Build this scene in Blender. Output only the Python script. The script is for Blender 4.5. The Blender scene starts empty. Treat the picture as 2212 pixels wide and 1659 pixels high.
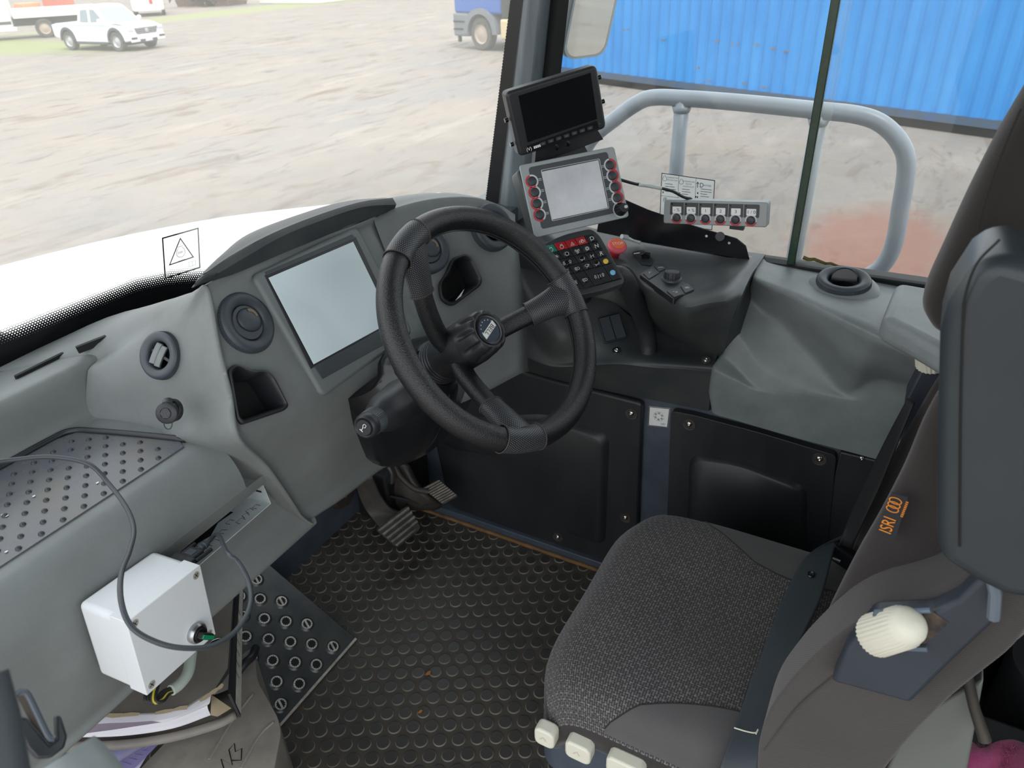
import bpy, bmesh, math, random
import numpy as np
from mathutils import Vector, Matrix
random.seed(4)
S = bpy.context.scene
COL = S.collection
# ------------------------------------------------------------------ camera
IW, IH, FPX = 2212.0, 1659.0, 1588.0
EYE = np.array([0.0, 0.0, 1.5])
RC = np.array([[0.474, -0.464, 0.748], [-0.880, -0.217, 0.423], [-0.034, -0.859, -0.511]])
_c2 = RC[:, 2] / np.linalg.norm(RC[:, 2])
_c0 = RC[:, 0] - _c2 * (RC[:, 0] @ _c2); _c0 /= np.linalg.norm(_c0)
_c1 = np.cross(_c2, _c0)
RC = np.array([_c0, _c1, _c2]).T
cd = bpy.data.cameras.new('camera'); cam = bpy.data.objects.new('camera', cd); COL.objects.link(cam)
cd.sensor_width = 36.0; cd.lens = FPX / IW * 36.0; cd.clip_start = 0.02; cd.clip_end = 400
cam.matrix_world = Matrix(((_c0[0], -_c1[0], -_c2[0], EYE[0]), (_c0[1], -_c1[1], -_c2[1], EYE[1]), (_c0[2], -_c1[2], -_c2[2], EYE[2]), (0, 0, 0, 1)))
cd.dof.use_dof = True; cd.dof.focus_distance = 1.3; cd.dof.aperture_fstop = 9.0
S.camera = cam
# ------------------------------------------------------------------ sky, sun, exposure
S.view_settings.view_transform = 'Standard'; S.view_settings.look = 'None'
S.view_settings.gamma = 1.0; S.view_settings.use_curve_mapping = False
S.view_settings.exposure = 0.36
wd = bpy.data.worlds.new('sky'); S.world = wd; wd.use_nodes = True
nt = wd.node_tree; nt.nodes.clear()
_o = nt.nodes.new('ShaderNodeOutputWorld'); _b = nt.nodes.new('ShaderNodeBackground'); _t = nt.nodes.new('ShaderNodeTexCoord')
_s = nt.nodes.new('ShaderNodeSeparateXYZ'); _r = nt.nodes.new('ShaderNodeValToRGB')
nt.links.new(_t.outputs['Generated'], _s.inputs[0]); nt.links.new(_s.outputs['Z'], _r.inputs[0]); nt.links.new(_r.outputs[0], _b.inputs[0]); nt.links.new(_b.outputs[0], _o.inputs[0])
_r.color_ramp.elements[0].position = 0.0; _r.color_ramp.elements[0].color = (0.97, 0.985, 1.0, 1)
_r.color_ramp.elements[1].position = 1.0; _r.color_ramp.elements[1].color = (0.86, 0.93, 1.0, 1)
_b.inputs[1].default_value = 1.75
sd = bpy.data.lights.new('sun', 'SUN'); sd.energy = 2.0; sd.angle = math.radians(14); sd.color = (1.0, 0.97, 0.92)
so = bpy.data.objects.new('sun', sd); COL.objects.link(so)
so.rotation_euler = Vector((-0.34, -0.36, 0.87)).to_track_quat('Z', 'Y').to_euler()

# ------------------------------------------------------------------ helpers
def V3(a): return np.array(a, float)
def ray(px, py):
    v = RC @ np.array([px - IW / 2, py - IH / 2, FPX]); return v / np.linalg.norm(v)
def T(px, py, d): return EYE + ray(px, py) * d                       # point at a distance along a sight line
def PX(px, py, x): r = ray(px, py); return EYE + r * (x / r[0])
def PY(px, py, y): r = ray(px, py); return EYE + r * (y / r[1])
def PZ(px, py, z): r = ray(px, py); return EYE + r * ((z - EYE[2]) / r[2])
def PP(px, py, o, n): r = ray(px, py); n = V3(n); return EYE + r * (((V3(o) - EYE) @ n) / (r @ n))
def nrm(v): v = V3(v); return v / np.linalg.norm(v)
class Fr:
    """local frame: point(x,y,z) -> world"""
    def __init__(s, o, x, y, z=None):
        s.o = V3(o); s.x = nrm(x); y = V3(y); y = y - s.x * (y @ s.x); s.y = nrm(y); s.z = np.cross(s.x, s.y)
    def p(s, x, y, z=0): return s.o + s.x * x + s.y * y + s.z * z
    def at(s, x, y, z=0): f = Fr(s.p(x, y, z), s.x, s.y); return f
    def rot(s, a):
        c, k = math.cos(a), math.sin(a); return Fr(s.o, s.x * c + s.y * k, s.y * c - s.x * k)
def frame_n(o, n, up=(0, 0, 1)):
    n = nrm(n); x = nrm(np.cross(up, n)); return Fr(o, x, np.cross(n, x))
WF = Fr((0, 0, 0), (1, 0, 0), (0, 1, 0))
def lin(c):
    return tuple((v / 255 / 12.92 if v / 255 <= 0.04045 else ((v / 255 + 0.055) / 1.055) ** 2.4) for v in c)
def cr(P, n):
    """Catmull-Rom through a list of points, n steps per span"""
    P = [V3(p) for p in P]; out = []
    for i in range(len(P) - 1):
        p0 = P[i - 1] if i else 2 * P[0] - P[1]; p1, p2 = P[i], P[i + 1]
        p3 = P[i + 2] if i + 2 < len(P) else 2 * P[-1] - P[-2]
        for k in range(n):
            t = k / n
            out.append(0.5 * (2 * p1 + (p2 - p0) * t + (2 * p0 - 5 * p1 + 4 * p2 - p3) * t * t + (3 * p1 - p0 - 3 * p2 + p3) * t ** 3))
    out.append(P[-1]); return out

class MB:
    def __init__(s): s.v = []; s.f = []; s.m = []; s.uv = {}; s.mi = 0
    def add(s, vs, fs, uvs=None):
        b = len(s.v); s.v += [tuple(p) for p in vs]
        for f in fs:
            if uvs is not None: s.uv[len(s.f)] = [uvs[i] for i in f]
            s.f.append(tuple(b + i for i in f)); s.m.append(s.mi)
        return s
    def box(s, fr, x0, x1, y0, y1, z0, z1):
        c = [fr.p(x, y, z) for z in (z0, z1) for y in (y0, y1) for x in (x0, x1)]
        return s.add(c, [(0, 2, 3, 1), (4, 5, 7, 6), (0, 1, 5, 4), (2, 6, 7, 3), (0, 4, 6, 2), (1, 3, 7, 5)])
    def cbox(s, c, sx, sy, sz, fr=WF):
        return s.box(fr.at(*c), -sx / 2, sx / 2, -sy / 2, sy / 2, -sz / 2, sz / 2)
    def prism(s, pts, fr, z0, z1):
        n = len(pts)
        vs = [fr.p(x, y, z0) for x, y in pts] + [fr.p(x, y, z1) for x, y in pts]
        area = sum(pts[i][0] * pts[(i + 1) % n][1] - pts[(i + 1) % n][0] * pts[i][1] for i in range(n))
        a, b = tuple(range(n)), tuple(range(n, 2 * n))
        if area < 0: a, b = a[::-1], b[::-1]
        fs = [a[::-1], b]
        for i in range(n):
            q = (i, (i + 1) % n, n + (i + 1) % n, n + i)
            fs.append(q if area > 0 else q[::-1])
        return s.add(vs, fs)
    def lathe(s, prof, fr, seg=32, a0=0, a1=2 * math.pi, sx=1, sy=1, wob=None):
        """prof: (r,z) list, turned about the frame's z"""
        full = abs(a1 - a0 - 2 * math.pi) < 1e-6; n = seg if full else seg + 1; vs = []
        for r, z in prof:
            for i in range(n):
                a = a0 + (a1 - a0) * i / seg; rr = r * (wob(a, r, z) if wob else 1)
                vs.append(fr.p(rr * math.cos(a) * sx, rr * math.sin(a) * sy, z))
        fs = []
        for k in range(len(prof) - 1):
            for i in range(seg):
                j = (i + 1) % n if full else i + 1
                fs.append((k * n + i, k * n + j, (k + 1) * n + j, (k + 1) * n + i))
        return s.add(vs, fs)
    def disc(s, fr, r, z=0, seg=24, sx=1, sy=1):
        return s.add([fr.p(r * math.cos(2 * math.pi * i / seg) * sx, r * math.sin(2 * math.pi * i / seg) * sy, z) for i in range(seg)], [tuple(range(seg))])
    def cyl(s, p0, p1, r0, r1=None, seg=20):
        p0, p1 = V3(p0), V3(p1); r1 = r0 if r1 is None else r1; d = p1 - p0
        f = frame_n(p0, d, (0, 0, 1) if abs(nrm(d)[2]) < 0.9 else (1, 0, 0)); L = np.linalg.norm(d)
        return s.lathe([(1e-5, 0), (r0, 0), (r1, L), (1e-5, L)], f, seg)
    def tube(s, path, r, seg=12, caps=True, sx=1.0):
        P = [V3(p) for p in path]; n = len(P); rr = r if isinstance(r, (list, tuple)) else [r] * n; vs = []; u = None
        for i in range(n):
            t = nrm(P[min(i + 1, n - 1)] - P[max(i - 1, 0)])
            if u is None: u = np.cross(t, (0.31, 0.22, 0.93)); u = nrm(u)
            else: u = nrm(u - t * (u @ t))
            w = np.cross(t, u)
            for k in range(seg):
                a = 2 * math.pi * k / seg; vs.append(P[i] + rr[i] * (math.cos(a) * u * sx + math.sin(a) * w))
        fs = [(i * seg + k, i * seg + (k + 1) % seg, (i + 1) * seg + (k + 1) % seg, (i + 1) * seg + k) for i in range(n - 1) for k in range(seg)]
        if caps: fs += [tuple(range(seg))[::-1], tuple(range((n - 1) * seg, n * seg))]
        return s.add(vs, fs)
    def grid(s, rows, flip=False, uvscale=None):
        R = len(rows); Cn = len(rows[0]); vs = [p for r in rows for p in r]; fs = []; uvs = None
        A = np.array([[V3(p) for p in r] for r in rows])
        du = np.concatenate([[0], np.cumsum(np.linalg.norm(np.diff(A, axis=1), axis=2).mean(0))])
        dv = np.concatenate([[0], np.cumsum(np.linalg.norm(np.diff(A, axis=0), axis=2).mean(1))])
        uvs = [(du[j], dv[i]) for i in range(R) for j in range(Cn)]
        for i in range(R - 1):
            for j in range(Cn - 1):
                q = (i * Cn + j, i * Cn + j + 1, (i + 1) * Cn + j + 1, (i + 1) * Cn + j); fs.append(q[::-1] if flip else q)
        return s.add(vs, fs, uvs)
    def surf(s, rows, nu=4, nv=4, flip=False):
        """smooth surface through a net of points"""
        a = [cr(r, nu) for r in rows]; cols = [cr([r[j] for r in a], nv) for j in range(len(a[0]))]
        return s.grid([[c[i] for c in cols] for i in range(len(cols[0]))], flip)
    def poly(s, pts): return s.add(pts, [tuple(range(len(pts)))])
    def build(s, name, mat, parent=None, smooth=True, bevel=0, seg=3, solid=0, sub=0, angle=40, off=-1):
        V = np.array(s.v, float)
        if parent is None: o = np.array([(V[:, 0].min() + V[:, 0].max()) / 2, (V[:, 1].min() + V[:, 1].max()) / 2, V[:, 2].min()])
        else: o = root_loc(parent)
        me = bpy.data.meshes.new(name); me.from_pydata([tuple(p) for p in V - o], [], s.f)
        mats = mat if isinstance(mat, (list, tuple)) else [mat]
        for m in mats: me.materials.append(m)
        if len(mats) > 1: me.polygons.foreach_set('material_index', s.m)
        if s.uv:
            ul = me.uv_layers.new(name='UV')
            for fi, p in enumerate(me.polygons):
                q = s.uv.get(fi)
                if q:
                    for k, li in enumerate(p.loop_indices): ul.data[li].uv = q[k]
        if smooth:
            me.polygons.foreach_set('use_smooth', [True] * len(me.polygons))
            if angle < 180: me.set_sharp_from_angle(angle=math.radians(angle))
        me.update(); ob = bpy.data.objects.new(name, me); COL.objects.link(ob)
        if parent is None: ob.location = o
        else: ob.parent = parent
        if sub:
            m = ob.modifiers.new('sub', 'SUBSURF'); m.levels = sub; m.render_levels = sub
        if solid:
            m = ob.modifiers.new('solid', 'SOLIDIFY'); m.thickness = solid; m.offset = off
        if bevel:
            m = ob.modifiers.new('bevel', 'BEVEL'); m.width = bevel; m.segments = seg; m.limit_method = 'ANGLE'; m.angle_limit = math.radians(25)
            if hasattr(m, 'harden_normals'): m.harden_normals = False
        return ob
def root_loc(o):
    v = np.zeros(3)
    while o is not None: v += V3(o.location); o = o.parent
    return v
def thing(name, label, cat, loc, group=None):
    o = bpy.data.objects.new(name, None); COL.objects.link(o); o.location = tuple(loc); o.empty_display_size = 0.05
    o['label'] = label; o['category'] = cat
    if group: o['group'] = group
    return o
def tag(o, label, cat, group=None):
    o['label'] = label; o['category'] = cat
    if group: o['group'] = group
    return o
def struct(o): o['kind'] = 'structure'; return o
def lab(o, t): o['label'] = t; return o
def cut_hole(ob, fr, poly, depth=0.05, offset_root=None):
    """open a polygonal hole (2d outline in the frame) in a skin"""
    o = Vector(root_loc(ob.parent if ob.parent else ob)); bm = bmesh.new(); bm.from_mesh(ob.data)
    def inside(x, y):
        c = False; n = len(poly)
        for i in range(n):
            (x1, y1), (x2, y2) = poly[i], poly[(i + 1) % n]
            if (y1 > y) != (y2 > y) and x < (x2 - x1) * (y - y1) / (y2 - y1) + x1: c = not c
        return c
    X0, X1 = min(p[0] for p in poly) - .004, max(p[0] for p in poly) + .004; Y0, Y1 = min(p[1] for p in poly) - .004, max(p[1] for p in poly) + .004
    def loc(v): q = np.array(v + o) - fr.o; return q @ fr.x, q @ fr.y, q @ fr.z
    for i in range(len(poly)):
        a, b = poly[i], poly[(i + 1) % len(poly)]; t = np.array([b[0] - a[0], b[1] - a[1]]); nn = fr.x * t[1] - fr.y * t[0]; pt = fr.p(*a)
        sel = []
        for f in bm.faces:
            ls = [loc(v.co) for v in f.verts]
            if max(l[0] for l in ls) > X0 and min(l[0] for l in ls) < X1 and max(l[1] for l in ls) > Y0 and min(l[1] for l in ls) < Y1 and min(abs(l[2]) for l in ls) < depth: sel.append(f)
        g = list({v for f in sel for v in f.verts}) + list({e for f in sel for e in f.edges}) + sel
        bmesh.ops.bisect_plane(bm, geom=g, plane_co=Vector(pt) - o, plane_no=Vector(nrm(nn)), dist=1e-6)
    dead = []
    for f in bm.faces:
        l = loc(f.calc_center_median())
        if abs(l[2]) < depth and inside(l[0], l[1]): dead.append(f)
    bmesh.ops.delete(bm, geom=dead, context='FACES'); bm.to_mesh(ob.data); bm.free(); ob.data.update()
_txt = {}
def text_geo(s, spacing=1.0):
    """outline letters as flat polygons, cap height ~1"""
    if s in _txt: return _txt[s]
    cu = bpy.data.curves.new('t', 'FONT'); cu.body = s; cu.size = 1.4; cu.align_x = 'CENTER'; cu.align_y = 'CENTER'; cu.resolution_u = 3; cu.space_character = spacing
    ob = bpy.data.objects.new('t', cu); COL.objects.link(ob)
    dg = bpy.context.evaluated_depsgraph_get(); me = ob.evaluated_get(dg).to_mesh()
    vs = [tuple(v.co) for v in me.vertices]; fs = [tuple(p.vertices) for p in me.polygons]
    ob.evaluated_get(dg).to_mesh_clear(); bpy.data.objects.remove(ob); bpy.data.curves.remove(cu)
    _txt[s] = (vs, fs); return vs, fs
def put_text(mb, s, fr, h, z=0.0006, wx=1.0):
    vs, fs = text_geo(s); mb.add([fr.p(v[0] * h * wx, v[1] * h, z) for v in vs], fs); return mb
def rrect(w, h, r, n=5):
    pts = []
    for cx, cy, a in ((w / 2 - r, h / 2 - r, 0), (-w / 2 + r, h / 2 - r, 90), (-w / 2 + r, -h / 2 + r, 180), (w / 2 - r, -h / 2 + r, 270)):
        for k in range(n + 1):
            t = math.radians(a + 90 * k / n); pts.append((cx + r * math.cos(t), cy + r * math.sin(t)))
    return pts
def ringpoly(mb, outer, inner, fr, z):
    n = len(outer); mb.add([fr.p(x, y, z) for x, y in outer] + [fr.p(x, y, z) for x, y in inner], [(i, (i + 1) % n, n + (i + 1) % n, n + i) for i in range(n)]); return mb
def stroke(mb, pts, w, fr, z=0.0006, closed=False):
    """flat line of width w along 2d points"""
    P = [V3((x, y, 0)) for x, y in pts]; n = len(P); L = []
    for i in range(n):
        a = P[(i - 1) % n] if (closed or i) else P[i]; b = P[(i + 1) % n] if (closed or i < n - 1) else P[i]
        t = b - a; t = t / (np.linalg.norm(t) + 1e-12); q = V3((-t[1], t[0], 0)) * w / 2; L.append((P[i] - q, P[i] + q))
    vs = [fr.p(p[0], p[1], z) for pr in L for p in pr]; m = n if closed else n - 1
    mb.add(vs, [(2 * i, 2 * ((i + 1) % n), 2 * ((i + 1) % n) + 1, 2 * i + 1) for i in range(m)]); return mb

# ------------------------------------------------------------------ materials
def mat(name, c, rough=0.5, metal=0.0, c2=None, nscale=6.0, namt=0.6, bump=0.0, bscale=400.0, btype='NOISE', spec=0.5, coat=0.0, stretch=None, rvar=0.0, sheen=0.0, detail=6.0):
    m = bpy.data.materials.new(name); m.use_nodes = True; t = m.node_tree; b = t.nodes['Principled BSDF']; L = t.links.new
    b.inputs['Base Color'].default_value = (*lin(c), 1); b.inputs['Roughness'].default_value = rough; b.inputs['Metallic'].default_value = metal
    b.inputs['Specular IOR Level'].default_value = spec; b.inputs['Coat Weight'].default_value = coat
    if sheen: b.inputs['Sheen Weight'].default_value = sheen
    tc = t.nodes.new('ShaderNodeTexCoord'); src = tc.outputs['Object']
    if stretch:
        mp = t.nodes.new('ShaderNodeMapping'); mp.inputs['Scale'].default_value = stretch; L(src, mp.inputs['Vector']); srcn = mp.outputs[0]
    else: srcn = src
    if c2 is not None:
        n = t.nodes.new('ShaderNodeTexNoise'); n.inputs['Scale'].default_value = nscale; n.inputs['Detail'].default_value = detail; n.inputs['Roughness'].default_value = 0.62; L(srcn, n.inputs['Vector'])
        r = t.nodes.new('ShaderNodeValToRGB'); r.color_ramp.elements[0].position = 0.5 - 0.25 * namt; r.color_ramp.elements[1].position = 0.5 + 0.25 * namt
        r.color_ramp.elements[0].color = (*lin(c), 1); r.color_ramp.elements[1].color = (*lin(c2), 1); L(n.outputs['Fac'], r.inputs[0]); L(r.outputs[0], b.inputs['Base Color'])
        if rvar:
            mr = t.nodes.new('ShaderNodeMapRange'); mr.inputs['To Min'].default_value = rough - rvar; mr.inputs['To Max'].default_value = rough + rvar; L(n.outputs['Fac'], mr.inputs['Value']); L(mr.outputs[0], b.inputs['Roughness'])
    if bump:
        if btype == 'VORONOI':
            n2 = t.nodes.new('ShaderNodeTexVoronoi'); n2.inputs['Scale'].default_value = bscale; out = n2.outputs['Distance']
        else:
            n2 = t.nodes.new('ShaderNodeTexNoise'); n2.inputs['Scale'].default_value = bscale; n2.inputs['Detail'].default_value = 2.0; out = n2.outputs['Fac']
        L(src, n2.inputs['Vector']); bp = t.nodes.new('ShaderNodeBump'); bp.inputs['Strength'].default_value = bump; bp.inputs['Distance'].default_value = 0.001
        L(out, bp.inputs['Height']); L(bp.outputs[0], b.inputs['Normal'])
    return m
def glass_mat(name, tint=(1, 1, 1), refl=1.0, dust=0.0, dustcol=(235, 235, 225), trans=0.7):
    m = bpy.data.materials.new(name); m.use_nodes = True; t = m.node_tree; t.nodes.clear(); L = t.links.new
    o = t.nodes.new('ShaderNodeOutputMaterial'); tr = t.nodes.new('ShaderNodeBsdfTransparent'); gl = t.nodes.new('ShaderNodeBsdfGlossy'); mx = t.nodes.new('ShaderNodeMixShader'); fr = t.nodes.new('ShaderNodeFresnel')
    tr.inputs[0].default_value = (*tint, 1); gl.inputs['Roughness'].default_value = 0.02; fr.inputs[0].default_value = 1.45
    mu = t.nodes.new('ShaderNodeMath'); mu.operation = 'MULTIPLY'; mu.inputs[1].default_value = refl; L(fr.outputs[0], mu.inputs[0])
    L(mu.outputs[0], mx.inputs[0]); L(tr.outputs[0], mx.inputs[1]); L(gl.outputs[0], mx.inputs[2]); last = mx.outputs[0]
    if dust:
        df = t.nodes.new('ShaderNodeBsdfDiffuse'); tl = t.nodes.new('ShaderNodeBsdfTranslucent'); m1 = t.nodes.new('ShaderNodeMixShader'); m2 = t.nodes.new('ShaderNodeMixShader')
        df.inputs[0].default_value = (*lin(dustcol), 1); m1w = trans; tl.inputs[0].default_value = (*lin(dustcol), 1); m1.inputs[0].default_value = m1w; L(df.outputs[0], m1.inputs[1]); L(tl.outputs[0], m1.inputs[2])
        m2.inputs[0].default_value = dust; L(last, m2.inputs[1]); L(m1.outputs[0], m2.inputs[2]); last = m2.outputs[0]
    L(last, o.inputs[0]); return m
M = {}
M['grey'] = mat('moulded_grey_plastic', (124, 129, 128), 0.45, c2=(110, 114, 113), nscale=5, bump=0.25, bscale=900, spec=0.4)
M['greylight'] = mat('light_grey_plastic', (136, 143, 144), 0.44, c2=(118, 125, 125), nscale=8, bump=0.2, bscale=900, spec=0.4)
M['bezel'] = mat('bezel_grey_plastic', (112, 119, 119), 0.5, bump=0.15, bscale=1200)
M['darkstrip'] = mat('dark_grey_strip', (62, 68, 72), 0.5)
M['blackplastic'] = mat('black_plastic', (30, 33, 37), 0.42, c2=(38, 40, 44), nscale=14, bump=0.12, bscale=1100)
M['console'] = mat('charcoal_console_plastic', (56, 61, 65), 0.44, c2=(72, 75, 74), nscale=9, bump=0.3, bscale=800, spec=0.45)
M['panelblack'] = mat('black_door_card', (27, 30, 33), 0.42, c2=(46, 48, 49), nscale=9, namt=1.0, bump=0.15, bscale=700, stretch=(1, 1, 0.35), rvar=0.08)
M['gloss'] = mat('gloss_black_plastic', (22, 24, 28), 0.22, spec=0.5)
M['slate'] = mat('slate_blue_paint', (74, 83, 94), 0.42, c2=(62, 70, 80), nscale=12)
M['vent'] = mat('vent_dark_plastic', (62, 69, 76), 0.45, bump=0.1, bscale=1200)
M['hole'] = mat('black_recess', (6, 7, 8), 0.7)
M['leather'] = mat('black_leather', (22, 24, 27), 0.34, bump=0.5, bscale=780, btype='VORONOI', spec=0.6)
M['leatherdot'] = mat('perforated_leather', (30, 33, 37), 0.45, bump=0.2, bscale=900, spec=0.5)
M['metal'] = mat('steel', (176, 178, 178), 0.3, 1.0)
M['chrome'] = mat('bright_steel', (210, 212, 212), 0.16, 1.0)
M['galv'] = mat('galvanised_sheet', (214, 222, 224), 0.45, 0.1, c2=(196, 203, 204), nscale=30)
M['brushed'] = mat('worn_pedal_metal', (150, 148, 142), 0.36, 0.8, c2=(104, 101, 96), nscale=25, rvar=0.1)
M['brightrim'] = mat('bright_punched_rim', (206, 203, 196), 0.4, 0.15, c2=(160, 156, 148), nscale=60)
M['pedalarm'] = mat('dusty_black_steel', (50, 49, 47), 0.55, 0.2, c2=(70, 64, 56), nscale=20)
M['white'] = mat('white_abs', (222, 226, 228), 0.42, c2=(214, 218, 221), nscale=3)
M['cream'] = mat('cream_plastic', (214, 212, 196), 0.4)
M['red'] = mat('red_key', (176, 36, 44), 0.4)
M['ringred'] = mat('red_ring_print', (190, 34, 48), 0.45)
M['ringgrey'] = mat('pale_ring_print', (188, 196, 196), 0.45)
M['green'] = mat('green_key', (30, 132, 108), 0.4)
M['greenknob'] = mat('green_knob', (12, 128, 84), 0.25)
M['key'] = mat('key_black_rubber', (38, 41, 46), 0.4)
M['print'] = mat('white_print', (226, 228, 222), 0.5)
M['ink'] = mat('black_ink', (14, 15, 18), 0.5)
M['yellow'] = mat('yellow_dot', (226, 192, 60), 0.4)
M['blue'] = mat('blue_dot', (120, 190, 226), 0.4)
M['stopred'] = mat('pink_red_mushroom', (232, 100, 116), 0.35, spec=0.4)
M['stoporange'] = mat('orange_red_cap', (240, 104, 52), 0.35)
M['silver'] = mat('silver_fascia', (150, 156, 158), 0.45, 0.25)
M['fascia'] = mat('charcoal_fascia', (62, 65, 68), 0.45)
M['button'] = mat('grey_button', (50, 54, 58), 0.45)
M['scrgrey'] = mat('screen_off_grey_reflection', (186, 189, 195), 0.12, spec=0.6, c2=(206, 208, 212), nscale=14)  # patchy reflections on the dead terminal screen put into its colour
M['screen'] = mat('screen_off_pale_reflection', (222, 238, 243), 0.14, spec=0.8)  # windscreen reflection put into the display's pale base colour
M['scrblack'] = mat('screen_off_black', (14, 16, 18), 0.18)
M['cable'] = mat('grey_cable', (62, 67, 72), 0.4)
M['cableblack'] = mat('black_cable', (26, 27, 29), 0.45)
M['sticker'] = mat('white_sticker', (232, 234, 232), 0.45)
M['rail'] = mat('grey_painted_rail', (134, 143, 152), 0.4, c2=(124, 132, 140), nscale=8)
M['paint'] = mat('white_paint', (238, 239, 238), 0.3, coat=0.4)
M['tyre'] = mat('tyre_rubber', (66, 66, 66), 0.8, c2=(96, 92, 86), nscale=6)
M['dglass'] = mat('dark_car_glass', (120, 134, 140), 0.08, spec=0.8)
# ================================================================== cab shell (setting)
WX = 1.427          # right lower wall
def floor_mats():
    base = mat('rubber_floor_base', (50, 48, 45), 0.55, c2=(92, 86, 76), nscale=4.5, namt=1.4, bump=0.3, bscale=200, rvar=0.12)
    top = mat('rubber_stud_top', (47, 48, 48), 0.42, c2=(74, 71, 65), nscale=5, namt=1.0, rvar=0.12)
    side = mat('dusty_stud_rim', (140, 134, 121), 0.75, c2=(70, 67, 62), nscale=8, namt=1.0)
    return [base, top, side]
fl = MB(); fl.add([(0.15, -0.75, 0), (1.5, -0.75, 0), (1.5, 1.5, 0), (0.15, 1.5, 0)], [(0, 1, 2, 3)])
p = 0.0415; r0 = 0.0150; row = 0
y = -0.35
while y < 1.31:
    x = 0.40 + (p / 2 if row % 2 else 0)
    while x < 1.425:
        if not (x < 0.52 and y < 0.6):
            f = Fr((x, y, 0), (1, 0, 0), (0, 1, 0)); n0 = 18
            fl.mi = 2; fl.lathe([(r0 + 0.0006, 0.0001), (r0, 0.0022), (r0 - 0.0013, 0.0026)], f, n0)
            fl.mi = 1; fl.disc(f, r0 - 0.0013, 0.0026, n0)
        x += p
    y += p * 0.866; row += 1
struct(fl.build('floor', floor_mats(), angle=60))
# front bulkhead below the dash, right wall, rear wall, roof
b = MB(); b.box(WF, 0.15, 1.50, 1.308, 1.33, 0, 0.90); struct(b.build('wall_front', M['slate']))
b = MB(); b.box(WF, WX + 0.012, 1.56, -0.75, 1.31, 0.0, 0.60); b.box(WF, 1.535, 1.575, -0.75, 0.92, 0.60, 0.905)
b.box(WF, 1.44, 1.59, 0.80, 0.93, 0.60, 0.98); struct(b.build('wall_right', M['slate'], bevel=0.002))
b = MB(); b.box(WF, 0.2, 1.6, -0.80, -0.75, -0.02, 1.05); struct(b.build('wall_back', M['panelblack'], bevel=0.01))
b = MB(); b.box(WF, -0.42, 1.62, -0.82, 1.18, 2.02, 2.08); struct(b.build('ceiling', M['greylight'], bevel=0.01))  # extra overhang added past the door side to keep sun out of the cab
# floor edge angle, rusty line
b = MB(); b.box(WF, WX - 0.022, WX + 0.012, 0.30, 1.30, 0.0, 0.030); struct(b.build('trim_1', M['slate'], bevel=0.003))
mrust = mat('rusty_edge', (150, 108, 60), 0.8, c2=(70, 58, 46), nscale=16, namt=1.0)
b = MB(); b.tube([(WX - 0.026, y_, 0.004) for y_ in np.linspace(0.30, 1.20, 30)], 0.006, 8); struct(b.build('trim_2', mrust))
# pillar between the two lower panels is the wall itself; A pillar
ap = MB()
def PXl(px0, px1, x, z):      # edge seen from px0 (image row 405) to px1 (row 0), in the plane x
    q0, q1 = PX(px0, 405, x), PX(px1, 0, x); k = (z - q0[2]) / (q1[2] - q0[2]); return tuple(q0 + (q1 - q0) * k)
pz_ = (0.60, 1.0, 1.4, 1.7, 2.03)
edges = ((1072, 1122, 1.515), (1070, 1118, 1.490), (1098, 1142, 1.470), (1128, 1168, 1.475), (1148, 1190, 1.505), (1150, 1192, 1.54))
rows = [[PXl(a_, b_, x, z) for a_, b_, x in edges] for z in pz_]
ap.grid(rows, flip=True); struct(ap.build('trim_3', mat('pillar_grey_paint', (112, 122, 127), 0.3, c2=(88, 97, 103), nscale=6, stretch=(4, 4, 0.4)), angle=25, bevel=0.004))
ap = MB()                                            # black seal of the side pane, along the pillar
edges = ((1146, 1188, 1.507), (1165, 1205, 1.500), (1184, 1229, 1.525), (1184, 1229, 1.56))
ap.grid([[PXl(a_, b_, x, z) for a_, b_, x in edges] for z in (0.90, 1.2, 1.5, 2.03)], flip=True); struct(ap.build('trim_4', M['hole'], angle=30))
# windscreen: curved pane from the left to the pillar
def ws_base(t):      # plan curve
    pts = [(-0.1, 1.30), (0.45, 1.285), (0.85, 1.262), (1.10, 1.215), (1.30, 1.110), (1.42, 0.99), (1.485, 0.90), (1.502, 0.850)]
    return pts
wsb = cr([(x, y, 0) for x, y in ws_base(0)], 6)
zb = lambda x: 0.925 - 0.10 * min(1, max(0, (x - 0.82)) / 0.35)
def ws_row(h):       # h above the base, pane leans back towards the roof
    return [(p_[0], p_[1] - 0.165 * h * (0.6 + 0.4 * min(1, max(0, (1.5 - p_[0]) / 0.6))), zb(p_[0]) + h) for p_ in wsb]
WROWS = [ws_row(h) for h in (-0.02, 0.3, 0.6, 0.9, 1.12)]
g = MB(); g.grid(WROWS); struct(g.build('window_1', glass_mat('dusty_windscreen_glass', refl=0.5, dust=0.25), angle=180))
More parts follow.
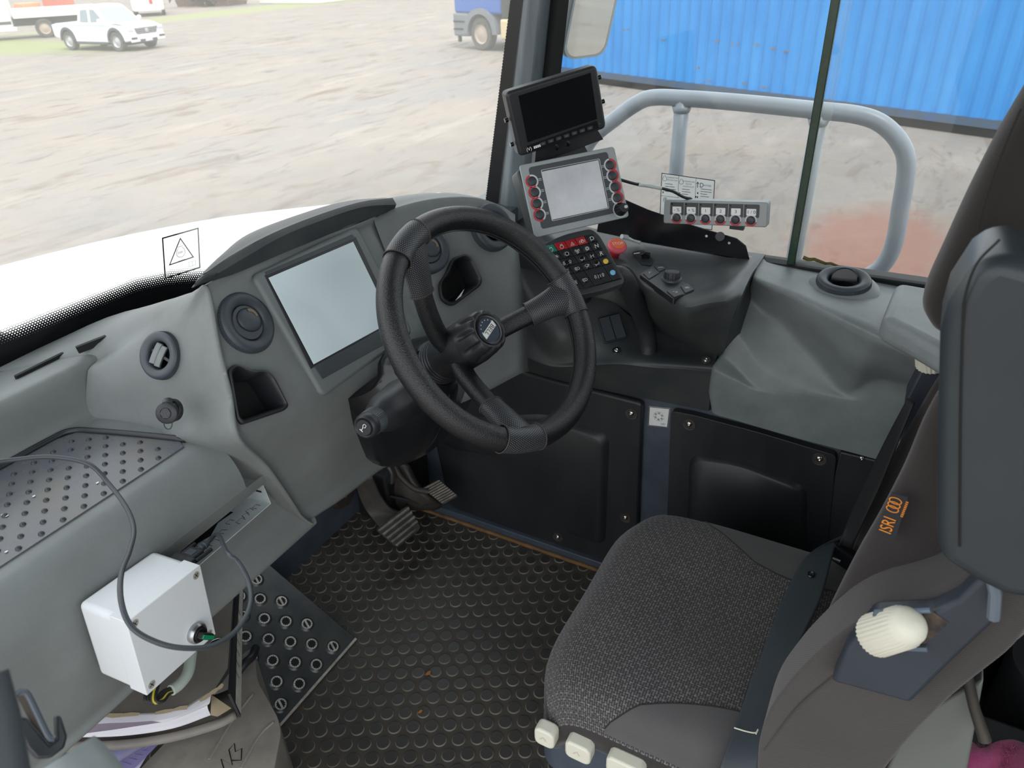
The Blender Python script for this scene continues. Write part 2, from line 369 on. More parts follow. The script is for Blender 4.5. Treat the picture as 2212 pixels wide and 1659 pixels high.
# black ceramic border of the windscreen with its fringe of dots
def border_mat(start=0.034, slope=17.0, pit=0.0048):
    m = bpy.data.materials.new('ceramic_border'); m.use_nodes = True; t = m.node_tree; L = t.links.new; b_ = t.nodes['Principled BSDF']
    b_.inputs['Base Color'].default_value = (0.006, 0.006, 0.007, 1); b_.inputs['Roughness'].default_value = 0.3
    uv = t.nodes.new('ShaderNodeUVMap'); uv.uv_map = 'UV'; sp = t.nodes.new('ShaderNodeSeparateXYZ'); L(uv.outputs[0], sp.inputs[0])
    def mth(op, a, b=None, c=None):
        n = t.nodes.new('ShaderNodeMath'); n.operation = op
        for i, v in enumerate((a, b, c)):
            if v is None: continue
            if isinstance(v, (int, float)): n.inputs[i].default_value = v
            else: L(v, n.inputs[i])
        return n.outputs[0]
    ry = mth('DIVIDE', sp.outputs['Y'], pit * 0.866); fy = mth('FLOOR', ry); odd = mth('MULTIPLY', mth('MODULO', fy, 2.0), 0.5)
    cx = mth('SUBTRACT', mth('FRACT', mth('ADD', mth('DIVIDE', sp.outputs['X'], pit), odd)), 0.5); cy = mth('SUBTRACT', mth('FRACT', ry), 0.5)
    d = mth('SQRT', mth('ADD', mth('MULTIPLY', cx, cx), mth('MULTIPLY', cy, cy)))
    # hole radius grows with height above the solid band
    rad = mth('MULTIPLY', mth('SUBTRACT', sp.outputs['Y'], start), slope)
    a = mth('GREATER_THAN', d, mth('MINIMUM', rad, 0.62)); L(a, b_.inputs['Alpha']); return m
def offs(P, d): return [(p_[0], p_[1] - d, p_[2]) for p_ in P]
bm_ = border_mat(0.054)
g = MB(); g.grid([offs(ws_row(h), 0.003) for h in np.linspace(-0.02, 0.072, 9)]); struct(g.build('trim_5', bm_, angle=180))
g = MB(); g.grid([[PXl(1080 - k * 3.5, 1130 - k * 3.5, 1.478, z) for z in np.linspace(0.90, 2.03, 20)] for k in range(9)])
struct(g.build('trim_6', border_mat(0.0265, 90.0, 0.006), angle=180))
# right hand panes: fixed front pane, sliding rear pane with its dark green edge
GX = 1.553
gm = glass_mat('side_glass', tint=(0.97, 0.99, 0.99), refl=0.9, dust=0.03)
g = MB(); g.box(WF, GX, GX + 0.004, 0.165, 0.80, 0.90, 2.02); struct(g.build('window_2', gm, smooth=False))
g = MB(); g.box(WF, GX - 0.014, GX - 0.010, -0.70, 0.195, 0.90, 2.02); struct(g.build('window_3', gm, smooth=False))
me_ = mat('glass_edge_green', (30, 58, 44), 0.25, c2=(52, 72, 60), nscale=40, namt=1.2)
g = MB(); g.box(WF, GX - 0.019, GX - 0.005, 0.183, 0.199, 0.902, 2.02); struct(g.build('trim_7', me_, bevel=0.002))
g = MB(); g.box(WF, GX - 0.026, GX + 0.02, -0.72, 0.80, 0.890, 0.912); struct(g.build('trim_8', M['hole'], bevel=0.003))
moss = mat('yellow_moss', (120, 112, 50), 0.9, c2=(40, 38, 24), nscale=120, namt=1.2)
g = MB(); g.tube([PX(1735 + 12 * k, 556 + 2.9 * k + 2 * math.sin(k * 2.1), GX - 0.022) for k in range(12)], [0.0045 * (1 - k / 14) for k in range(12)], 6); struct(g.build('trim_9', moss))
g = MB(); g.box(WF, 0.3, 1.5, -0.777, -0.773, 1.05, 2.02); struct(g.build('window_4', gm, smooth=False))
# ================================================================== the yard outside
GZ = -1.6
def ground_mat():
    m = bpy.data.materials.new('gravel_yard'); m.use_nodes = True; t = m.node_tree; L = t.links.new; b = t.nodes['Principled BSDF']; b.inputs['Roughness'].default_value = 0.95; b.inputs['Specular IOR Level'].default_value = 0.1
    tc = t.nodes.new('ShaderNodeTexCoord')
    def noise(sc, det=6, rough=0.6, stretch=None, rot=0, dist=0):
        n = t.nodes.new('ShaderNodeTexNoise'); n.inputs['Scale'].default_value = sc; n.inputs['Detail'].default_value = det; n.inputs['Roughness'].default_value = rough; n.inputs['Distortion'].default_value = dist
        mp = t.nodes.new('ShaderNodeMapping'); mp.inputs['Scale'].default_value = stretch or (1, 1, 1); mp.inputs['Rotation'].default_value = (0, 0, rot); L(tc.outputs['Object'], mp.inputs[0]); L(mp.outputs[0], n.inputs['Vector']); return n.outputs['Fac']
    def ramp(src, p0, p1):
        r = t.nodes.new('ShaderNodeMapRange'); r.inputs['From Min'].default_value = p0; r.inputs['From Max'].default_value = p1; L(src, r.inputs['Value']); return r.outputs[0]
    def mix(fac, a, bb):
        x = t.nodes.new('ShaderNodeMix'); x.data_type = 'RGBA'
        if hasattr(fac, 'links') or hasattr(fac, 'is_linked'): L(fac, x.inputs['Factor'])
        else: x.inputs['Factor'].default_value = fac
        for i, v in ((6, a), (7, bb)):
            if isinstance(v, tuple): x.inputs[i].default_value = (*lin(v), 1)
            else: L(v, x.inputs[i])
        return x.outputs[2]
    c = mix(ramp(noise(0.35, 5), 0.35, 0.65), (150, 139, 128), (139, 134, 130))
    c = mix(ramp(noise(0.9, 7, 0.65, (0.5, 1.7, 1), 0.75, 1.2), 0.54, 0.72), c, (112, 95, 82))
    c = mix(ramp(noise(1.6, 7, 0.7, (0.45, 1.6, 1), 0.5, 1.4), 0.57, 0.74), c, (92, 87, 85))
    c = mix(ramp(noise(0.7, 4, 0.6, (0.4, 1.8, 1), 0.7), 0.55, 0.75), c, (162, 153, 142))
    c = mix(ramp(noise(14, 4, 0.8), 0.62, 0.80), c, (168, 162, 156))
    c = mix(ramp(noise(24, 3, 0.8), 0.60, 0.72), c, (96, 91, 88))
    # red earth patch beside the truck and a strip of grass by the parked cars
    def blob(cx, cy, rx, ry, soft, nz):
        mp = t.nodes.new('ShaderNodeMapping'); mp.vector_type = 'POINT'; mp.inputs['Location'].default_value = (-cx / rx, -cy / ry, 0); mp.inputs['Scale'].default_value = (1 / rx, 1 / ry, 0); L(tc.outputs['Object'], mp.inputs[0])
        ln = t.nodes.new('ShaderNodeVectorMath'); ln.operation = 'LENGTH'; L(mp.outputs[0], ln.inputs[0])
        ad = t.nodes.new('ShaderNodeMath'); ad.operation = 'MULTIPLY_ADD'; L(noise(nz, 6, 0.7), ad.inputs[0]); ad.inputs[1].default_value = 1.1; L(ln.outputs['Value'], ad.inputs[2])
        return ramp(ad.outputs[0], 1.5 + soft, 1.5 - soft)
    nr = blob(6.0 - GO[0], 0.5 - GO[1], 8.5, 7.5, 0.45, 0.6)
    mn_ = t.nodes.new('ShaderNodeMath'); mn_.operation = 'MULTIPLY'; mn_.inputs[1].default_value = 0.62; L(nr, mn_.inputs[0]); c = mix(mn_.outputs[0], c, (84, 80, 77))
    rp = PZ(1895, 530, GZ); ro = (rp[0] - GO[0], rp[1] - GO[1])
    mxn = t.nodes.new('ShaderNodeMath'); mxn.operation = 'MULTIPLY'; mxn.inputs[1].default_value = 0.48; L(blob(ro[0], ro[1], 1.5, 0.85, 0.3, 2.2), mxn.inputs[0])
    c = mix(mxn.outputs[0], c, (126, 68, 50))
    gp = PZ(60, 104, GZ); go = (gp[0] - GO[0], gp[1] - GO[1])
    mg_ = t.nodes.new('ShaderNodeMath'); mg_.operation = 'MULTIPLY'; mg_.inputs[1].default_value = 0.7; L(blob(go[0], go[1] + 4, 2.6, 9.0, 0.22, 1.3), mg_.inputs[0]); c = mix(mg_.outputs[0], c, (136, 148, 92))
    g2 = PZ(640, 10, GZ); c = mix(blob(g2[0] - GO[0], g2[1] - GO[1], 22.0, 2.6, 0.3, 1.0), c, (146, 148, 112))
    L(c, b.inputs['Base Color'])
    n2 = t.nodes.new('ShaderNodeTexNoise'); n2.inputs['Scale'].default_value = 9; n2.inputs['Detail'].default_value = 8; L(tc.outputs['Object'], n2.inputs['Vector'])
    bp = t.nodes.new('ShaderNodeBump'); bp.inputs['Strength'].default_value = 0.5; bp.inputs['Distance'].default_value = 0.05; L(n2.outputs['Fac'], bp.inputs['Height']); L(bp.outputs[0], b.inputs['Normal'])
    return m
GO = (30.0, 30.0)
g = MB(); g.add([(-120, -120, GZ), (180, -120, GZ), (180, 180, GZ), (-120, 180, GZ)], [(0, 1, 2, 3)])
GM = ground_mat(); struct(g.build('ground', GM))

# ---- bonnet of the dump truck in front of the windscreen
bo = MB(); zt = 0.60
far = [(-260, 650), (0, 585), (240, 525), (480, 478), (700, 451), (850, 438), (940, 436), (1010, 450)]
edge = [PZ(x, y, zt) for x, y in far]
rows = [[(e[0] - 0.0, 1.36, zt + 0.03) for e in edge], [tuple(V3((e[0], 1.36, zt + 0.04)) * 0.5 + e * 0.5 + V3((0, 0, 0.015))) for e in edge], [tuple(e + V3((0, -0.05, 0.008))) for e in edge], [tuple(e) for e in edge], [tuple(e + V3((0.02, 0.05, -0.06))) for e in edge], [tuple(e + V3((0.03, 0.08, -0.7))) for e in edge]]
bo.surf(rows, 4, 3, flip=False)
bon = thing('truck_bonnet', 'large glossy white bonnet of the truck just outside the windscreen', 'bonnet', (0.9, 1.8, -0.1))
bo.build('bonnet_skin', M['paint'], bon, angle=60)
bk = MB(); sc = [PZ(x, y, 0.66) for x, y in ((868, 432), (900, 420), (958, 411), (958, 420), (930, 436), (890, 446))]
bk.add([tuple(p_) for p_ in sc] + [tuple(p_ - V3((0, 0, 0.08))) for p_ in sc], [tuple(range(6)), tuple(range(11, 5, -1))] + [(i, i + 6, (i + 1) % 6 + 6, (i + 1) % 6) for i in range(6)])
bk.build('bonnet_scoop', M['paint'], bon, bevel=0.02)

# ---- grey handrail on the truck's catwalk
HX = 2.05
hr = thing('handrail', 'grey painted tubular handrail standing outside the right hand window', 'handrail', PX(1600, 600, HX) - V3((0, 0, 0.5)))
def hp(l, x=HX): return [PX(a, b_, x) for a, b_ in l]
path = cr(hp([(1250, 420), (1256, 350), (1278, 300), (1335, 252), (1378, 222), (1410, 211), (1470, 212), (1600, 222), (1760, 238), (1850, 248), (1905, 268), (1945, 310), (1958, 360), (1945, 450), (1930, 530), (1905, 575), (1868, 600)]), 6)
m_ = MB(); m_.tube(path, 0.0215, 16); m_.build('top_rail', M['rail'], hr, angle=180)
for a, b_ in (((1474, 214), (1448, 520)), ((1772, 240), (1700, 640))):
    m_ = MB(); p0 = PX(*a, HX); p1 = PX(*b_, HX); m_.tube([p0, p0 * .5 + p1 * .5, p1, V3((p1[0], p1[1], .302))], 0.0205, 14); m_.tube([p0 - V3((0, 0, .018)), p0 - V3((0, 0, .034))], [0.027, 0.0215], 14); m_.build('post', M['rail'], hr, angle=180)

m_ = MB(); m_.box(WF, 1.66, 2.16, -.6, .9, .26, .30); tag(m_.build('catwalk', M['pedalarm'], bevel=.01), 'dark steel catwalk under the handrail outside the side window', 'catwalk')
wp_ = thing('wiper_arm', 'dark wiper arm crossing the glass at the far left edge', 'wiper', PY(20, 745, 1.36))
m_ = MB(); m_.tube([PY(-60, 690, 1.37), PY(0, 735, 1.365), PY(52, 778, 1.36)], [.012, .010, .008], 10); m_.build('arm', M['slate'], wp_)
# ---- wing mirror
mp = T(1276, 40, 1.95); mn = nrm((-0.50, -0.85, -0.17)); mf = frame_n(mp, mn)
wm = thing('wing_mirror', 'grey rounded wing mirror outside the pillar showing gravel', 'mirror', mp - V3((0, 0, .12)))
gl = mat('mirror_glass', (215, 220, 220), 0.03, 1.0)
pts = [(x * 1.0 + (0.008 if y > 0 else -0.006) * 1, y) for x, y in rrect(0.118, 0.165, 0.03, 6)]
m_ = MB(); m_.prism([(x * 1.09, y * 1.06) for x, y in pts], mf, -0.05, 0.0); m_.build('housing', mat('mirror_housing', (92, 98, 102), 0.45), wm, bevel=0.012, seg=4)
m_ = MB(); m_.prism(pts, mf, -0.001, 0.003); m_.build('glass', gl, wm)
m_ = MB(); ringpoly(m_, [(x * 1.085, y * 1.055) for x, y in pts], [(x * 0.985, y * 0.985) for x, y in pts], mf, 0.0035); m_.build('rim', mat('mirror_rim', (150, 158, 160), 0.35), wm)
m_ = MB(); q = mf.p(-0.02, 0.06, -0.04); m_.tube(cr([q, q + V3((-0.05, 0.03, 0.10)), (1.60, 0.72, 1.75)], 5), 0.014, 10); m_.build('arm', M['blackplastic'], wm)

# ---- blue container
c0 = PZ(1320, 186, GZ); c1 = PZ(2140, 300, GZ); cdv = nrm(c1 - c0); cdir = V3((cdv[0], cdv[1], 0)); cn = nrm((-cdir[1], cdir[0], 0))
if cn[0] > 0: cn = -cn
corg = c0 - cdir * 2.6; cf = Fr(corg, cdir, -cn)       # x along, y away from us
ct = thing('shipping_container', 'blue corrugated shipping container parked on the gravel to the right', 'container', corg)
mblue = mat('container_blue_paint', (20, 118, 190), 0.45, c2=(54, 144, 208), nscale=2.0, namt=1.2, stretch=(1, 1, 0.25))
LC = 12.19; HC = 2.6; base = 0.16
m_ = MB(); prof = []; xx = 0.12
while xx < LC - 0.2:
    prof += [(xx, 0.0), (xx + 0.07, 0.0), (xx + 0.14, 0.036), (xx + 0.21, 0.036)]; xx += 0.28
m_.grid([[cf.p(a, d + 0.02, z) for a, d in prof] for z in (base + 0.12, HC - 0.08)], flip=True)
m_.mi = 1
for a, z in [(4.2, 1.15), (5.6, 1.2), (6.1, 1.16), (6.6, 1.18), (7.0, 1.14), (7.3, 1.1), (5.15, 0.62), (5.5, 0.4), (6.5, 0.42), (6.9, 0.4), (2.0, 1.25), (3.0, 1.3)]:
    for k in range(3): x0, z0 = a + random.uniform(-.1, .1), z + random.uniform(-.02, .02); m_.add([cf.p(x0 + 0.028 * math.cos(t_), 0.018, z0 + 0.02 * math.sin(t_)) for t_ in np.linspace(0, 5.3, 6)], [tuple(range(6))])
m_.build('corrugated_side', [mblue, mat('rust_spot', (120, 116, 122), 0.9)], ct, angle=20)
m_ = MB(); m_.box(cf, 0, LC, -0.01, 0.06, base, base + 0.14); m_.build('bottom_rail', mat('container_rail', (52, 84, 120), 0.5, c2=(70, 78, 84), nscale=3), ct)
m_ = MB(); m_.box(cf, 0, LC, -0.01, 0.06, HC - 0.1, HC); m_.build('top_rail', mblue, ct)
for a in (0, LC - 0.16):
    m_ = MB(); m_.box(cf, a, a + 0.16, -0.012, 0.15, base - 0.02, HC); m_.build('corner_post', mblue, ct, bevel=0.01)
m_ = MB(); m_.box(cf, 0.05, LC - 0.05, 0.10, 2.40, base + 0.02, HC - 0.02); m_.build('body', mblue, ct)
m_ = MB(); m_.box(cf, 0.2, LC - 0.2, 0.05, 2.3, 0.0, base); m_.build('underframe', M['hole'], ct)
# ---- vehicles
def wheel(mb_t, mb_r, c, axis, R, w, rim, hub=True):
    f = frame_n(c, axis)
    mb_t.lathe([(R * 0.6, w / 2 - 0.02), (R * 0.92, w / 2), (R, w * 0.36), (R, -w * 0.36), (R * 0.92, -w / 2), (R * 0.6, -w / 2)], f, 36)
    mb_r.lathe([(R * 0.62, w / 2 - 0.015), (R * 0.56, w / 2 - 0.05), (R * 0.5, w / 2 - 0.07), (R * 0.2, w / 2 - 0.03), (0.001, w / 2 - 0.02)], f, 30)
def add_wheel(par, c, axis, R, w, rm):
    a, b_ = MB(), MB(); wheel(a, b_, c, axis, R, w, 0); t_ = a.build('wheel', M['tyre'], par); b_.build('rim', rm, t_); return t_
alloy = mat('alloy_rim', (176, 178, 180), 0.4, 0.3); steelrim = mat('pale_steel_rim', (172, 158, 142), 0.6)
def ute():
    fw = PZ(262, 111, GZ); rw = PZ(160, 108, GZ); d = nrm((rw - fw) * V3((1, 1, 0))); fwd = -d; left = V3((-fwd[1], fwd[0], 0))
    WB = np.linalg.norm(rw - fw)
    # frame: x forward, y to the vehicle's left, z up, origin between wheels on ground at centreline. near side = vehicle right or left?
    side = 1 if (left @ (EYE - fw)) > 0 else -1
    TR = 1.50; o = (fw + rw) / 2 - left * side * TR / 2; k = WB / 3.1
    f = Fr(o, fwd * 1, left)
    r = thing('pickup_truck', 'white dual cab pickup truck with blue stripe parked at upper left of the yard', 'pickup truck', o)
    W2 = 0.92 * k
    def P(x, y, z): return f.p(x * k, y * k, z * k)
    # body side outline (lower body)
    low = [(-2.45, 0.55), (-2.45, 1.05), (-0.65, 1.07), (1.35, 1.06), (2.25, 0.98), (2.45, 0.78), (2.45, 0.42), (2.05, 0.36), (2.03, 0.52)] + [(1.55 + 0.47 * math.cos(a), 0.46 + 0.45 * math.sin(a)) for a in np.linspace(0.25, math.pi - 0.25, 9)] + [(1.06, 0.34), (-1.06, 0.34)] + [(-1.55 + 0.47 * math.cos(a), 0.46 + 0.45 * math.sin(a)) for a in np.linspace(0.25, math.pi - 0.25, 9)] + [(-2.05, 0.45)]
    fy = Fr(f.o, f.x, f.z)   # x fwd, y up ; z = right
    m_ = MB(); m_.prism([(x * k, z * k) for x, z in low], fy, -W2, W2); m_.build('body', M['paint'], r, bevel=0.06 * k, seg=3)
    cab = [(-0.75, 1.0), (-0.62, 1.66), (-0.45, 1.76), (0.35, 1.76), (0.55, 1.70), (1.30, 1.04)]
    rows = []
    for (x, z) in cab: 
        w_ = (0.86 if z < 1.2 else 0.70); rows.append([P(x, -w_, z), P(x, -w_ * 0.8, z + (0.02 if z > 1.6 else 0)), P(x, w_ * 0.8, z + (0.02 if z > 1.6 else 0)), P(x, w_, z)])
    m_ = MB(); m_.grid(rows)
    L_ = [r_[0] for r_ in rows]; R_ = [r_[-1] for r_ in rows]; m_.poly(L_); m_.poly(R_[::-1]); m_.build('cab', M['paint'], r, angle=30)
    dg = M['dglass']
    def sidewin(pts):
        for s in (-1, 1):
            q = []
            for x, z in pts:
                w_ = 0.86 + (0.70 - 0.86) * (z - 1.0) / 0.7 + 0.012; q.append(P(x, s * w_, z))
            m_ = MB(); m_.poly(q if s < 0 else q[::-1]); m_.build('side_window', dg, r, smooth=False)
    sidewin([(-0.55, 1.13), (-0.48, 1.60), (-0.05, 1.63), (0.0, 1.13)]); sidewin([(0.14, 1.13), (0.12, 1.63), (0.42, 1.62), (0.98, 1.14)])
    m_ = MB(); m_.poly([P(0.62, -0.64, 1.665), P(1.24, -0.78, 1.115), P(1.24, 0.78, 1.115), P(0.62, 0.64, 1.665)]); m_.build('windscreen', mat('pickup_windscreen', (150, 164, 170), 0.08, spec=0.8), r, smooth=False)
    # bonnet, tray hollow
    rows = [[P(1.24, y, 1.08 + 0.03 * (1 - abs(y))) for y in (-0.86, -0.4, 0, 0.4, 0.86)], [P(1.9, y, 1.06 + 0.03 * (1 - abs(y))) for y in (-0.84, -0.4, 0, 0.4, 0.84)], [P(2.3, y, 0.97) for y in (-0.8, -0.4, 0, 0.4, 0.8)]]
    m_ = MB(); m_.surf(rows, 3, 3, flip=True); m_.build('bonnet', M['paint'], r, angle=180)
    m_ = MB(); m_.box(f, -2.36 * k, -0.78 * k, -0.78 * k, 0.78 * k, 1.0 * k, 1.075 * k); m_.build('tray_cover', mat('tray_liner', (205, 210, 214), 0.5), r)
    dk = mat('pickup_dark_trim', (66, 70, 74), 0.6)
    m_ = MB(); m_.poly([P(2.475, y, z) for y, z in ((-0.50, 0.66), (0.50, 0.66), (0.62, 0.90), (-0.62, 0.90))]); gr_ = m_.build('grille', dk, r, smooth=False)
    for z in (0.70, 0.77, 0.84): m_ = MB(); m_.box(f, 2.474 * k, 2.50 * k, -0.54 * k, 0.54 * k, z * k, (z + 0.02) * k); m_.build('grille_bar', alloy, gr_)
    m_ = MB(); m_.lathe([(0.001, 0.03), (0.085 * k, 0.02), (0.09 * k, 0)], frame_n(P(2.49, 0, 0.78), fwd), 20); m_.build('badge', alloy, gr_)
    m_ = MB(); m_.box(f, 2.44 * k, 2.50 * k, -0.90 * k, 0.90 * k, 0.36 * k, 0.60 * k); m_.build('front_bumper', M['paint'], r, bevel=0.03)
    m_ = MB(); m_.box(f, 2.42 * k, 2.515 * k, -0.45 * k, 0.45 * k, 0.34 * k, 0.46 * k); m_.build('air_intake', dk, r)
    for s in (-1, 1):
        m_ = MB(); m_.box(f, 2.40 * k, 2.51 * k, min(s * 0.58, s * 0.88) * k, max(s * 0.58, s * 0.88) * k, 0.47 * k, 0.56 * k); m_.build('fog_lamp_surround', dk, r)
        m_ = MB(); m_.prism([(1.92 * k, 0.98 * k), (2.42 * k, 0.76 * k), (2.44 * k, 0.86 * k), (2.2 * k, 0.985 * k)], Fr(f.p(0, -s * 0.0, 0), f.x, f.z), -s * 0.90 * k if s < 0 else -0.925 * k, 0.925 * k if s < 0 else -0.6 * k) if False else m_.box(f, 2.28 * k, 2.478 * k, min(s * 0.62, s * 0.91) * k, max(s * 0.62, s * 0.91) * k, 0.78 * k, 0.92 * k); m_.build('headlight', mat('headlamp_lens', (200, 206, 210), 0.1), r, bevel=0.03)
        m_ = MB(); m_.lathe([(0.001, -0.09 * k), (0.085 * k, -0.06 * k), (0.10 * k, 0), (0.085 * k, 0.06 * k), (0.001, 0.09 * k)], Fr(P(0.98, s * 1.03, 1.20), f.x, f.y), 14); m_.build('door_mirror', M['paint'], r)
        m_ = MB(); m_.box(f, -1.0 * k, 1.0 * k, min(s * 0.90, s * 0.94) * k, max(s * 0.90, s * 0.94) * k, 0.28 * k, 0.36 * k); m_.build('side_step', dk, r)
        # blue stripe
        m_ = MB(); m_.box(f, -2.44 * k, 1.5 * k, min(s * 0.921, s * 0.927) * k, max(s * 0.921, s * 0.927) * k, 1.0 * k, 1.03 * k); m_.build('stripe', mat('pale_blue_stripe', (120, 190, 236), 0.5), r)
        for x in (-1.55, 1.55):
            m_ = MB(); cc = [(x + 0.50 * math.cos(a), 0.44 + 0.50 * math.sin(a)) for a in np.linspace(-0.1, math.pi + 0.1, 13)]; ci = [(x + 0.40 * math.cos(a), 0.44 + 0.40 * math.sin(a)) for a in np.linspace(-0.1, math.pi + 0.1, 13)]
            y0 = s * 0.935; m_.grid([[P(a, y0, b_) for a, b_ in cc], [P(a, y0, b_) for a, b_ in ci], [P(a, s * 0.5, b_) for a, b_ in ci]], flip=s > 0); m_.build('wheel_arch', dk, r, angle=30)
            add_wheel(r, P(x, s * 0.80, 0.385), left * s, 0.385 * k, 0.26 * k, alloy)
    m_ = MB(); m_.box(f, 2.50 * k, 2.515 * k, -0.19 * k, 0.19 * k, 0.36 * k, 0.46 * k); m_.build('number_plate', M['sticker'], r)
    m_ = MB(); m_.box(f, -2.0 * k, 2.1 * k, -0.7 * k, 0.7 * k, 0.24 * k, 0.40 * k); m_.build('chassis', dk, r)
    return r
ute()
# white flatbed truck at the left edge
def flatbed():
    w0 = PZ(104, 81, GZ); f0 = PZ(-20, 90, GZ)
    d = nrm((w0 - f0) * V3((1, 1, 0))); lf = V3((d[1], -d[0], 0)); lf = lf if lf @ (EYE - w0) > 0 else -lf
    f = Fr(w0, d, np.cross((0, 0, 1), d)); s = 1 if f.y @ lf > 0 else -1
    r = thing('flatbed_truck', 'white flatbed truck with drop side tray behind the pickup at far left', 'truck', w0)
    dk = mat('flatbed_dark', (84, 84, 82), 0.7)
    def bx(n, x0, x1, y0, y1, z0, z1, m, bv=0): 
        a = MB(); a.box(f, x0, x1, min(s * y0, s * y1), max(s * y0, s * y1), z0, z1); return a.build(n, m, r, bevel=bv)
    bx('tray', -1.2, 2.4, 0.08, -2.1, 0.92, 1.02, M['paint']); bx('tray_side', -1.2, 2.4, 0.10, 0.05, 0.98, 1.36, mat('tray_panel', (226, 226, 218), 0.5), 0.01); bx('chassis', -3.6, 1.6, -0.5, -1.5, 0.55, 0.92, dk)
    bx('cab', -3.7, -1.3, 0.06, -1.9, 0.55, 2.1, M['paint'], 0.08); bx('side_window', -1.95, -1.55, 0.07, 0.04, 1.5, 1.85, M['dglass']); bx('side_window', -3.1, -2.4, 0.07, 0.04, 1.5, 1.85, M['dglass']); bx('sill_strip', -3.6, -1.35, 0.075, 0.04, 0.68, 0.82, dk)
    bx('side_skirt', -3.6, -1.2, 0.05, -0.1, 0.38, 0.56, M['paint'], 0.02)
    for x in (0.0, -3.1): add_wheel(r, f.p(x, -s * 0.05, 0.42), f.y * s, 0.42, 0.28, steelrim); add_wheel(r, f.p(x, -s * 1.8, 0.42), -f.y * s, 0.42, 0.28, steelrim)
    o = tag(MB().cbox(f.p(-.5, -s * 0.8, 1.28), 0.9, 0.8, 0.5, WF).build('load_crate', mat('orange_crate', (216, 150, 110), 0.7), bevel=0.05), 'orange crate loaded on the white flatbed tray', 'crate')
    m2 = MB().cbox(f.p(0.9, -s * 0.8, 1.42), 1.1, 0.9, 0.8, WF); tag(m2.build('load_box', mat('brick_red_load', (188, 108, 92), 0.8), bevel=0.02), 'brick red load stacked on the white flatbed tray', 'load')
flatbed()
# second white car behind the pickup, seen from behind
q = PZ(352, 34, GZ); d = nrm(q * V3((1, 1, 0)) - 0); f = Fr(q, np.cross(d, (0, 0, 1)), d)
r = thing('parked_car', 'white car with red tail lamp half hidden behind the pickup', 'car', q)
m_ = MB(); m_.box(f, -1.7, 0.2, 0, 4.2, 0.32, 1.0); m_.build('body', M['paint'], r, bevel=0.12)
m_ = MB(); m_.box(f, -1.6, 0.1, 0.2, 2.9, 1.0, 1.65); m_.build('cabin', M['paint'], r, bevel=0.15)
m_ = MB(); m_.box(f, -1.6, 0.0, -0.02, 0.0, 0.34, 0.55); m_.build('rear_bumper', M['paint'], r)
m_ = MB(); m_.box(f, -0.62, -0.42, -0.03, 0.02, 0.72, 1.15); m_.build('tail_lamp', mat('tail_lamp_red', (200, 60, 64), 0.3), r)
for x in (-1.6, 0.1): add_wheel(r, f.p(x, 0.9, 0.33), f.x, 0.33, 0.22, alloy); add_wheel(r, f.p(x, 3.4, 0.33), f.x, 0.33, 0.22, alloy)
# blue truck with a grey bumper, cut by the pillar
def bluetruck():
    w = PZ(1042, 109, GZ); d = nrm((PZ(1150, 118, GZ) - w) * V3((1, 1, 0))); lf = V3((-d[1], d[0], 0)); lf = lf if lf @ (EYE - w) > 0 else -lf
    f = Fr(w, d, np.cross((0, 0, 1), d)); s = 1 if f.y @ lf > 0 else -1
    r = thing('lorry', 'blue lorry with grey bumper and wheel arch at the top beside the windscreen pillar', 'lorry', w)
    grey = mat('lorry_grey_plastic', (104, 110, 118), 0.6, c2=(120, 122, 124), nscale=3); bl = mat('lorry_blue_paint', (40, 92, 170), 0.4); dk = mat('lorry_dark', (44, 46, 48), 0.8)
    def bx(n, x0, x1, y0, y1, z0, z1, m, bv=0.02): 
        a = MB(); a.box(f, x0, x1, min(s * y0, s * y1), max(s * y0, s * y1), z0, z1); return a.build(n, m, r, bevel=bv)
    bx('cab', -1.35, 1.0, 0.0, -2.3, 1.15, 2.9, bl, 0.08); bx('bumper', -1.38, -0.62, 0.06, -2.35, 0.42, 1.15, grey, 0.06); bx('step', -1.36, -0.7, 0.08, -0.2, 0.62, 0.68, dk); bx('step', -1.36, -0.7, 0.08, -0.2, 0.86, 0.92, dk)
    m_ = MB(); fy = Fr(f.p(0, s * 0.09, 0), f.x, (0, 0, 1))
    co = [(0.82 * math.cos(a), 0.53 + 0.80 * math.sin(a)) for a in np.linspace(0.0, math.pi, 15)]; ci = [(0.62 * math.cos(a), 0.53 + 0.62 * math.sin(a)) for a in np.linspace(0.0, math.pi, 15)]
    m_.grid([[f.p(a, -s * 0.6, b_) for a, b_ in co], [f.p(a, s * 0.09, b_) for a, b_ in co], [f.p(a, s * 0.09, b_) for a, b_ in ci], [f.p(a, -s * 0.6, b_) for a, b_ in ci]]); m_.build('mudguard', grey, r, angle=30)
    bx('fuel_tank', 0.95, 2.2, 0.05, -0.6, 0.38, 1.02, mat('cream_tank', (206, 186, 150), 0.6), 0.08); bx('chassis', -0.6, 7.0, -0.7, -1.6, 0.6, 1.0, dk); bx('engine_cover', 1.0, 1.5, 0.0, -2.2, 1.05, 2.2, dk); bx('tow_hook', -1.22, -1.12, 0.02, -0.1, 0.22, 0.44, dk); bx('load_body', 1.7, 7.0, 0.05, -2.3, 1.1, 2.2, mat('lorry_tipper', (120, 120, 118), 0.6))
    add_wheel(r, f.p(0, -s * 0.12, 0.52), f.y * s, 0.52, 0.34, steelrim); add_wheel(r, f.p(0, -s * 2.1, 0.52), -f.y * s, 0.52, 0.34, steelrim)
    for x in (4.2, 5.6): add_wheel(r, f.p(x, -s * 0.12, 0.52), f.y * s, 0.52, 0.34, steelrim)
    a = MB(); put_text(a, '8888 CE', Fr(f.p(-1.0, s * 0.005, 1.26), f.x * (1 if s < 0 else -1), (0, 0, 1)), 0.10) if False else None
bluetruck()
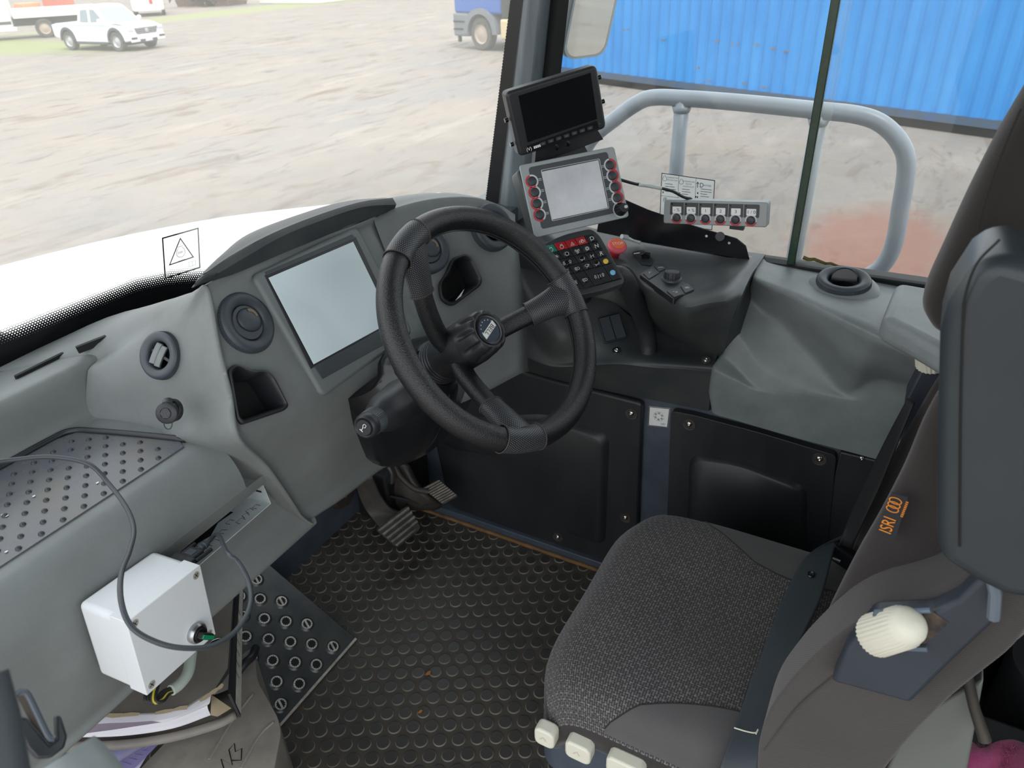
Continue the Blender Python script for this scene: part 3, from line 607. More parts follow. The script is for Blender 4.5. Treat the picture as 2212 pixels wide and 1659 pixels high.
# far edge of the yard
def far_box(n, lbl, cat, x0, x1, y, h, m, depth=3.0):
    a = PZ(x0, y, GZ); b_ = PZ(x1, y, GZ); d = nrm((b_ - a) * V3((1, 1, 0))); f = Fr(a, d, np.cross((0, 0, 1), d)); L_ = np.linalg.norm(b_ - a)
    k = MB(); k.box(f, 0, L_, 0, depth, 0, h)
    return tag(k.build(n, m, bevel=0.05), lbl, cat)
mscrap = mat('rusty_scrap', (120, 88, 80), 0.9, c2=(70, 66, 60), nscale=3, namt=1.3)
k = MB(); a = PZ(395, 18, GZ); b_ = PZ(505, 14, GZ)
for i in range(40):
    t_ = random.random(); c_ = a * (1 - t_) + b_ * t_ + V3((random.uniform(0, 2.5), random.uniform(0, 2.5), random.uniform(0.1, 1.3))); fr_ = Fr(c_, (random.uniform(-1, 1), random.uniform(-1, 1), random.uniform(-.3, .3)), (random.uniform(-1, 1), 1, random.uniform(-.4, .4)))
    k.cbox((0, 0, 0), random.uniform(.6, 2.6), random.uniform(.05, .25), random.uniform(.1, .9), fr_)
o = k.build('scrap_heap', mscrap); tag(o, 'heap of rusty scrap metal at the far edge of the yard', 'scrap'); o['kind'] = 'stuff'
far_box('white_trailer', 'long white trailer at the far edge of the yard', 'trailer', 560, 690, 8, 1.0, mat('trailer_white', (222, 222, 216), 0.6))
far_box('low_wall', 'low pale wall at the far edge behind the lorry', 'wall', 700, 960, -2, 1.4, mat('far_wall', (190, 192, 186), 0.8), 1.0)
# ================================================================== dashboard
FO, FN = V3((0.88, 0.848, 0.979)), nrm((0, -0.891, 0.455))
G0, GN = V3((1.05, 0.845, 0.98)), nrm((-0.30, -0.84, 0.455))
def F_(x, y, d=0.0): return PP(x, y, FO + FN * d, FN)
def G_(x, y, d=0.0): return PP(x, y, G0 + GN * d, GN)
FF = Fr(FO, (1, 0, 0), np.cross(FN, (1, 0, 0)))
dash = thing('dashboard', 'grey moulded dashboard with round vents and shelf under the windscreen', 'dashboard', (0.8, 1.0, 0.55))
TZ = 0.85
# --- shelf wing on the left: one profile run along the cab
prof = [(1.262, 0.930), (1.20, 0.936), (1.150, 0.940), (1.135, 0.930), (1.130, 0.900), (1.126, 0.868), (1.115, 0.852), (1.09, TZ), (0.99, TZ), (0.905, TZ), (0.880, 0.846), (0.853, 0.828), (0.838, 0.800), (0.834, 0.772)]
xs = [-0.05, 0.15, 0.33, 0.45, 0.52, 0.60]
m_ = MB()
rows = [[(x * (1.12 if i < 4 else 1.0) if x > .55 else x, y, z) for x in xs] for i, (y, z) in enumerate(prof)]
m_.surf(rows, 2, 4, flip=True)
sh = m_.build('shelf', M['grey'], dash, angle=60)
# two defroster slots on the ledge
for (a, b_) in (((32, 815), (138, 763)), ((164, 752), (268, 712))):
    s_ = MB(); za, zb_ = (0.941, 0.941) if a[0] < 100 else (0.957, 0.966); pa = PZ(*a, za); pb = PZ(*b_, zb_); f = Fr((pa + pb) / 2, pb - pa, (0, 1, 0.02)); L_ = np.linalg.norm(pb - pa)
    s_.prism(rrect(L_, 0.006, 0.0028), f, -0.010, 0.0022); s_.build('demister_slot', M['hole'], dash)
# --- fascia under the shelf edge with the radio recess
def FY(x, y, d): return PY(x, y, d)
roll = [(0.575, 0.905, 0.851)]
m_ = MB()
# columns run left to right; rows downwards
cols = []
for x in (-0.02, 0.20, 0.34):
    cols.append([(x, 0.834, 0.772), (x, 0.836, 0.74), (x, 0.838, 0.70), (x, 0.842, 0.65), (x, 0.85, 0.60), (x, 0.87, 0.575), (x, 1.10, 0.575)])
for x in (0.40, 0.52, 0.66, 0.73):
    cols.append([(x, 0.834, 0.772), (x, 0.842, 0.745), (x, 0.862, 0.715), (x, 0.868, 0.655), (x, 0.852, 0.625), (x, 0.862, 0.58), (x, 1.10, 0.575)])
m_.surf([[c[i] for c in cols] for i in range(7)], 6, 6, flip=True)
fascia = m_.build('fascia', M['grey'], dash, angle=60)
# --- pod: left cheek and front face in one skin
m_ = MB()
colA = [(0.80, 1.06, 0.98), F_(430, 622, -0.02), F_(446, 640, -0.002), F_(466, 760), F_(486, 860), F_(500, 948), FY(563, 1010, 0.822), FY(635, 1108, 0.842), FY(640, 1128, 0.87), (0.66, 1.15, 0.59)]
colB = [(0.86, 1.08, 0.98), F_(514, 578, -0.008), F_(530, 590, -0.003), F_(578, 690), F_(625, 785), F_(668, 872), FY(705, 950, 0.806), FY(718, 1052, 0.842), FY(725, 1072, 0.87), (0.80, 1.15, 0.59)]
colC = [(1.00, 1.08, 0.98), F_(660, 522, -0.008), F_(670, 545, -0.003), F_(720, 640), F_(770, 735), F_(808, 815), FY(795, 900, 0.806), FY(800, 990, 0.84), FY(802, 1012, 0.87), (0.92, 1.15, 0.62)]
colD = [(1.10, 1.07, 0.98), F_(798, 470, -0.008), F_(810, 490, -0.003), F_(850, 575), F_(885, 655), F_(925, 735), FY(905, 850, 0.80), FY(880, 940, 0.835), FY(880, 960, 0.87), (1.00, 1.15, 0.66)]
cheek = [[(0.50, 1.262, 0.932), PY(196, 776, 1.148), PY(190, 800, 1.130), PY(186, 850, 1.128), PZ(186, 903, TZ), PZ(190, 922, TZ - 0.006), (0.50, 1.2, 0.80), (0.50, 1.2, 0.74), (0.50, 1.2, 0.68), (0.5, 1.2, 0.6)],
         [(0.62, 1.262, 0.936), PY(310, 702, 1.06), (0.617, 1.045, 0.965), (0.597, 1.03, 0.925), PZ(262, 908, TZ), PZ(270, 930, TZ - 0.006), (0.58, 1.1, 0.80), (0.6, 1.1, 0.74), (0.62, 1.15, 0.68), (0.63, 1.15, 0.6)],
         [(0.72, 1.20, 0.96), PY(378, 655, 0.98), (0.637, 0.965, 0.985), (0.611, 0.945, 0.935), PZ(345, 928, TZ), PZ(352, 948, TZ - 0.006), (0.60, 0.99, 0.80), (0.64, 0.99, 0.74), (0.66, 1.05, 0.68), (0.66, 1.15, 0.6)]]
colA2 = [tuple(V3(a) * .86 + V3(b_) * .14) for a, b_ in zip(colA, colB)]
cols = cheek + [colA, colA2, [tuple((V3(a) + V3(b_)) / 2) for a, b_ in zip(colA, colB)], colB, colC, colD, [tuple(V3(q) + V3((.05, .045, 0))) for q in colD]]
m_.surf([[c[i] for c in cols] for i in range(10)], 4, 4, flip=True); pod_skin = m_.build('pod_face', M['grey'], dash, angle=180)
# --- right half turned to the driver
m_ = MB()
def lower(p_, dz, dy): return tuple(V3(p_) + V3((0, dy, dz)))
gc = []
for top, mid, low, bot in (((805, 470), (850, 590), (905, 740), (940, 868)), ((855, 446), (905, 560), (965, 700), (985, 858)), ((930, 428), (975, 540), (1030, 690), (1050, 830)), ((1010, 424), (1055, 520), (1085, 680), (1098, 806)), ((1072, 440), (1105, 540), (1122, 660), (1126, 792)), ((1108, 462), (1122, 560), (1133, 660), (1140, 790))):
    k_ = 0.0 if top[0] < 1090 else -0.03
    a = G_(*top, -0.012 + k_); gc.append([lower(a, -0.04, 0.20), lower(a, 0.0, 0.06), a, G_(top[0] + 5, top[1] + 14, -0.002 + k_), G_(*mid, k_), G_(*low, k_), G_(*bot, k_), lower(G_(*bot, k_), -0.01, 0.03), lower(G_(*bot, k_), 0.0, 0.35)])
m_.surf([[c[i] for c in gc] for i in range(9)], 4, 3, flip=True); side_skin = m_.build('pod_side', M['grey'], dash, angle=180)
# raised collars round the vents
def vent(c, n, r, roll_=0.0, style='flap', skin=None):
    f = frame_n(c, n)
    if style == 'open': dv_ = V3(c) - EYE; roll_ = math.atan2(-(dv_ @ f.x), dv_ @ f.y)
    f = f.rot(roll_); k = r / 0.05
    if skin is not None: cut_hole(skin, f, [(0.031 * k * math.cos(a), 0.031 * k * math.sin(a)) for a in np.linspace(0, 2 * math.pi, 20, endpoint=False)])
    skin = None
    v = MB(); N = 110
    v.lathe([(0.051 * k, -0.006), (0.0505 * k, 0.004 * k), (0.0495 * k, 0.010 * k)], f, 2 * N, wob=lambda a, r_, z: 1 + (0.010 if int(round(a / (2 * math.pi) * 2 * N)) % 2 else -0.006))
    v.lathe([(0.0495 * k, 0.010 * k), (0.0470 * k, 0.0135 * k), (0.042 * k, 0.0145 * k), (0.034 * k, 0.0125 * k), (0.0305 * k, 0.0105 * k), (0.0290 * k, 0.004 * k), (0.0285 * k, -0.012)], f, 72)
    ring = v.build('air_vent', M['vent'], dash, angle=50)
    v = MB(); v.lathe([(0.0287 * k, -0.010), (0.027 * k, -0.03), (0.0001, -0.032)], f, 40); v.build('vent_throat', M['hole'], ring)
    if style == 'flap':
        v = MB(); v.disc(f.at(0, 0, 0), 0.0275 * k, 0.0092 * k, 48); v.lathe([(0.0275 * k, 0.0092 * k), (0.0285 * k, 0.008 * k)], f, 48); v.build('vent_core', M['vent'], ring)
        v = MB(); g_ = f.at(0.003 * k, 0.004 * k, 0.010 * k); v.lathe([(0.001, 0.0030 * k), (0.016 * k, 0.0028 * k), (0.0205 * k, 0.0016 * k), (0.0225 * k, 0.0)], g_, 40, sx=1.0, sy=0.82); v.build('vent_flap', M['vent'], ring)
        v = MB(); ringpoly(v, [(0.0235 * k * math.cos(a), 0.0195 * k * math.sin(a)) for a in np.linspace(0, 2 * math.pi, 40, endpoint=False)], [(0.0222 * k * math.cos(a), 0.0180 * k * math.sin(a)) for a in np.linspace(0, 2 * math.pi, 40, endpoint=False)], g_, 0.0004)
        v.build('flap_gap', M['hole'], ring)
        v = MB(); stroke(v, [(0.012 * k * math.cos(a) + 0.002 * k, 0.0115 * k * math.sin(a) + 0.004 * k) for a in np.linspace(0.2, 1.9, 12)], 0.005 * k, g_, 0.0033 * k); v.build('flap_grip', mat('dusty_grip', (126, 112, 92), 0.7), ring)
    elif style == 'louvre':
        for o_, tl in ((-0.006, 0.5), (0.009, 0.5)):
            v = MB(); pts = [(0.0245 * k * math.sin(a), o_ * k + 0.003 * k * math.cos(a)) for a in np.linspace(-1.25, 1.25, 14)]
            rws = [[f.p(x, y + 0.004 * k, 0.011 * k - 0.00 * abs(x)) for x, y in pts], [f.p(x, y - 0.0045 * k, 0.006 * k) for x, y in pts], [f.p(x, y - 0.0045 * k, 0.002 * k) for x, y in pts]]
            v.grid(rws); v.build('vent_louvre', M['greylight'], ring, solid=0.0022, off=0)
        v = MB(); v.box(f, -0.003 * k, 0.003 * k, -0.027 * k, 0.027 * k, -0.003, 0.004 * k); v.build('vent_bridge', M['blackplastic'], ring)
    elif style == 'open':
        h = Fr(f.p(0, 0.006, 0.002), f.x, f.y * 0.35 + f.z)
        v = MB(); v.lathe([(0.001, 0.0), (0.024 * k, 0.0), (0.0265 * k, -0.003)], h.at(0, 0.0, 0), 24, 0, math.pi); v.lathe([(0.0265 * k, -0.003), (0.0265 * k, -0.007), (0.001, -0.007)], h.at(0, 0.0, 0), 24, 0, math.pi); v.build('vent_flap', M['gloss'], ring)
    return ring
vent(T(532, 698, 1.2192) + V3((0.28, -0.846, 0.452)) * -0.004, (0.12, -0.88, 0.455), 0.049, roll_=-0.5, skin=pod_skin)
vent(T(350, 768, 1.278), (-0.86, -0.10, 0.50), 0.0375, roll_=1.25, style='louvre', skin=pod_skin)
vent(G_(922, 540, 0.006), GN, 0.047, roll_=-0.6, skin=side_skin)
vent(G_(1062, 492, 0.006), GN, 0.049, roll_=2.4, style='open', skin=side_skin)
# pockets
def pocket(pxs, fn, depth=0.05, extra=None):
    P3 = [fn(x, y, 0.0055) for x, y in pxs]; c = sum(P3) / len(P3); n = FN if fn is F_ else GN; f = frame_n(c, n)
    loc = [((q - c) @ f.x, (q - c) @ f.y) for q in P3]
    def rnd(pts, r, n_=4):
        out = []
        for i in range(len(pts)):
            a, b_, d_ = V3(pts[i - 1]), V3(pts[i]), V3(pts[(i + 1) % len(pts)])
            u, w = nrm(a - b_), nrm(d_ - b_); rr = min(r, 0.45 * np.linalg.norm(a - b_), 0.45 * np.linalg.norm(d_ - b_))
            for k in range(n_ + 1):
                t = k / n_; out.append((1 - t) ** 2 * (b_ + u * rr) + 2 * t * (1 - t) * b_ + t * t * (b_ + w * rr))
        return [tuple(q) for q in out]
    outer = rnd(loc, 0.012); inner = [tuple(V3(q) * 1.0 - nrm(V3(q)) * 0.0085) for q in outer]
    v = MB(); n_ = len(outer)
    L3 = [[(x, y, 0.0) for x, y in outer], [(x * .99, y * .99, 0.005) for x, y in outer], [(x, y, 0.006) for x, y in [tuple(V3(q) - nrm(V3(q)) * 0.004) for q in outer]], [(x, y, 0.002) for x, y in inner], [(x * 0.97, y * 0.97, -depth) for x, y in inner]]
    vs = [f.p(*q) for r_ in L3 for q in r_]; fs = [(i * n_ + j, i * n_ + (j + 1) % n_, (i + 1) * n_ + (j + 1) % n_, (i + 1) * n_ + j) for i in range(4) for j in range(n_)]
    cut_hole(pod_skin if fn is F_ else side_skin, f, [(x, y) for x, y in inner], .06)
    v.add(vs, fs); o = v.build('pocket_rim', M['blackplastic'], dash, angle=50)
    v = MB(); v.add([f.p(x * .97, y * .97, -depth + .001) for x, y in inner], [tuple(range(n_))]); v.build('pocket_floor', M['hole'], o, smooth=False)
    return f, o
pf, po = pocket([(489, 800), (506, 786), (524, 795), (545, 801), (573, 799), (590, 815), (621, 878), (612, 888), (520, 919), (509, 908)], F_)
pf2, po2 = pocket([(975, 558), (1003, 549), (1017, 556), (1040, 605), (1036, 618), (975, 664), (950, 650), (945, 615), (962, 590)], G_)
v = MB(); v.add([G_(*q, 0.006) for q in ((979, 655), (1003, 624), (996, 640))], [(0, 1, 2)]); v.build('paper_scrap', M['white'], po2, smooth=False)
# display in the pod
disp = MB(); B = Fr(FO, FF.x, FF.y)
loc = lambda x, y, d=0: tuple(((F_(x, y, d) - FO) @ B.x, (F_(x, y, d) - FO) @ B.y))
bz = 0.010
outer = [loc(x, y, bz) for x, y in ((542, 582), (775, 486), (900, 735), (692, 850))]
cx_, cy_ = np.mean([p_[0] for p_ in outer]), np.mean([p_[1] for p_ in outer])
W_, H_ = outer[1][0] - outer[0][0], outer[0][1] - outer[3][1]
bf = B.at(cx_, cy_)
disp.prism(rrect(W_, H_, 0.014, 5), bf, -0.02, bz); dsp = disp.build('display_bezel', M['bezel'], dash, bevel=0.006, seg=3)
sc = [loc(*q, bz) for q in ((578.5, 601), (761.7, 522.7), (845.4, 694.9), (676, 787.5))]
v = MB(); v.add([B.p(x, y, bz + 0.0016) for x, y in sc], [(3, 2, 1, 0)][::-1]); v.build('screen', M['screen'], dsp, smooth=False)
def quad(n, pts, m, d, par=dsp):
    v = MB(); v.prism([loc(*q, bz) for q in pts][::-1], B, bz - 0.001, bz + d); return v.build(n, m, par, bevel=0.0006)
quad('screen_border', [(571, 595), (768, 512), (855, 693), (671, 797)], M['blackplastic'], 0.0008)
quad('top_strip', [(572, 588), (760, 507), (767, 516), (575, 596)], M['darkstrip'], 0.0015)
quad('bottom_strip', [(678, 791), (846, 700), (860, 727), (696, 819)], M['darkstrip'], 0.0015)
# hood over the display
v = MB()
low = [(462, 606), (516, 588), (600, 552), (690, 515), (770, 481), (852, 454)]; top = [(470, 590), (520, 560), (608, 510), (700, 473), (785, 446), (856, 441)]; back = [(436, 596), (500, 552), (585, 507), (690, 465), (780, 438), (846, 429)]
r0 = [F_(*q, 0.012) for q in low]; r1 = [F_(*q, 0.030) for q in top]; r2 = [F_(*q, 0.022) for q in back]
kk_ = (.1, .45, 1, 1, 1, .6)
r3 = [tuple(V3(p_) + V3((0, 0.05, -0.005)) * k) for p_, k in zip(r2, kk_)]; r4 = [tuple(V3(p_) + V3((0, 0.10, -0.05)) * k) for p_, k in zip(r2, kk_)]
rows = [r0, [tuple(V3(a) * .5 + V3(b_) * .5) for a, b_ in zip(r0, r1)], [tuple(V3(a) * .08 + V3(b_) * .92) for a, b_ in zip(r0, r1)], r1, [tuple(V3(a) * .3 + V3(b_) * .7 + V3((0, 0, .004))) for a, b_ in zip(r1, r2)], r2, r3, r4]
v.surf(rows, 5, 3, flip=False)
e = [V3(r[-1]) for r in rows]; v.poly([tuple(q) for q in e]); v.poly([tuple(V3(r[0])) for r in rows][::-1])
hd = v.build('display_hood', M['console'], dash, angle=35); lab(hd, 'charcoal visor hood over the pale display')
v = MB(); tl = [[F_(418, 621, 0.02), F_(440, 612, 0.02), F_(462, 606, 0.012)], [F_(424, 606, 0.02), F_(446, 592, 0.028), F_(468, 590, 0.03)], [F_(430, 600, 0.012), F_(452, 578, 0.012), F_(490, 560, 0.015)]]
v.surf(tl, 4, 4, flip=False); v.build('hood_tail', M['console'], hd, angle=180, solid=0.006)
# 12 V socket
sf = frame_n(T(372, 886, 1.205), (-0.86, -0.14, 0.47))
v = MB(); v.lathe([(0.017, -0.004), (0.017, 0.002), (0.0155, 0.0035), (0.0115, 0.0035), (0.011, -0.01)], sf, 32); sk = v.build('power_socket', M['blackplastic'], dash, angle=50)
v = MB(); v.disc(sf, 0.0112, 0.0005, 24); v.build('socket_hole', M['hole'], sk)
cf_ = frame_n(T(361, 892, 1.185), (-0.80, -0.42, 0.42)); v = MB(); v.lathe([(0.001, 0.0045), (0.0135, 0.0045), (0.0158, 0.003), (0.0162, -0.003), (0.001, -0.004)], cf_, 32); v.lathe([(0.008, 0.0055), (0.0085, 0.0046)], cf_, 24); v.disc(cf_, 0.008, 0.0055, 6)
cap = v.build('socket_cap', M['blackplastic'], sk, angle=40)
v = MB(); put_text(v, '12V', cf_, 0.006, 0.0058); v.build('lettering', M['vent'], cap, smooth=False)
v = MB(); v.tube(cr([sf.p(0.002, 0.014, 0.003), sf.p(0.0, 0.016, 0.010), cf_.p(0.002, 0.014, 0.002)], 5), 0.0035, 8, sx=2.0); v.build('cap_strap', M['blackplastic'], sk)
v = MB(); v.tube([cf_.p(0.006 * math.cos(a), -0.016 + 0.008 * math.sin(a), 0) for a in np.linspace(-3.3, 0.2, 12)], 0.0008, 6); v.build('cap_pull', M['blackplastic'], sk)
# radio slot: empty galvanised cage
SO = V3(PY(0, 0, 1)) * 0
ql = [PY(370, 1186, 0.866), PY(557, 1034, 0.866), PY(583, 1086, 0.858), PY(398, 1238, 0.858)]
sx_ = nrm(ql[1] - ql[0]); sy_ = nrm(ql[1] - ql[2]); rf = Fr((ql[0] + ql[1] + ql[2] + ql[3]) / 4, sx_, sy_); w_ = np.linalg.norm(ql[1] - ql[0]); h_ = np.linalg.norm(ql[1] - ql[2])
v = MB(); D = 0.13; z1 = 0.006
v.box(rf, -w_ / 2, w_ / 2, -h_ / 2, -h_ / 2 + 0.0012, -D, z1); v.box(rf, w_ / 2 - 0.0012, w_ / 2, -h_ / 2, h_ / 2, -D, z1); v.box(rf, -w_ / 2, -w_ / 2 + 0.0012, -h_ / 2, h_ / 2, -D, z1); v.box(rf, -w_ / 2, w_ / 2, h_ / 2 - 0.0012, h_ / 2, -D, z1)
slot = v.build('radio_cage', M['galv'], dash, smooth=False)
v = MB(); v.box(rf, -w_ / 2 + 0.001, w_ / 2 - 0.001, -h_ / 2, h_ / 2, -D, -D + 0.001); v.build('cage_back', M['hole'], slot, smooth=False)
v = MB(); fb = Fr(rf.p(0, -h_ / 2 + 0.0014, 0), rf.x, rf.z * -1)
for x, y in ((0.05, 0.015), (0.062, 0.018), (0.074, 0.014), (0.028, 0.03), (0.036, 0.012), (0.005, 0.022), (-0.02, 0.015), (-0.045, 0.020), (-0.03, 0.035), (-0.065, 0.016)):
    a = random.uniform(-.3, .3); c_, s_ = math.cos(a), math.sin(a); w2 = random.uniform(.004, .007)
    stroke(v, [(x + p_ * c_ - q_ * s_, y + p_ * s_ + q_ * c_) for p_, q_ in ((-w2, -.006), (-w2, .005), (w2, .005), (w2, -.006))], 0.0012, fb, 0.0)
v.add([fb.p(x, y, 0.0) for x, y in ((-0.09, .045), (-0.06, .03), (-0.03, .042), (-0.01, .034), (0.02, .05), (0.05, .045), (0.05, .125), (-0.09, .125))], [tuple(range(8))])
v.build('punched_tabs', M['hole'], slot, smooth=False)
v = MB(); fs_ = Fr(rf.p(w_ / 2 - 0.0014, 0, 0), rf.z * -1, rf.y)
for x, y in ((0.018, 0.012), (0.018, -0.003)): v.box(fs_, x - 0.013, x + 0.018, y - 0.002, y + 0.002, 0, 0.0004)
stroke(v, [(0.004, -0.018), (0.007, -0.010), (0.010, -0.018), (0.013, -0.010)], 0.0012, fs_, 0.0003); v.build('side_tabs', M['hole'], slot, smooth=False)
cut_hole(fascia, rf, [(-w_ / 2, -h_ / 2), (w_ / 2, -h_ / 2), (w_ / 2, h_ / 2), (-w_ / 2, h_ / 2)], .05)
# hole through the fascia around the cage is covered by a dark liner ring
v = MB(); oo = [(-w_ / 2 - .001, -h_ / 2 - .001), (w_ / 2 + .001, -h_ / 2 - .001), (w_ / 2 + .001, h_ / 2 + .001), (-w_ / 2 - .001, h_ / 2 + .001)]
# ---- rubber mat lying in the tray
tm = MB(); corners = [(-0.04, 0.908), (0.565, 0.908), (0.575, 0.93), (0.55, 1.02), (0.522, 1.098), (0.49, 1.112), (-0.04, 1.112)]
tm.mi = 0; tm.prism(corners, Fr((0, 0, TZ - 0.001), (1, 0, 0), (0, 1, 0)), 0, 0.0035)
r_ = 0; y = 0.918
def inside(x, y): return x < 0.556 - max(0, (y - 0.93)) * 0.24 and y < 1.10
while y < 1.10:
    x = 0.0 + (0.0155 if r_ % 2 else 0)
    while x < 0.57:
        if inside(x, y) and x > 0.02:
            tm.mi = 1; f = Fr((x, y, TZ + 0.0025), (1, 0, 0), (0, 1, 0)); tm.lathe([(0.0042, 0.0), (0.0034, 0.0022), (0.0018, 0.0034), (0.0001, 0.0038)], f, 10)
        x += 0.031
    y += 0.0205; r_ += 1
mm = [mat('dusty_blue_sheen_rubber', (80, 87, 101), 0.28, c2=(100, 97, 90), nscale=11, namt=0.9, rvar=0.1, spec=0.6), mat('rubber_pimple', (52, 54, 58), 0.4)]  # bluish gloss reflection put into the mat's base colour; second tone is dust
matob = tag(tm.build('tray_mat', mm, angle=50), 'dusty pimpled rubber mat lying in the tray left of the pod', 'mat')
v = MB(); e = cr([(-0.04, 1.116, TZ + .004), (0.30, 1.116, TZ + .004), (0.475, 1.117, TZ + .004), (0.515, 1.108, TZ + .004), (0.532, 1.07, TZ + .004), (0.558, 0.99, TZ + .004), (0.579, 0.918, TZ + .004)], 5); v.tube(e, 0.0055, 8); v.build('mat_edge', M['blackplastic'], matob, angle=180)
chips = MB()
for i in range(9):
    x, y = random.uniform(0.1, 0.5), random.uniform(0.92, 1.06); c_ = V3((x, y, TZ + 0.0032)); a = random.uniform(0, 6)
    chips.add([tuple(c_ + V3((0.0028 * math.cos(a + t_) * random.uniform(.6, 1.2), 0.002 * math.sin(a + t_), 0.0006))) for t_ in (0, 1.3, 2.6, 4, 5)], [(0, 1, 2, 3, 4)])
o = chips.build('paper_specks', M['white'], smooth=False); tag(o, 'tiny white specks of paper strewn on the tray mat', 'specks'); o['kind'] = 'stuff'
# loose sticker on the windscreen: warning triangle
wq = [(350, 514), (428, 492), (432, 578), (356, 602)]
def on_ws(x, y, d=0.014):
    # the windscreen near its base, left part
    o_ = V3((0.6, ws_row(0.1)[6][1], ws_row(0.1)[6][2])); a = V3(ws_row(0.0)[6]); b_ = V3(ws_row(0.3)[6]); n = nrm(np.cross(V3(ws_row(0.1)[8]) - V3(ws_row(0.1)[4]), b_ - a)); n = n if n[1] < 0 else -n
    return PP(x, y, V3(ws_row(0.1)[6]) + n * d, n), n
q3 = [on_ws(*q)[0] for q in wq]; n_ = on_ws(390, 545)[1]
sx_ = nrm(q3[1] - q3[0]); stf = Fr(sum(q3) / 4, sx_, np.cross(n_, sx_))
L2 = [((q - stf.o) @ stf.x, (q - stf.o) @ stf.y) for q in q3]
ws = thing('warning_sticker', 'square warning triangle sticker inside the windscreen above the black border', 'sticker', stf.o - V3((0, 0, .05)))
v = MB(); v.prism(L2[::-1], stf, -0.0008, 0.0); v.build('sticker_sheet', glass_mat('translucent_white_film', dust=0.85, dustcol=(252, 252, 250), refl=.2, trans=.85), ws, smooth=False)
v = MB(); stroke(v, [tuple(V3(p_) * 0.985) for p_ in L2], 0.0040, stf, 0.0006, closed=True); v.build('border_line', M['ink'], ws, smooth=False)
l2 = lambda x, y: tuple(((on_ws(x, y)[0] - stf.o) @ stf.x, (on_ws(x, y)[0] - stf.o) @ stf.y))
v = MB(); stroke(v, [l2(389, 515), l2(417, 555), l2(366, 572)], 0.0042, stf, 0.0006, closed=True)
c_ = V3(l2(390, 545)); R_ = 0.010
stroke(v, [tuple(c_ + V3((R_ * math.sin(a), R_ * math.cos(a)))) for a in np.linspace(0.5, 5.78, 16)] + [tuple(c_ + V3((-.0055, .0125))), tuple(c_ + V3((.0055, .0125)))], 0.0008, stf, 0.0006, closed=True)
v.build('engine_triangle', M['ink'], ws, smooth=False)
v = MB(); put_text(v, '2500 !', Fr(stf.p(*c_), stf.x, stf.y), 0.0045); put_text(v, 'r.p.m/min', Fr(stf.p(*(c_ + V3((0.0, -0.0165)))), stf.x, stf.y), 0.003)
c2_ = V3(l2(415, 570)); 
for s_ in (-1, 1): stroke(v, [tuple(c2_ + V3(q)) for q in ((0, -.004), (s_ * .008, -.003), (s_ * .008, .006), (0, .005))], 0.0006, stf, 0.0006, closed=True)
v.build('small_print', M['ink'], ws, smooth=False)
# curled paper behind the dash right of the hood is part of the bonnet outside
# ================================================================== right hand side
def screw(c, n, r, par, m=None, name='bolt', washer=False):
    f = frame_n(c, n); v = MB()
    if washer: v.lathe([(r * 1.7, 0.0), (r * 1.65, r * 0.25), (r * 1.0, r * 0.3)], f, 24)
    v.lathe([(r, 0.0), (r * 0.97, r * 0.35), (r * 0.7, r * 0.62), (r * 0.42, r * 0.68), (r * 0.40, r * 0.3), (0.0001, r * 0.3)], f, 24)
    return v.build(name, m or M['chrome'], par, angle=40)
NX = (-1, 0, 0)
def WP(x, y, d=0.0): return PX(x, y, WX - d)
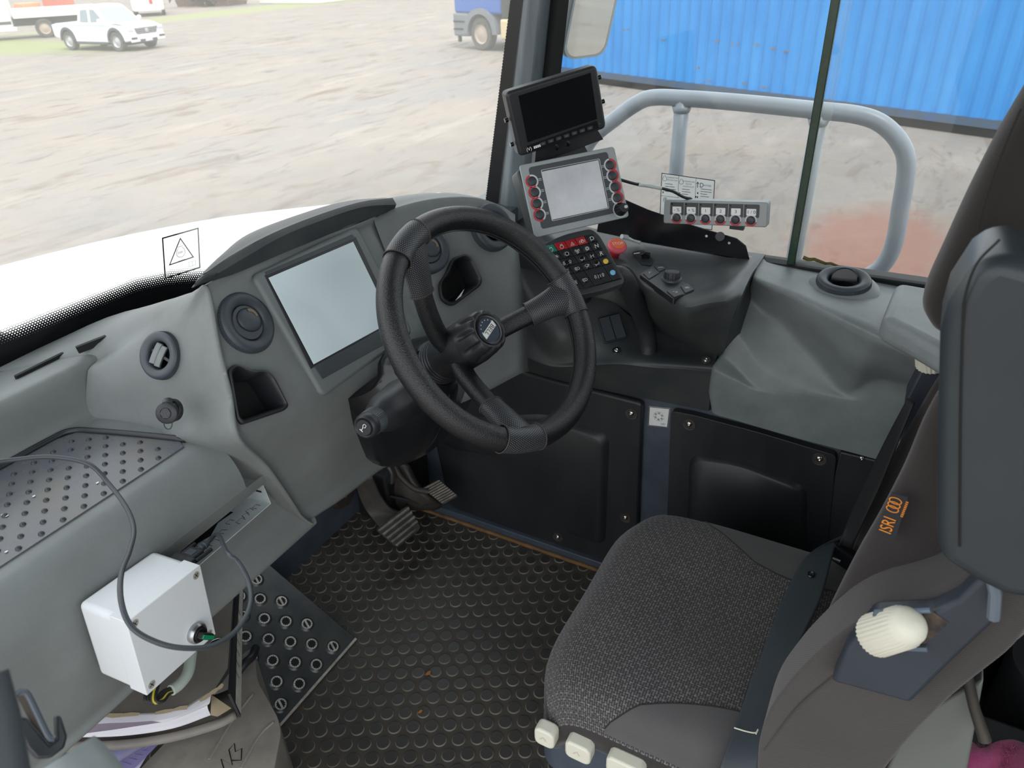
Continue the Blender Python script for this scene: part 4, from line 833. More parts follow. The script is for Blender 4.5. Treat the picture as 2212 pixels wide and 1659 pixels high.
# ---- lower panels with pressed relief
def rounded(pts, r, n_=5):
    out = []
    for i in range(len(pts)):
        a, b_, d_ = V3(pts[i - 1]), V3(pts[i]), V3(pts[(i + 1) % len(pts)])
        u, w = nrm(a - b_), nrm(d_ - b_); rr = min(r, 0.45 * np.linalg.norm(a - b_), 0.45 * np.linalg.norm(d_ - b_))
        for k in range(n_ + 1): t = k / n_; out.append(tuple((1 - t) ** 2 * (b_ + u * rr) + 2 * t * (1 - t) * b_ + t * t * (b_ + w * rr)))
    return out
WPF = Fr((WX, 0, 0), (0, -1, 0), (0, 0, 1))        # x = backwards, y = up, z = into the cab (-X)
def wl(x, y, d=0.0): q = WP(x, y, d); return (-q[1], q[2])
def panel(lbl, outline, relief, relief_h, bolts, cups):
    loc = rounded([wl(*q) for q in outline], 0.012)
    a = np.array(loc); b0 = (-(a[:, 0].min() + a[:, 0].max()) / 2)
    t = thing('door_card', lbl, 'panel', (WX, b0, a[:, 1].min()))
    v = MB(); v.prism(loc, WPF, -0.012, 0.008); v.build('panel_sheet', M['panelblack'], t, bevel=0.007, seg=4)
    for rl, h in zip(relief, relief_h):
        rr = rounded([wl(*q) for q in rl], 0.035, 7); c = np.mean(rr, axis=0)
        v = MB(); n_ = len(rr); L3 = [(1.0, 0.0079), (0.955, 0.0079 + h * 0.75), (0.915, 0.0079 + h), (0.0, 0.0079 + h)]
        if h < 0: L3 = [(1.03, 0.0081), (0.985, 0.0105), (0.955, 0.0100), (0.92, 0.0084)]
        vs = [WPF.p(c[0] + (x - c[0]) * k, c[1] + (y - c[1]) * k, z) for k, z in L3[:3 if h > 0 else 4] for x, y in rr]; m_ = len(L3[:3 if h > 0 else 4])
        fs = [(i * n_ + j, i * n_ + (j + 1) % n_, (i + 1) * n_ + (j + 1) % n_, (i + 1) * n_ + j) for i in range(m_ - 1) for j in range(n_)]
        if h > 0: fs.append(tuple(range((m_ - 1) * n_, m_ * n_)))
        v.add(vs, fs); v.build('pressed_relief', M['panelblack'], t, angle=60)
    for q in bolts:
        p_ = WP(*q, 0.009); f = frame_n(p_ - V3((0, 0, 0.003)), NX); v = MB(); v.lathe([(0.0155, -0.001), (0.0145, 0.0012), (0.011, 0.0006), (0.0108, -0.0005), (0.0001, -0.0005)], f, 28); cu = v.build('bolt_cup', cups, t)
        screw(p_ + V3((-0.0005, 0, 0)), NX, 0.0072, cu)
    return t
dusty = mat('dusty_cup', (40, 39, 38), 0.6, c2=(76, 68, 58), nscale=40)
panel('black front door card with relief beside the pedals', [(972, 1088), (925, 870), (1128, 800), (1210, 822), (1390, 868), (1376, 1205), (1310, 1222)], [[(930, 905), (1180, 890), (1320, 935), (1310, 1175), (1235, 1150), (1235, 1035), (1140, 985), (960, 955)]], [0.016], [(1364, 892), (1351, 1117), (1205, 1159)], dusty)
panel('black rear door card with relief beside the seat cushion', [(1452, 884), (1500, 893), (1640, 930), (1808, 980), (1785, 1205), (1440, 1200)], [[(1492, 975), (1600, 990), (1745, 1045), (1742, 1190), (1485, 1165)]], [0.016], [(1489, 915), (1770, 990)], dusty)
v = MB(); v.box(WF, WX - 0.004, WX + 0.01, -0.74, 0.016, 0.006, 0.56); pp = tag(v.build('door_card', M['panelblack'], bevel=0.003), 'plain black strip of lining behind the seat belt', 'panel')
# ---- air conditioning sticker on the slate pillar
def flat_sheet(n, lbl, cat, pts, nrmv, up, m=None, th=0.0006):
    c = sum(V3(q) for q in pts) / len(pts); f = frame_n(c, nrmv, up); L_ = [((V3(q) - c) @ f.x, (V3(q) - c) @ f.y) for q in pts]
    t = thing(n, lbl, cat, c - V3((0, 0, .02))); v = MB(); v.prism(L_, f, 0, th); v.build('sheet', m or M['sticker'], t, smooth=False); return t, f, L_, th
t, f, L_, th = flat_sheet('air_conditioning_sticker', 'small white snowflake sticker on the slate pillar between the door cards', 'sticker', [PX(*q, WX + 0.0115) for q in ((1402, 877), (1448, 882), (1443, 924), (1400, 919))], NX, (0, 0, 1))
v = MB(); stroke(v, [tuple(V3(q) * 0.95) for q in L_], 0.0026, f, th + .0003, closed=True); v.build('border_line', M['ink'], t, smooth=False)
v = MB(); hx = [(0.0085 * math.cos(a), 0.002 + 0.0085 * math.sin(a)) for a in np.linspace(0.52, 0.52 + 2 * math.pi, 7)[:6]]; stroke(v, hx, 0.0008, f, th + .0003, closed=True)
for i in range(6):
    a = 0.52 + i * math.pi / 3
    for r0_, r1_, o_ in ((0.006, 0.0135, 0), (0.0085, 0.0135, 0.36), (0.0085, 0.0135, -0.36)): stroke(v, [(0.0085 * math.cos(a) * (r0_ / 0.0085), 0.002 + r0_ * math.sin(a)), (r1_ * math.cos(a + o_), 0.002 + r1_ * math.sin(a + o_))], 0.0008, f, th + .0003)
for q in ([(0.006, -0.019), (0.016, -0.018), (0.018, -0.014), (0.008, -0.015)],): stroke(v, q, 0.0006, f, th + .0003, closed=True); stroke(v, [(0.009, -.0168), (0.015, -.0163)], 0.0006, f, th + .0003)
v.build('snowflake', M['ink'], t, smooth=False)
# ---- charcoal console
con = thing('side_console', 'charcoal moulded console under the front side window', 'console', (1.4, 0.45, 0.58))
LN = nrm((-.62, -.42, .66)); LO = V3((1.387, .51, .712))
def R_(x, y, d=0): return PP(x, y, LO + LN * d, LN)
m_ = MB()
c0_ = [WP(1128, 800, -0.004), (1.375, 0.755, 0.66), (1.40, 0.77, 0.75), (1.43, 0.80, 0.86), (1.50, 0.82, 0.93)]
def mid(a, b_, k=.5): return tuple(V3(a) * (1 - k) + V3(b_) * k)
c1_ = [WP(1200, 821, -0.004), PZ(1190, 790, 0.655), PZ(1190, 770, 0.672), R_(1195, 720, 0.0), R_(1210, 640, 0.0)]
c2_ = [WP(1280, 838, -0.004), PZ(1270, 788, 0.685), PZ(1275, 766, 0.700), R_(1260, 715), R_(1252, 640)]
c3_ = [WP(1350, 853, -0.004), PZ(1335, 785, 0.694), PZ(1335, 768, 0.705), R_(1325, 735), R_(1318, 650)]
c4_ = [WP(1420, 866, -0.004), PZ(1405, 792, 0.696), PZ(1404, 777, 0.708), PZ(1398, 742, 0.716), PZ(1385, 700, 0.742)]
c5_ = [WP(1490, 880, -0.004), PZ(1480, 797, 0.698), PZ(1480, 784, 0.709), PZ(1470, 752, 0.714), PZ(1455, 724, 0.722)]
c6_ = [WP(1531, 888, -0.004), PZ(1538, 803, 0.698), PZ(1540, 792, 0.710), PZ(1548, 772, 0.716), PZ(1552, 758, 0.722)]
cols = [c0_, c1_, c2_, c3_, c4_, c5_, c6_]
rows = []
for i in range(5):
    rows.append([c[i] for c in cols])
    if i == 0: rows.append([mid(c[0], c[1], .5) for c in cols]); rows.append([mid(c[0], c[1], .93) for c in cols])
m_.surf(rows, 4, 4, flip=False)
m_.poly([tuple(V3(r[-1])) for r in rows] + [(1.46, .29, .72), (1.46, .29, .58)])
m_.build('lower_ledge', M['console'], con, angle=50)
# upper deck, riser and arm pad bulge
DZ = 0.918
m_ = MB()
def D(x, y, z=DZ): return PZ(x, y, z)
k0 = [(1.557, 0.82, 0.955), (1.48, 0.80, 0.95), (1.44, 0.79, 0.92), (1.42, 0.78, 0.86), (1.42, 0.79, 0.76)]
k1 = [(1.557, 0.70, 0.93), D(1270, 560, 0.92), D(1262, 590, .905), R_(1258, 610, 0.01), R_(1258, 650, -0.01)]
k2 = [(1.557, 0.60, 0.92), D(1335, 545), D(1345, 575, .912), D(1345, 610, 0.85), R_(1330, 660, -0.01)]
k3 = [(1.557, 0.50, 0.918), D(1375, 575), D(1392, 620, .914), D(1396, 660, 0.85), D(1395, 705, 0.73)]
k4 = [(1.557, 0.40, 0.918), D(1450, 610), D(1448, 650, .914), D(1446, 690, 0.84), D(1445, 728, 0.715)]
k5 = [(1.557, 0.345, 0.918), D(1520, 618, .925), D(1483, 664, .93), D(1488, 715, 0.84), D(1497, 755, 0.71)]
k6 = [(1.557, 0.30, 0.918), D(1575, 600, .935), D(1530, 655, .945), D(1535, 700, 0.86), D(1530, 768, 0.71)]
k7 = [(1.557, 0.262, 0.918), D(1600, 592, .938), D(1572, 650, .945), D(1565, 695, 0.86), D(1556, 772, 0.71)]
k8 = [(1.557, 0.248, 0.918), D(1622, 596, .930), D(1600, 645, .93), D(1582, 695, 0.85), D(1562, 772, 0.71)]
cols = [k0, k1, k2, k3, k4, k5, k6, k7, k8]; rows = []
for i in range(5):
    rows.append([c[i] for c in cols])
    if i == 0: rows.append([mid(c[0], c[1], .55) for c in cols])
m_.surf(rows, 5, 5, flip=True)
m_.poly([tuple(V3(r[-1])) for r in rows][::-1] + [(1.545, .25, .70)])
m_.build('upper_deck', M['console'], con, angle=55)
for q, z in (((1332, 757), .713), ((1525, 778), .717)):
    c = PZ(*q, z); n_ = (-.3, -.1, .95); screw(c, n_, 0.0062, con, M['chrome'], 'bolt', True)
# rocker switches in the ramp
q4 = [R_(*q, 0.004) for q in ((1283, 692), (1331, 680), (1361, 724), (1313, 742))]
rx = nrm(q4[1] - q4[0]); rk = Fr(sum(q4) / 4, rx, q4[0] - q4[3]); rw, rh = np.linalg.norm(q4[1] - q4[0]), np.linalg.norm(q4[0] - q4[3])
if rk.z @ LN < 0: rk = Fr(rk.o, -rk.x, rk.y)
v = MB(); v.prism(rrect(rw, rh, 0.004), rk, -0.008, 0.003); o = v.build('rocker_frame', mat('rocker_frame_black', (40, 43, 47), .35), con, bevel=0.0015)
for s in (-1, 1):
    v = MB(); c = s * rw * 0.235; w2 = rw * 0.215; h2 = rh * 0.44
    v.grid([[rk.p(c - w2, y, z + .002), rk.p(c + w2, y, z + .002)] for y, z in ((-h2, 0.0035), (-h2, 0.0062), (0.0, 0.0046), (h2, 0.0062), (h2, 0.0035))]); v.build('rocker_blank', mat('rocker_black', (66, 71, 77), 0.3), o, angle=30)
# ---- keypad pod with grab handle
KO = T(1245, 565, 1.40)
def K_(x, y, d=0): return PP(x, y, KO + LN * d, LN)
kc = [K_(*q) for q in ((1171.9, 533.4), (1282, 505), (1341.5, 601.8), (1241.5, 629))]
kc2 = [K_(*q) for q in ((1150, 533), (1285, 496), (1350, 604), (1240, 640))]
kp = thing('keypad_pod', 'black sealed switch keypad on its curved grab handle', 'keypad', KO - V3((0, 0, .1)))
kx = nrm(kc[1] - kc[0]); kf = Fr(sum(kc) / 4, kx, kc[0] - kc[3])
if kf.z @ LN < 0: print('KEYPAD FLIP')
kl = [((q - kf.o) @ kf.x, (q - kf.o) @ kf.y) for q in kc]
def kb(u, w):                                        # u 0..1 across, w 0..1 down -> local xy
    a = V3(kl[0]) * (1 - u) + V3(kl[1]) * u; b_ = V3(kl[3]) * (1 - u) + V3(kl[2]) * u; return tuple(a * (1 - w) + b_ * w)
ol = rounded([kb(-0.20, -0.02), kb(0.5, -0.14), kb(1.02, -0.13), kb(1.10, 0.05), kb(1.06, 1.02), kb(1.0, 1.10), kb(0.5, 1.13), kb(-0.02, 1.10), kb(-0.14, 0.9)], 0.016)
v = MB(); v.prism(ol[::-1], kf, -0.030, -0.001); kh = v.build('keypad_housing', M['console'], kp, bevel=0.009, seg=4)
v = MB(); v.prism([kb(-.02, -.01), kb(-.02, 1.01), kb(1.01, 1.01), kb(1.01, -.01)], kf, -0.002, 0.0008); v.build('key_mat', M['gloss'], kp, bevel=0.001)
cw = [0, .205, .415, .62, .81, 1.0]
def key(u0, u1, w0, w1, m, icon=None, txt=None, imat=None, dome=None):
    g_ = 0.006; pts = [kb(u0 + g_, w0 + g_), kb(u0 + g_, w1 - g_), kb(u1 - g_, w1 - g_), kb(u1 - g_, w0 + g_)]
    v = MB(); v.prism(pts, kf, 0.0005, 0.0030); k_ = v.build('key', m, kp, bevel=0.0008, seg=2)
    c = kb((u0 + u1) / 2, (w0 + w1) / 2 + 0.02); f = kf.at(c[0], c[1], 0.0032)
    if dome: v = MB(); v.lathe([(0.0052, 0), (0.0046, 0.0012), (0.0028, 0.002), (0.0001, 0.0022)], f, 20); lab(v.build('key_dot', dome, k_), 'coloured dot')
    elif m is M['key']:
        v = MB(); v.lathe([(0.0062, -0.0002), (0.0050, 0.0014), (0.0030, 0.0019), (0.0001, 0.0020)], f, 20); v.build('key_dome', M['gloss'], k_)
    if icon or txt:
        v = MB(); z = 0.0022 if m is M['key'] else 0.0004
        if txt: put_text(v, txt, f, 0.0075, z)
        for st in (icon or []): stroke(v, st[0], 0.0008, f, z, closed=st[1])
        v.build('key_symbol', imat or M['print'], k_, smooth=False)
C8 = lambda r, cx=0, cy=0, n_=12: ([(cx + r * math.cos(a), cy + r * math.sin(a)) for a in np.linspace(0, 2 * math.pi, n_, endpoint=False)], True)
star = [([(0.0035 * math.cos(a), 0.0035 * math.sin(a)), (-0.0035 * math.cos(a), -0.0035 * math.sin(a))], False) for a in (0, 1.05, 2.1)]
eng = [C8(0.0034, 0, -.0005), ([(-.0018, .0028), (-.0018, .0045), (.0018, .0045), (.0018, .0028)], False)]
tri = [([(-.004, -.003), (.004, -.003), (0, .0042)], True), ([(-.002, -.0018), (.002, -.0018), (0, .0018)], True)]
park = [C8(0.0028), ([(-.0046, -.003), (-.0054, 0), (-.0046, .003)], False), ([(.0046, -.003), (.0054, 0), (.0046, .003)], False)]
dn = lambda cx, s: ([(cx - .001, s * .003), (cx - .001, -s * .0005), (cx - .0024, -s * .0005), (cx, -s * .0035), (cx + .0024, -s * .0005), (cx + .001, -s * .0005), (cx + .001, s * .003)], True)
fan = [C8(.0012)] + [C8(.0016, .0028 * math.cos(a), .0028 * math.sin(a), 8) for a in (0.5, 2.6, 4.7)]
lamp = [([(.0005, -.003), (.0005, .003), (.003, .0022), (.0042, 0), (.003, -.0022)], True)] + [([(-.0042, y), (-.001, y)], False) for y in (-.0024, -.0008, .0008, .0024)]
wip = [([(-.004, .002), (0, .0036), (.004, .002), (.0026, -.001), (-.0026, -.001)], True), ([(-.001, -.003), (.002, .002)], False)]
doc = [([(-.0026, -.0036), (.0026, -.0036), (.0026, .0036), (-.0026, .0036)], True)] + [([(-.0014, y), (.0014, y)], False) for y in (-.0015, .0, .0015)]
tick = [([(-.004, -.001), (-.001, -.004), (-.001, -.002), (.004, -.002), (.004, .002)], False)]
R6 = [0.0, .165, .335, .50, .665, .83, 1.0]
key(cw[0], cw[1], R6[0], R6[1], M['green'], eng); key(cw[1], cw[2], R6[0], R6[1], M['red'], eng); key(cw[2], cw[3], R6[0], R6[1], M['red'], tri); key(cw[3], cw[4], R6[0], R6[1], M['red'], park, 'P'); key(cw[4], 1, R6[0], R6[1], M['key'], None, 'D')
key(cw[0], cw[1], R6[1], R6[2], M['key'], star); key(cw[1], cw[2], R6[1], R6[2], M['key'], [C8(.0034)]); key(cw[2], cw[3], R6[1], R6[2], M['key'], fan); key(cw[3], cw[4], R6[1], R6[2], M['key'], [C8(.0034), C8(.0018)]); key(cw[4], 1, R6[1], R6[2], M['key'], None, 'N')
key(cw[0], cw[2], R6[2], R6[3], M['key'], [dn(-.006, 1), dn(.006, -1)]); key(cw[2], cw[3], R6[2], R6[3], M['key'], tick); key(cw[3], cw[4], R6[2], R6[3], M['key'], [([(-.0025, -.003), (-.0025, .003)], False), ([(.0025, -.003), (.0025, .003)], False), ([(-.0025, 0), (.0025, 0)], False)]); key(cw[4], 1, R6[2], R6[3], M['key'], None, 'R')
key(cw[0], cw[1], R6[3], R6[4], M['key'], doc); key(cw[1], cw[2], R6[3], R6[4], M['key'], lamp); key(cw[2], cw[3], R6[3], R6[4], M['key'], wip); key(cw[3], cw[4], R6[3], R6[4], M['key'], tick); key(cw[4], 1, R6[3], R6[4], M['key'], dome=M['yellow'])
key(cw[0], cw[1], R6[4], 1, M['key'], doc); key(cw[1], cw[2], R6[4], 1, M['key'], lamp); key(cw[2], cw[4], R6[4], 1, M['key'], [dn(-.0075, 1), dn(.0075, -1), ([(-.002, -.003), (-.002, .003)], False), ([(.002, -.003), (.002, .003)], False)]); key(cw[4], 1, R6[4], 1, M['key'], dome=M['blue'])
hpth = cr([kf.p(*kb(0.93, 0.80), -0.024), K_(1345, 598, -0.030), mid(K_(1366, 640, -0.02), PZ(1368, 640, 0.85)), mid(PZ(1389, 690, .79), PZ(1388, 690, .80)), PZ(1399, 735, .735), PZ(1400, 768, .700)], 6)
v = MB(); v.tube(hpth, [0.017 + 0.0025 * min(1, i / 12) for i in range(len(hpth))], 18); v.build('grab_handle', mat('leather_grip', (44, 47, 50), 0.5, bump=0.5, bscale=500, btype='VORONOI'), kp, angle=180)
v = MB(); b0 = kf.p(*kb(.45, .7), -0.028); v.tube([b0, b0 + V3((0.02, 0.03, -0.05)), R_(1262, 640, -0.01)], 0.018, 12); v.build('support_stalk', M['blackplastic'], kp)
# ---- stop button
SO_ = PZ(1333, 531, 0.946)
sb = thing('stop_button', 'red mushroom emergency STOP button beside the keypad', 'emergency stop', PZ(1338, 552, .92)); sn = nrm((-0.28, -0.32, 0.9)); sf_ = frame_n(SO_, sn, (-.5, .8, 0)); 
v = MB(); v.lathe([(0.0105, -0.040), (0.0105, -0.024), (0.012, -0.020), (0.012, -0.014), (0.0105, -0.010)], sf_, 28); lab(v.build('button_shaft', mat('red_shaft', (176, 40, 52), .4), sb), 'dark red shaft')
v = MB(); v.lathe([(0.0105, -0.010), (0.0190, -0.0065), (0.0212, -0.002), (0.0206, 0.002), (0.0175, 0.0048), (0.0140, 0.0056), (0.0001, 0.0060)], sf_, 40); v.build('button_head', M['stopred'], sb, angle=60)
v = MB(); v.disc(sf_, 0.0145, 0.0064, 32); cp = v.build('button_cap', M['stoporange'], sb, smooth=False)
xr = nrm(K_(1360, 523) - K_(1315, 531)); sx2 = nrm(xr - sn * (xr @ sn)); stx = Fr(SO_ + sn * 0.0066, sx2, np.cross(sn, sx2))
v = MB(); put_text(v, 'STOP', stx, 0.0075, 0.0002); v.build('lettering', M['print'], cp, smooth=False)
# ---- small lever switch and rotary controller on the deck
def deckf(c, yaw): return Fr(c, (math.cos(yaw), math.sin(yaw), 0.0), (-math.sin(yaw), math.cos(yaw), 0.02))
tg = thing('toggle_switch', 'small black toggle switch in a recess behind the rotary controller', 'switch', D(1390, 560)); v = MB()
tp = [D(*q, DZ + .001) for q in ((1365, 545), (1390, 541), (1412, 562), (1408, 575), (1385, 572))]; c = sum(tp) / 5; tf = Fr(c, (1, 0, 0), (0, 1, 0.0)); tl = rounded([((q - c)[0], (q - c)[1]) for q in tp], .006)
v.prism(tl[::-1], tf, -.004, .002); v.build('switch_plate', M['blackplastic'], tg, bevel=.001)
v = MB(); v.tube([c + V3((0, 0, .001)), c + V3((-.002, .002, .009)), c + V3((-.004, .004, .014))], [.006, .005, .0062], 12); v.cbox(tuple(c + V3((0.004, -.004, .006))), .010, .012, .012); v.build('lever', M['gloss'], tg, bevel=.002)
v = MB(); v.cbox(tuple(D(1385, 549, DZ + .0032)), .012, .002, .0006, deckf((0, 0, 0), 0.0)) if False else v.add([D(x, y, DZ + .0034) for x, y in ((1369, 547), (1382, 545), (1382, 547), (1369, 549))], [(3, 2, 1, 0)]); v.build('lettering', M['print'], tg, smooth=False)
rc = thing('rotary_controller', 'black rotary menu controller with push keys on the console deck', 'controller', D(1440, 612)); ro = [D(*q, DZ + .010) for q in ((1381, 592), (1412, 570), (1434, 569), (1500, 627), (1455, 646))]
c = sum(ro) / 5; dirx = nrm((ro[3] - ro[0]) * V3((1, 1, 0))); rf_ = Fr(c, dirx, np.cross((0, 0, 1), dirx)); rl = [((q - c) @ rf_.x, (q - c) @ rf_.y) for q in ro]
ck = sum(a[0] * b_[1] - b_[0] * a[1] for a, b_ in zip(rl, rl[1:] + rl[:1])); rl2 = rounded(rl, .006)
v = MB(); v.prism(rl2, rf_, -.012, 0); v.build('base_plate', M['blackplastic'], rc, bevel=.003, seg=3)
def lc(x, y): q = D(x, y, DZ + .010); return ((q - c) @ rf_.x, (q - c) @ rf_.y)
kk = lc(1451, 603); kn = rf_.at(kk[0], kk[1], 0)
v = MB(); v.lathe([(.0205, 0), (.0195, .003), (.0165, .004)], kn, 40); v.build('dial_collar', M['vent'], rc)
N_ = 36
v = MB(); v.lathe([(.0160, .003), (.0150, .013), (.0138, .0165), (.0105, .0175), (.0098, .0168), (.0001, .0168)], kn, 2 * N_, wob=lambda a, r, z: (1 + (.035 if int(round(a / (2 * math.pi) * 2 * N_)) % 4 < 2 else -.02)) if r > .0145 else 1); v.build('dial', mat('dial_rubber', (40, 43, 47), .45), rc, angle=35)
for pts, sym, tx in (([(1389, 592), (1411, 578), (1425, 590), (1402, 604)], [([(-.004, -.003), (-.004, .003), (.002, .004)], False)], None), ([(1413, 576), (1433, 573), (1438, 582), (1424, 588)], [([(-.005, -.0015), (.005, -.0015), (.005, .0015), (-.005, .0015)], True)], None), ([(1440, 630), (1462, 622), (1476, 637), (1456, 644)], [([(-.004, .002), (-.001, .004), (-.001, .002), (.003, .002), (.004, -.001), (.002, -.003), (-.001, -.003)], False)], None), ([(1470, 620), (1486, 613), (1499, 627), (1480, 635)], [([(-.0035, -.003), (.0035, -.003), (.0035, .003), (-.0035, .003)], True), ([(-.0035, 0), (.0035, 0)], False), ([(0, -.003), (0, .003)], False)], None)):
    l_ = [lc(*q) for q in pts]; v = MB(); a_ = sum(a[0] * b_[1] - b_[0] * a[1] for a, b_ in zip(l_, l_[1:] + l_[:1])); v.prism(l_ if a_ > 0 else l_[::-1], rf_, -.001, .002); ky = v.build('key', M['key'], rc, bevel=.0008); cc = np.mean(l_, axis=0)
    v = MB(); ff = Fr(rf_.p(cc[0], cc[1], .0022), R_(110, 0) - R_(0, 30) if False else (0.60, -0.80, 0), (0.8, 0.6, 0))
    for st, cl in sym: stroke(v, st, .0012, ff, .0002, closed=cl)
    v.build('key_symbol', M['print'], ky, smooth=False)
# ---- black plate along the window carrying the terminals
br = thing('terminal_bracket', 'black bent sheet bracket standing along the side window sill', 'bracket', PX(1480, 540, 1.497))
bp = [PX(*q, 1.50) for q in ((1290, 500), (1300, 440), (1345, 428), (1400, 452), (1500, 487), (1592, 514), (1612, 530), (1620, 562), (1500, 540), (1385, 520))]
BF = Fr((1.50, 0, 0), (0, -1, 0), (0, 0, 1)); v = MB(); v.prism([(-q[1], q[2]) for q in bp][::-1], BF, 0, .003); v.build('plate', M['gloss'], br, bevel=.001)
f0 = [PX(*q, 1.50) for q in ((1385, 520), (1500, 540), (1620, 562))]
v = MB(); v.grid([[tuple(q) for q in f0], [tuple(q + V3((.022, 0, 0.0))) for q in f0]]); v.build('foot_flange', M['gloss'], br, solid=.003)
for q in ((1526, 510), (1575, 525)): v = MB(); v.disc(frame_n(PX(*q, 1.4955), NX), .0028, 0, 14); v.build('fixing_hole', M['white'], br)
# white lever by the stop button
wl_ = thing('white_lever', 'small white plastic lever lying behind the STOP button', 'lever', D(1362, 516)); c = D(1340, 506, DZ + .030); v = MB(); v.lathe([(.0001, -.008), (.006, -.006), (.0078, 0), (.006, .006), (.0001, .008)], frame_n(c, (0, 0, 1)), 18); v.build('lever_knob', M['white'], wl_, angle=180)
v = MB(); v.tube([c + V3((.004, -.002, -.006)), D(1357, 513, DZ + .016), D(1384, 521, DZ + .010)], [.005, .006, .007], 10); v.build('lever_arm', M['white'], wl_)
# ---- screens -----------------------------------------------------------------
def facef(px, py, d, x, y): return Fr(T(px, py, d), x, y)
def local(f, px, py, dz=0): q = PP(px, py, f.o + f.z * dz, f.z); return ((q - f.o) @ f.x, (q - f.o) @ f.y)
# reversing camera monitor
mf_ = facef(1204, 240, 1.36, (0.746, -0.640, 0.186), (-0.14, 0.123, 0.982))
mo = thing('camera_monitor', 'black reversing camera monitor on top of the silver terminal', 'monitor', mf_.p(0, -.08, -.02))
ml = [local(mf_, *q) for q in ((1092, 200), (1290, 140), (1311, 277), (1123, 340))]
v = MB(); v.prism(rounded(ml, .010)[::-1], mf_, -.026, 0); mb_ = v.build('monitor_case', M['blackplastic'], mo, bevel=.005, seg=3)
sl = [local(mf_, *q) for q in ((1119.7, 207), (1275.5, 157), (1289.8, 257), (1139.6, 307.5))]
v = MB(); v.prism(sl[::-1], mf_, -.001, .0004); v.build('screen', M['scrblack'], mo, smooth=False)
def bil(q4, u, w): a = V3(q4[0]) * (1 - u) + V3(q4[1]) * u; b_ = V3(q4[3]) * (1 - u) + V3(q4[2]) * u; return tuple(a * (1 - w) + b_ * w)
v = MB(); v.prism([bil(ml, *q) for q in ((.10, .965), (.91, .955), (.90, .83), (.10, .86))][::1], mf_, 0, .0006); v.build('button_strip', M['gloss'], mo)
for i in range(7):
    u = .27 + i * .09; v = MB(); c = bil(ml, u, .905); v.prism([(c[0] + x, c[1] + y) for x, y in rrect(.0105, .006, .0015, 2)], mf_, 0, .0022); k_ = v.build('button', M['button'], mo, bevel=.0006); v = MB(); stroke(v, [(c[0] - .002, c[1]), (c[0] + .002, c[1])], .0008, mf_, .0024); v.build('key_symbol', M['silver'], k_, smooth=False)
c = bil(ml, .16, .92); v = MB(); put_text(v, '(V) MOTEC' if False else '(V)', Fr(mf_.p(c[0] - .008, c[1]), mf_.x, mf_.y), .006, .001); 
for k in range(4): v.box(mf_.at(c[0] + .001 + k * .0035, c[1], .001), 0, .0028, -.0022, .0022, 0, .0002)
v.build('lettering', M['print'], mo, smooth=False)
c = bil(ml, .925, .89); v = MB(); v.disc(mf_.at(*c), .0012, .0008, 10); lab(v.build('power_light', M['green'], mo), 'tiny green light')
for u, w in ((-.012, .42), (-.012, .80), (1.014, .22), (1.014, .60)):
    c = bil(ml, u, w); v = MB(); v.cyl(mf_.p(c[0], c[1], -.013), mf_.p(c[0] + (-.006 if u < 0 else .006), c[1], -.013), .004, .004, 12); v.build('thumbscrew', M['gloss'], mo)
v = MB(); v.prism([bil(ml, *q) for q in ((.30, .80), (.88, .72), (1.02, 1.25), (.20, 1.28))][::-1], mf_, -.045, -.030); v.build('stand_plate', M['slate'] if False else M['blackplastic'], mo)
for u in (.42, .55):
    v = MB(); a = bil(ml, u, .98); b_ = bil(ml, u + .04, 1.13); v.tube(cr([mf_.p(a[0], a[1], -.012), mf_.p((a[0] + b_[0]) / 2, (a[1] + b_[1]) / 2, -.010), mf_.p(b_[0], b_[1], -.022)], 4), .0026, 8); v.build('monitor_lead', M['cableblack'], mo)
# silver terminal
cf = facef(1241, 414, 1.355, (0.702, -0.706, 0.086), (0.248, 0.356, 0.901))
te = thing('terminal', 'silver control terminal with red ringed buttons under the monitor', 'terminal', cf.p(0, -.08, -.02))
tl = [local(cf, *q) for q in ((1121.3, 357), (1327, 315.7), (1359.4, 468.2), (1155.5, 514))]
v = MB(); v.prism(rounded(tl, .007)[::-1], cf, -.005, 0); v.build('front_panel', M['silver'], te, bevel=.0015)
v = MB(); v.prism(rounded([bil(tl, *q) for q in ((-.03, .05), (.98, .02), (.98, .98), (.02, .97))], .008)[::-1], cf, -.055, -.005); v.build('terminal_case', M['console'], te, bevel=.003)
v = MB(); v.prism(rounded([bil(tl, *q) for q in ((.10, .045), (.91, .08), (.945, .985), (.125, .90))], .006)[::-1], cf, -.001, .0006) if False else v.prism(rounded([bil(tl, *q) for q in ((.085, .055), (.915, .055), (.915, .905), (.085, .905))], .006)[::-1], cf, -.001, .0006); v.build('dark_inlay', M['fascia'], te, smooth=False)
k2 = lambda x, y: (1060 + x / 3.0156, 130 + y / 3.0156)
sl = [local(cf, *k2(*q)) for q in ((330, 728), (700, 652), (762, 962), (400, 1040))]
v = MB(); v.prism(sl[::-1], cf, 0, .0012); v.build('screen', M['scrgrey'], te, smooth=False)
v = MB(); fr_ = [local(cf, *k2(*q)) for q in ((325, 716), (708, 641), (772, 966), (398, 1050))]; rr_ = rounded(fr_, .003); ringpoly(v, rr_, [tuple(V3(q) - nrm(V3(q) - np.mean(rr_, axis=0)) * .0012) for q in rr_], cf, .0010); v.build('screen_outline', M['ringgrey'], te, smooth=False)
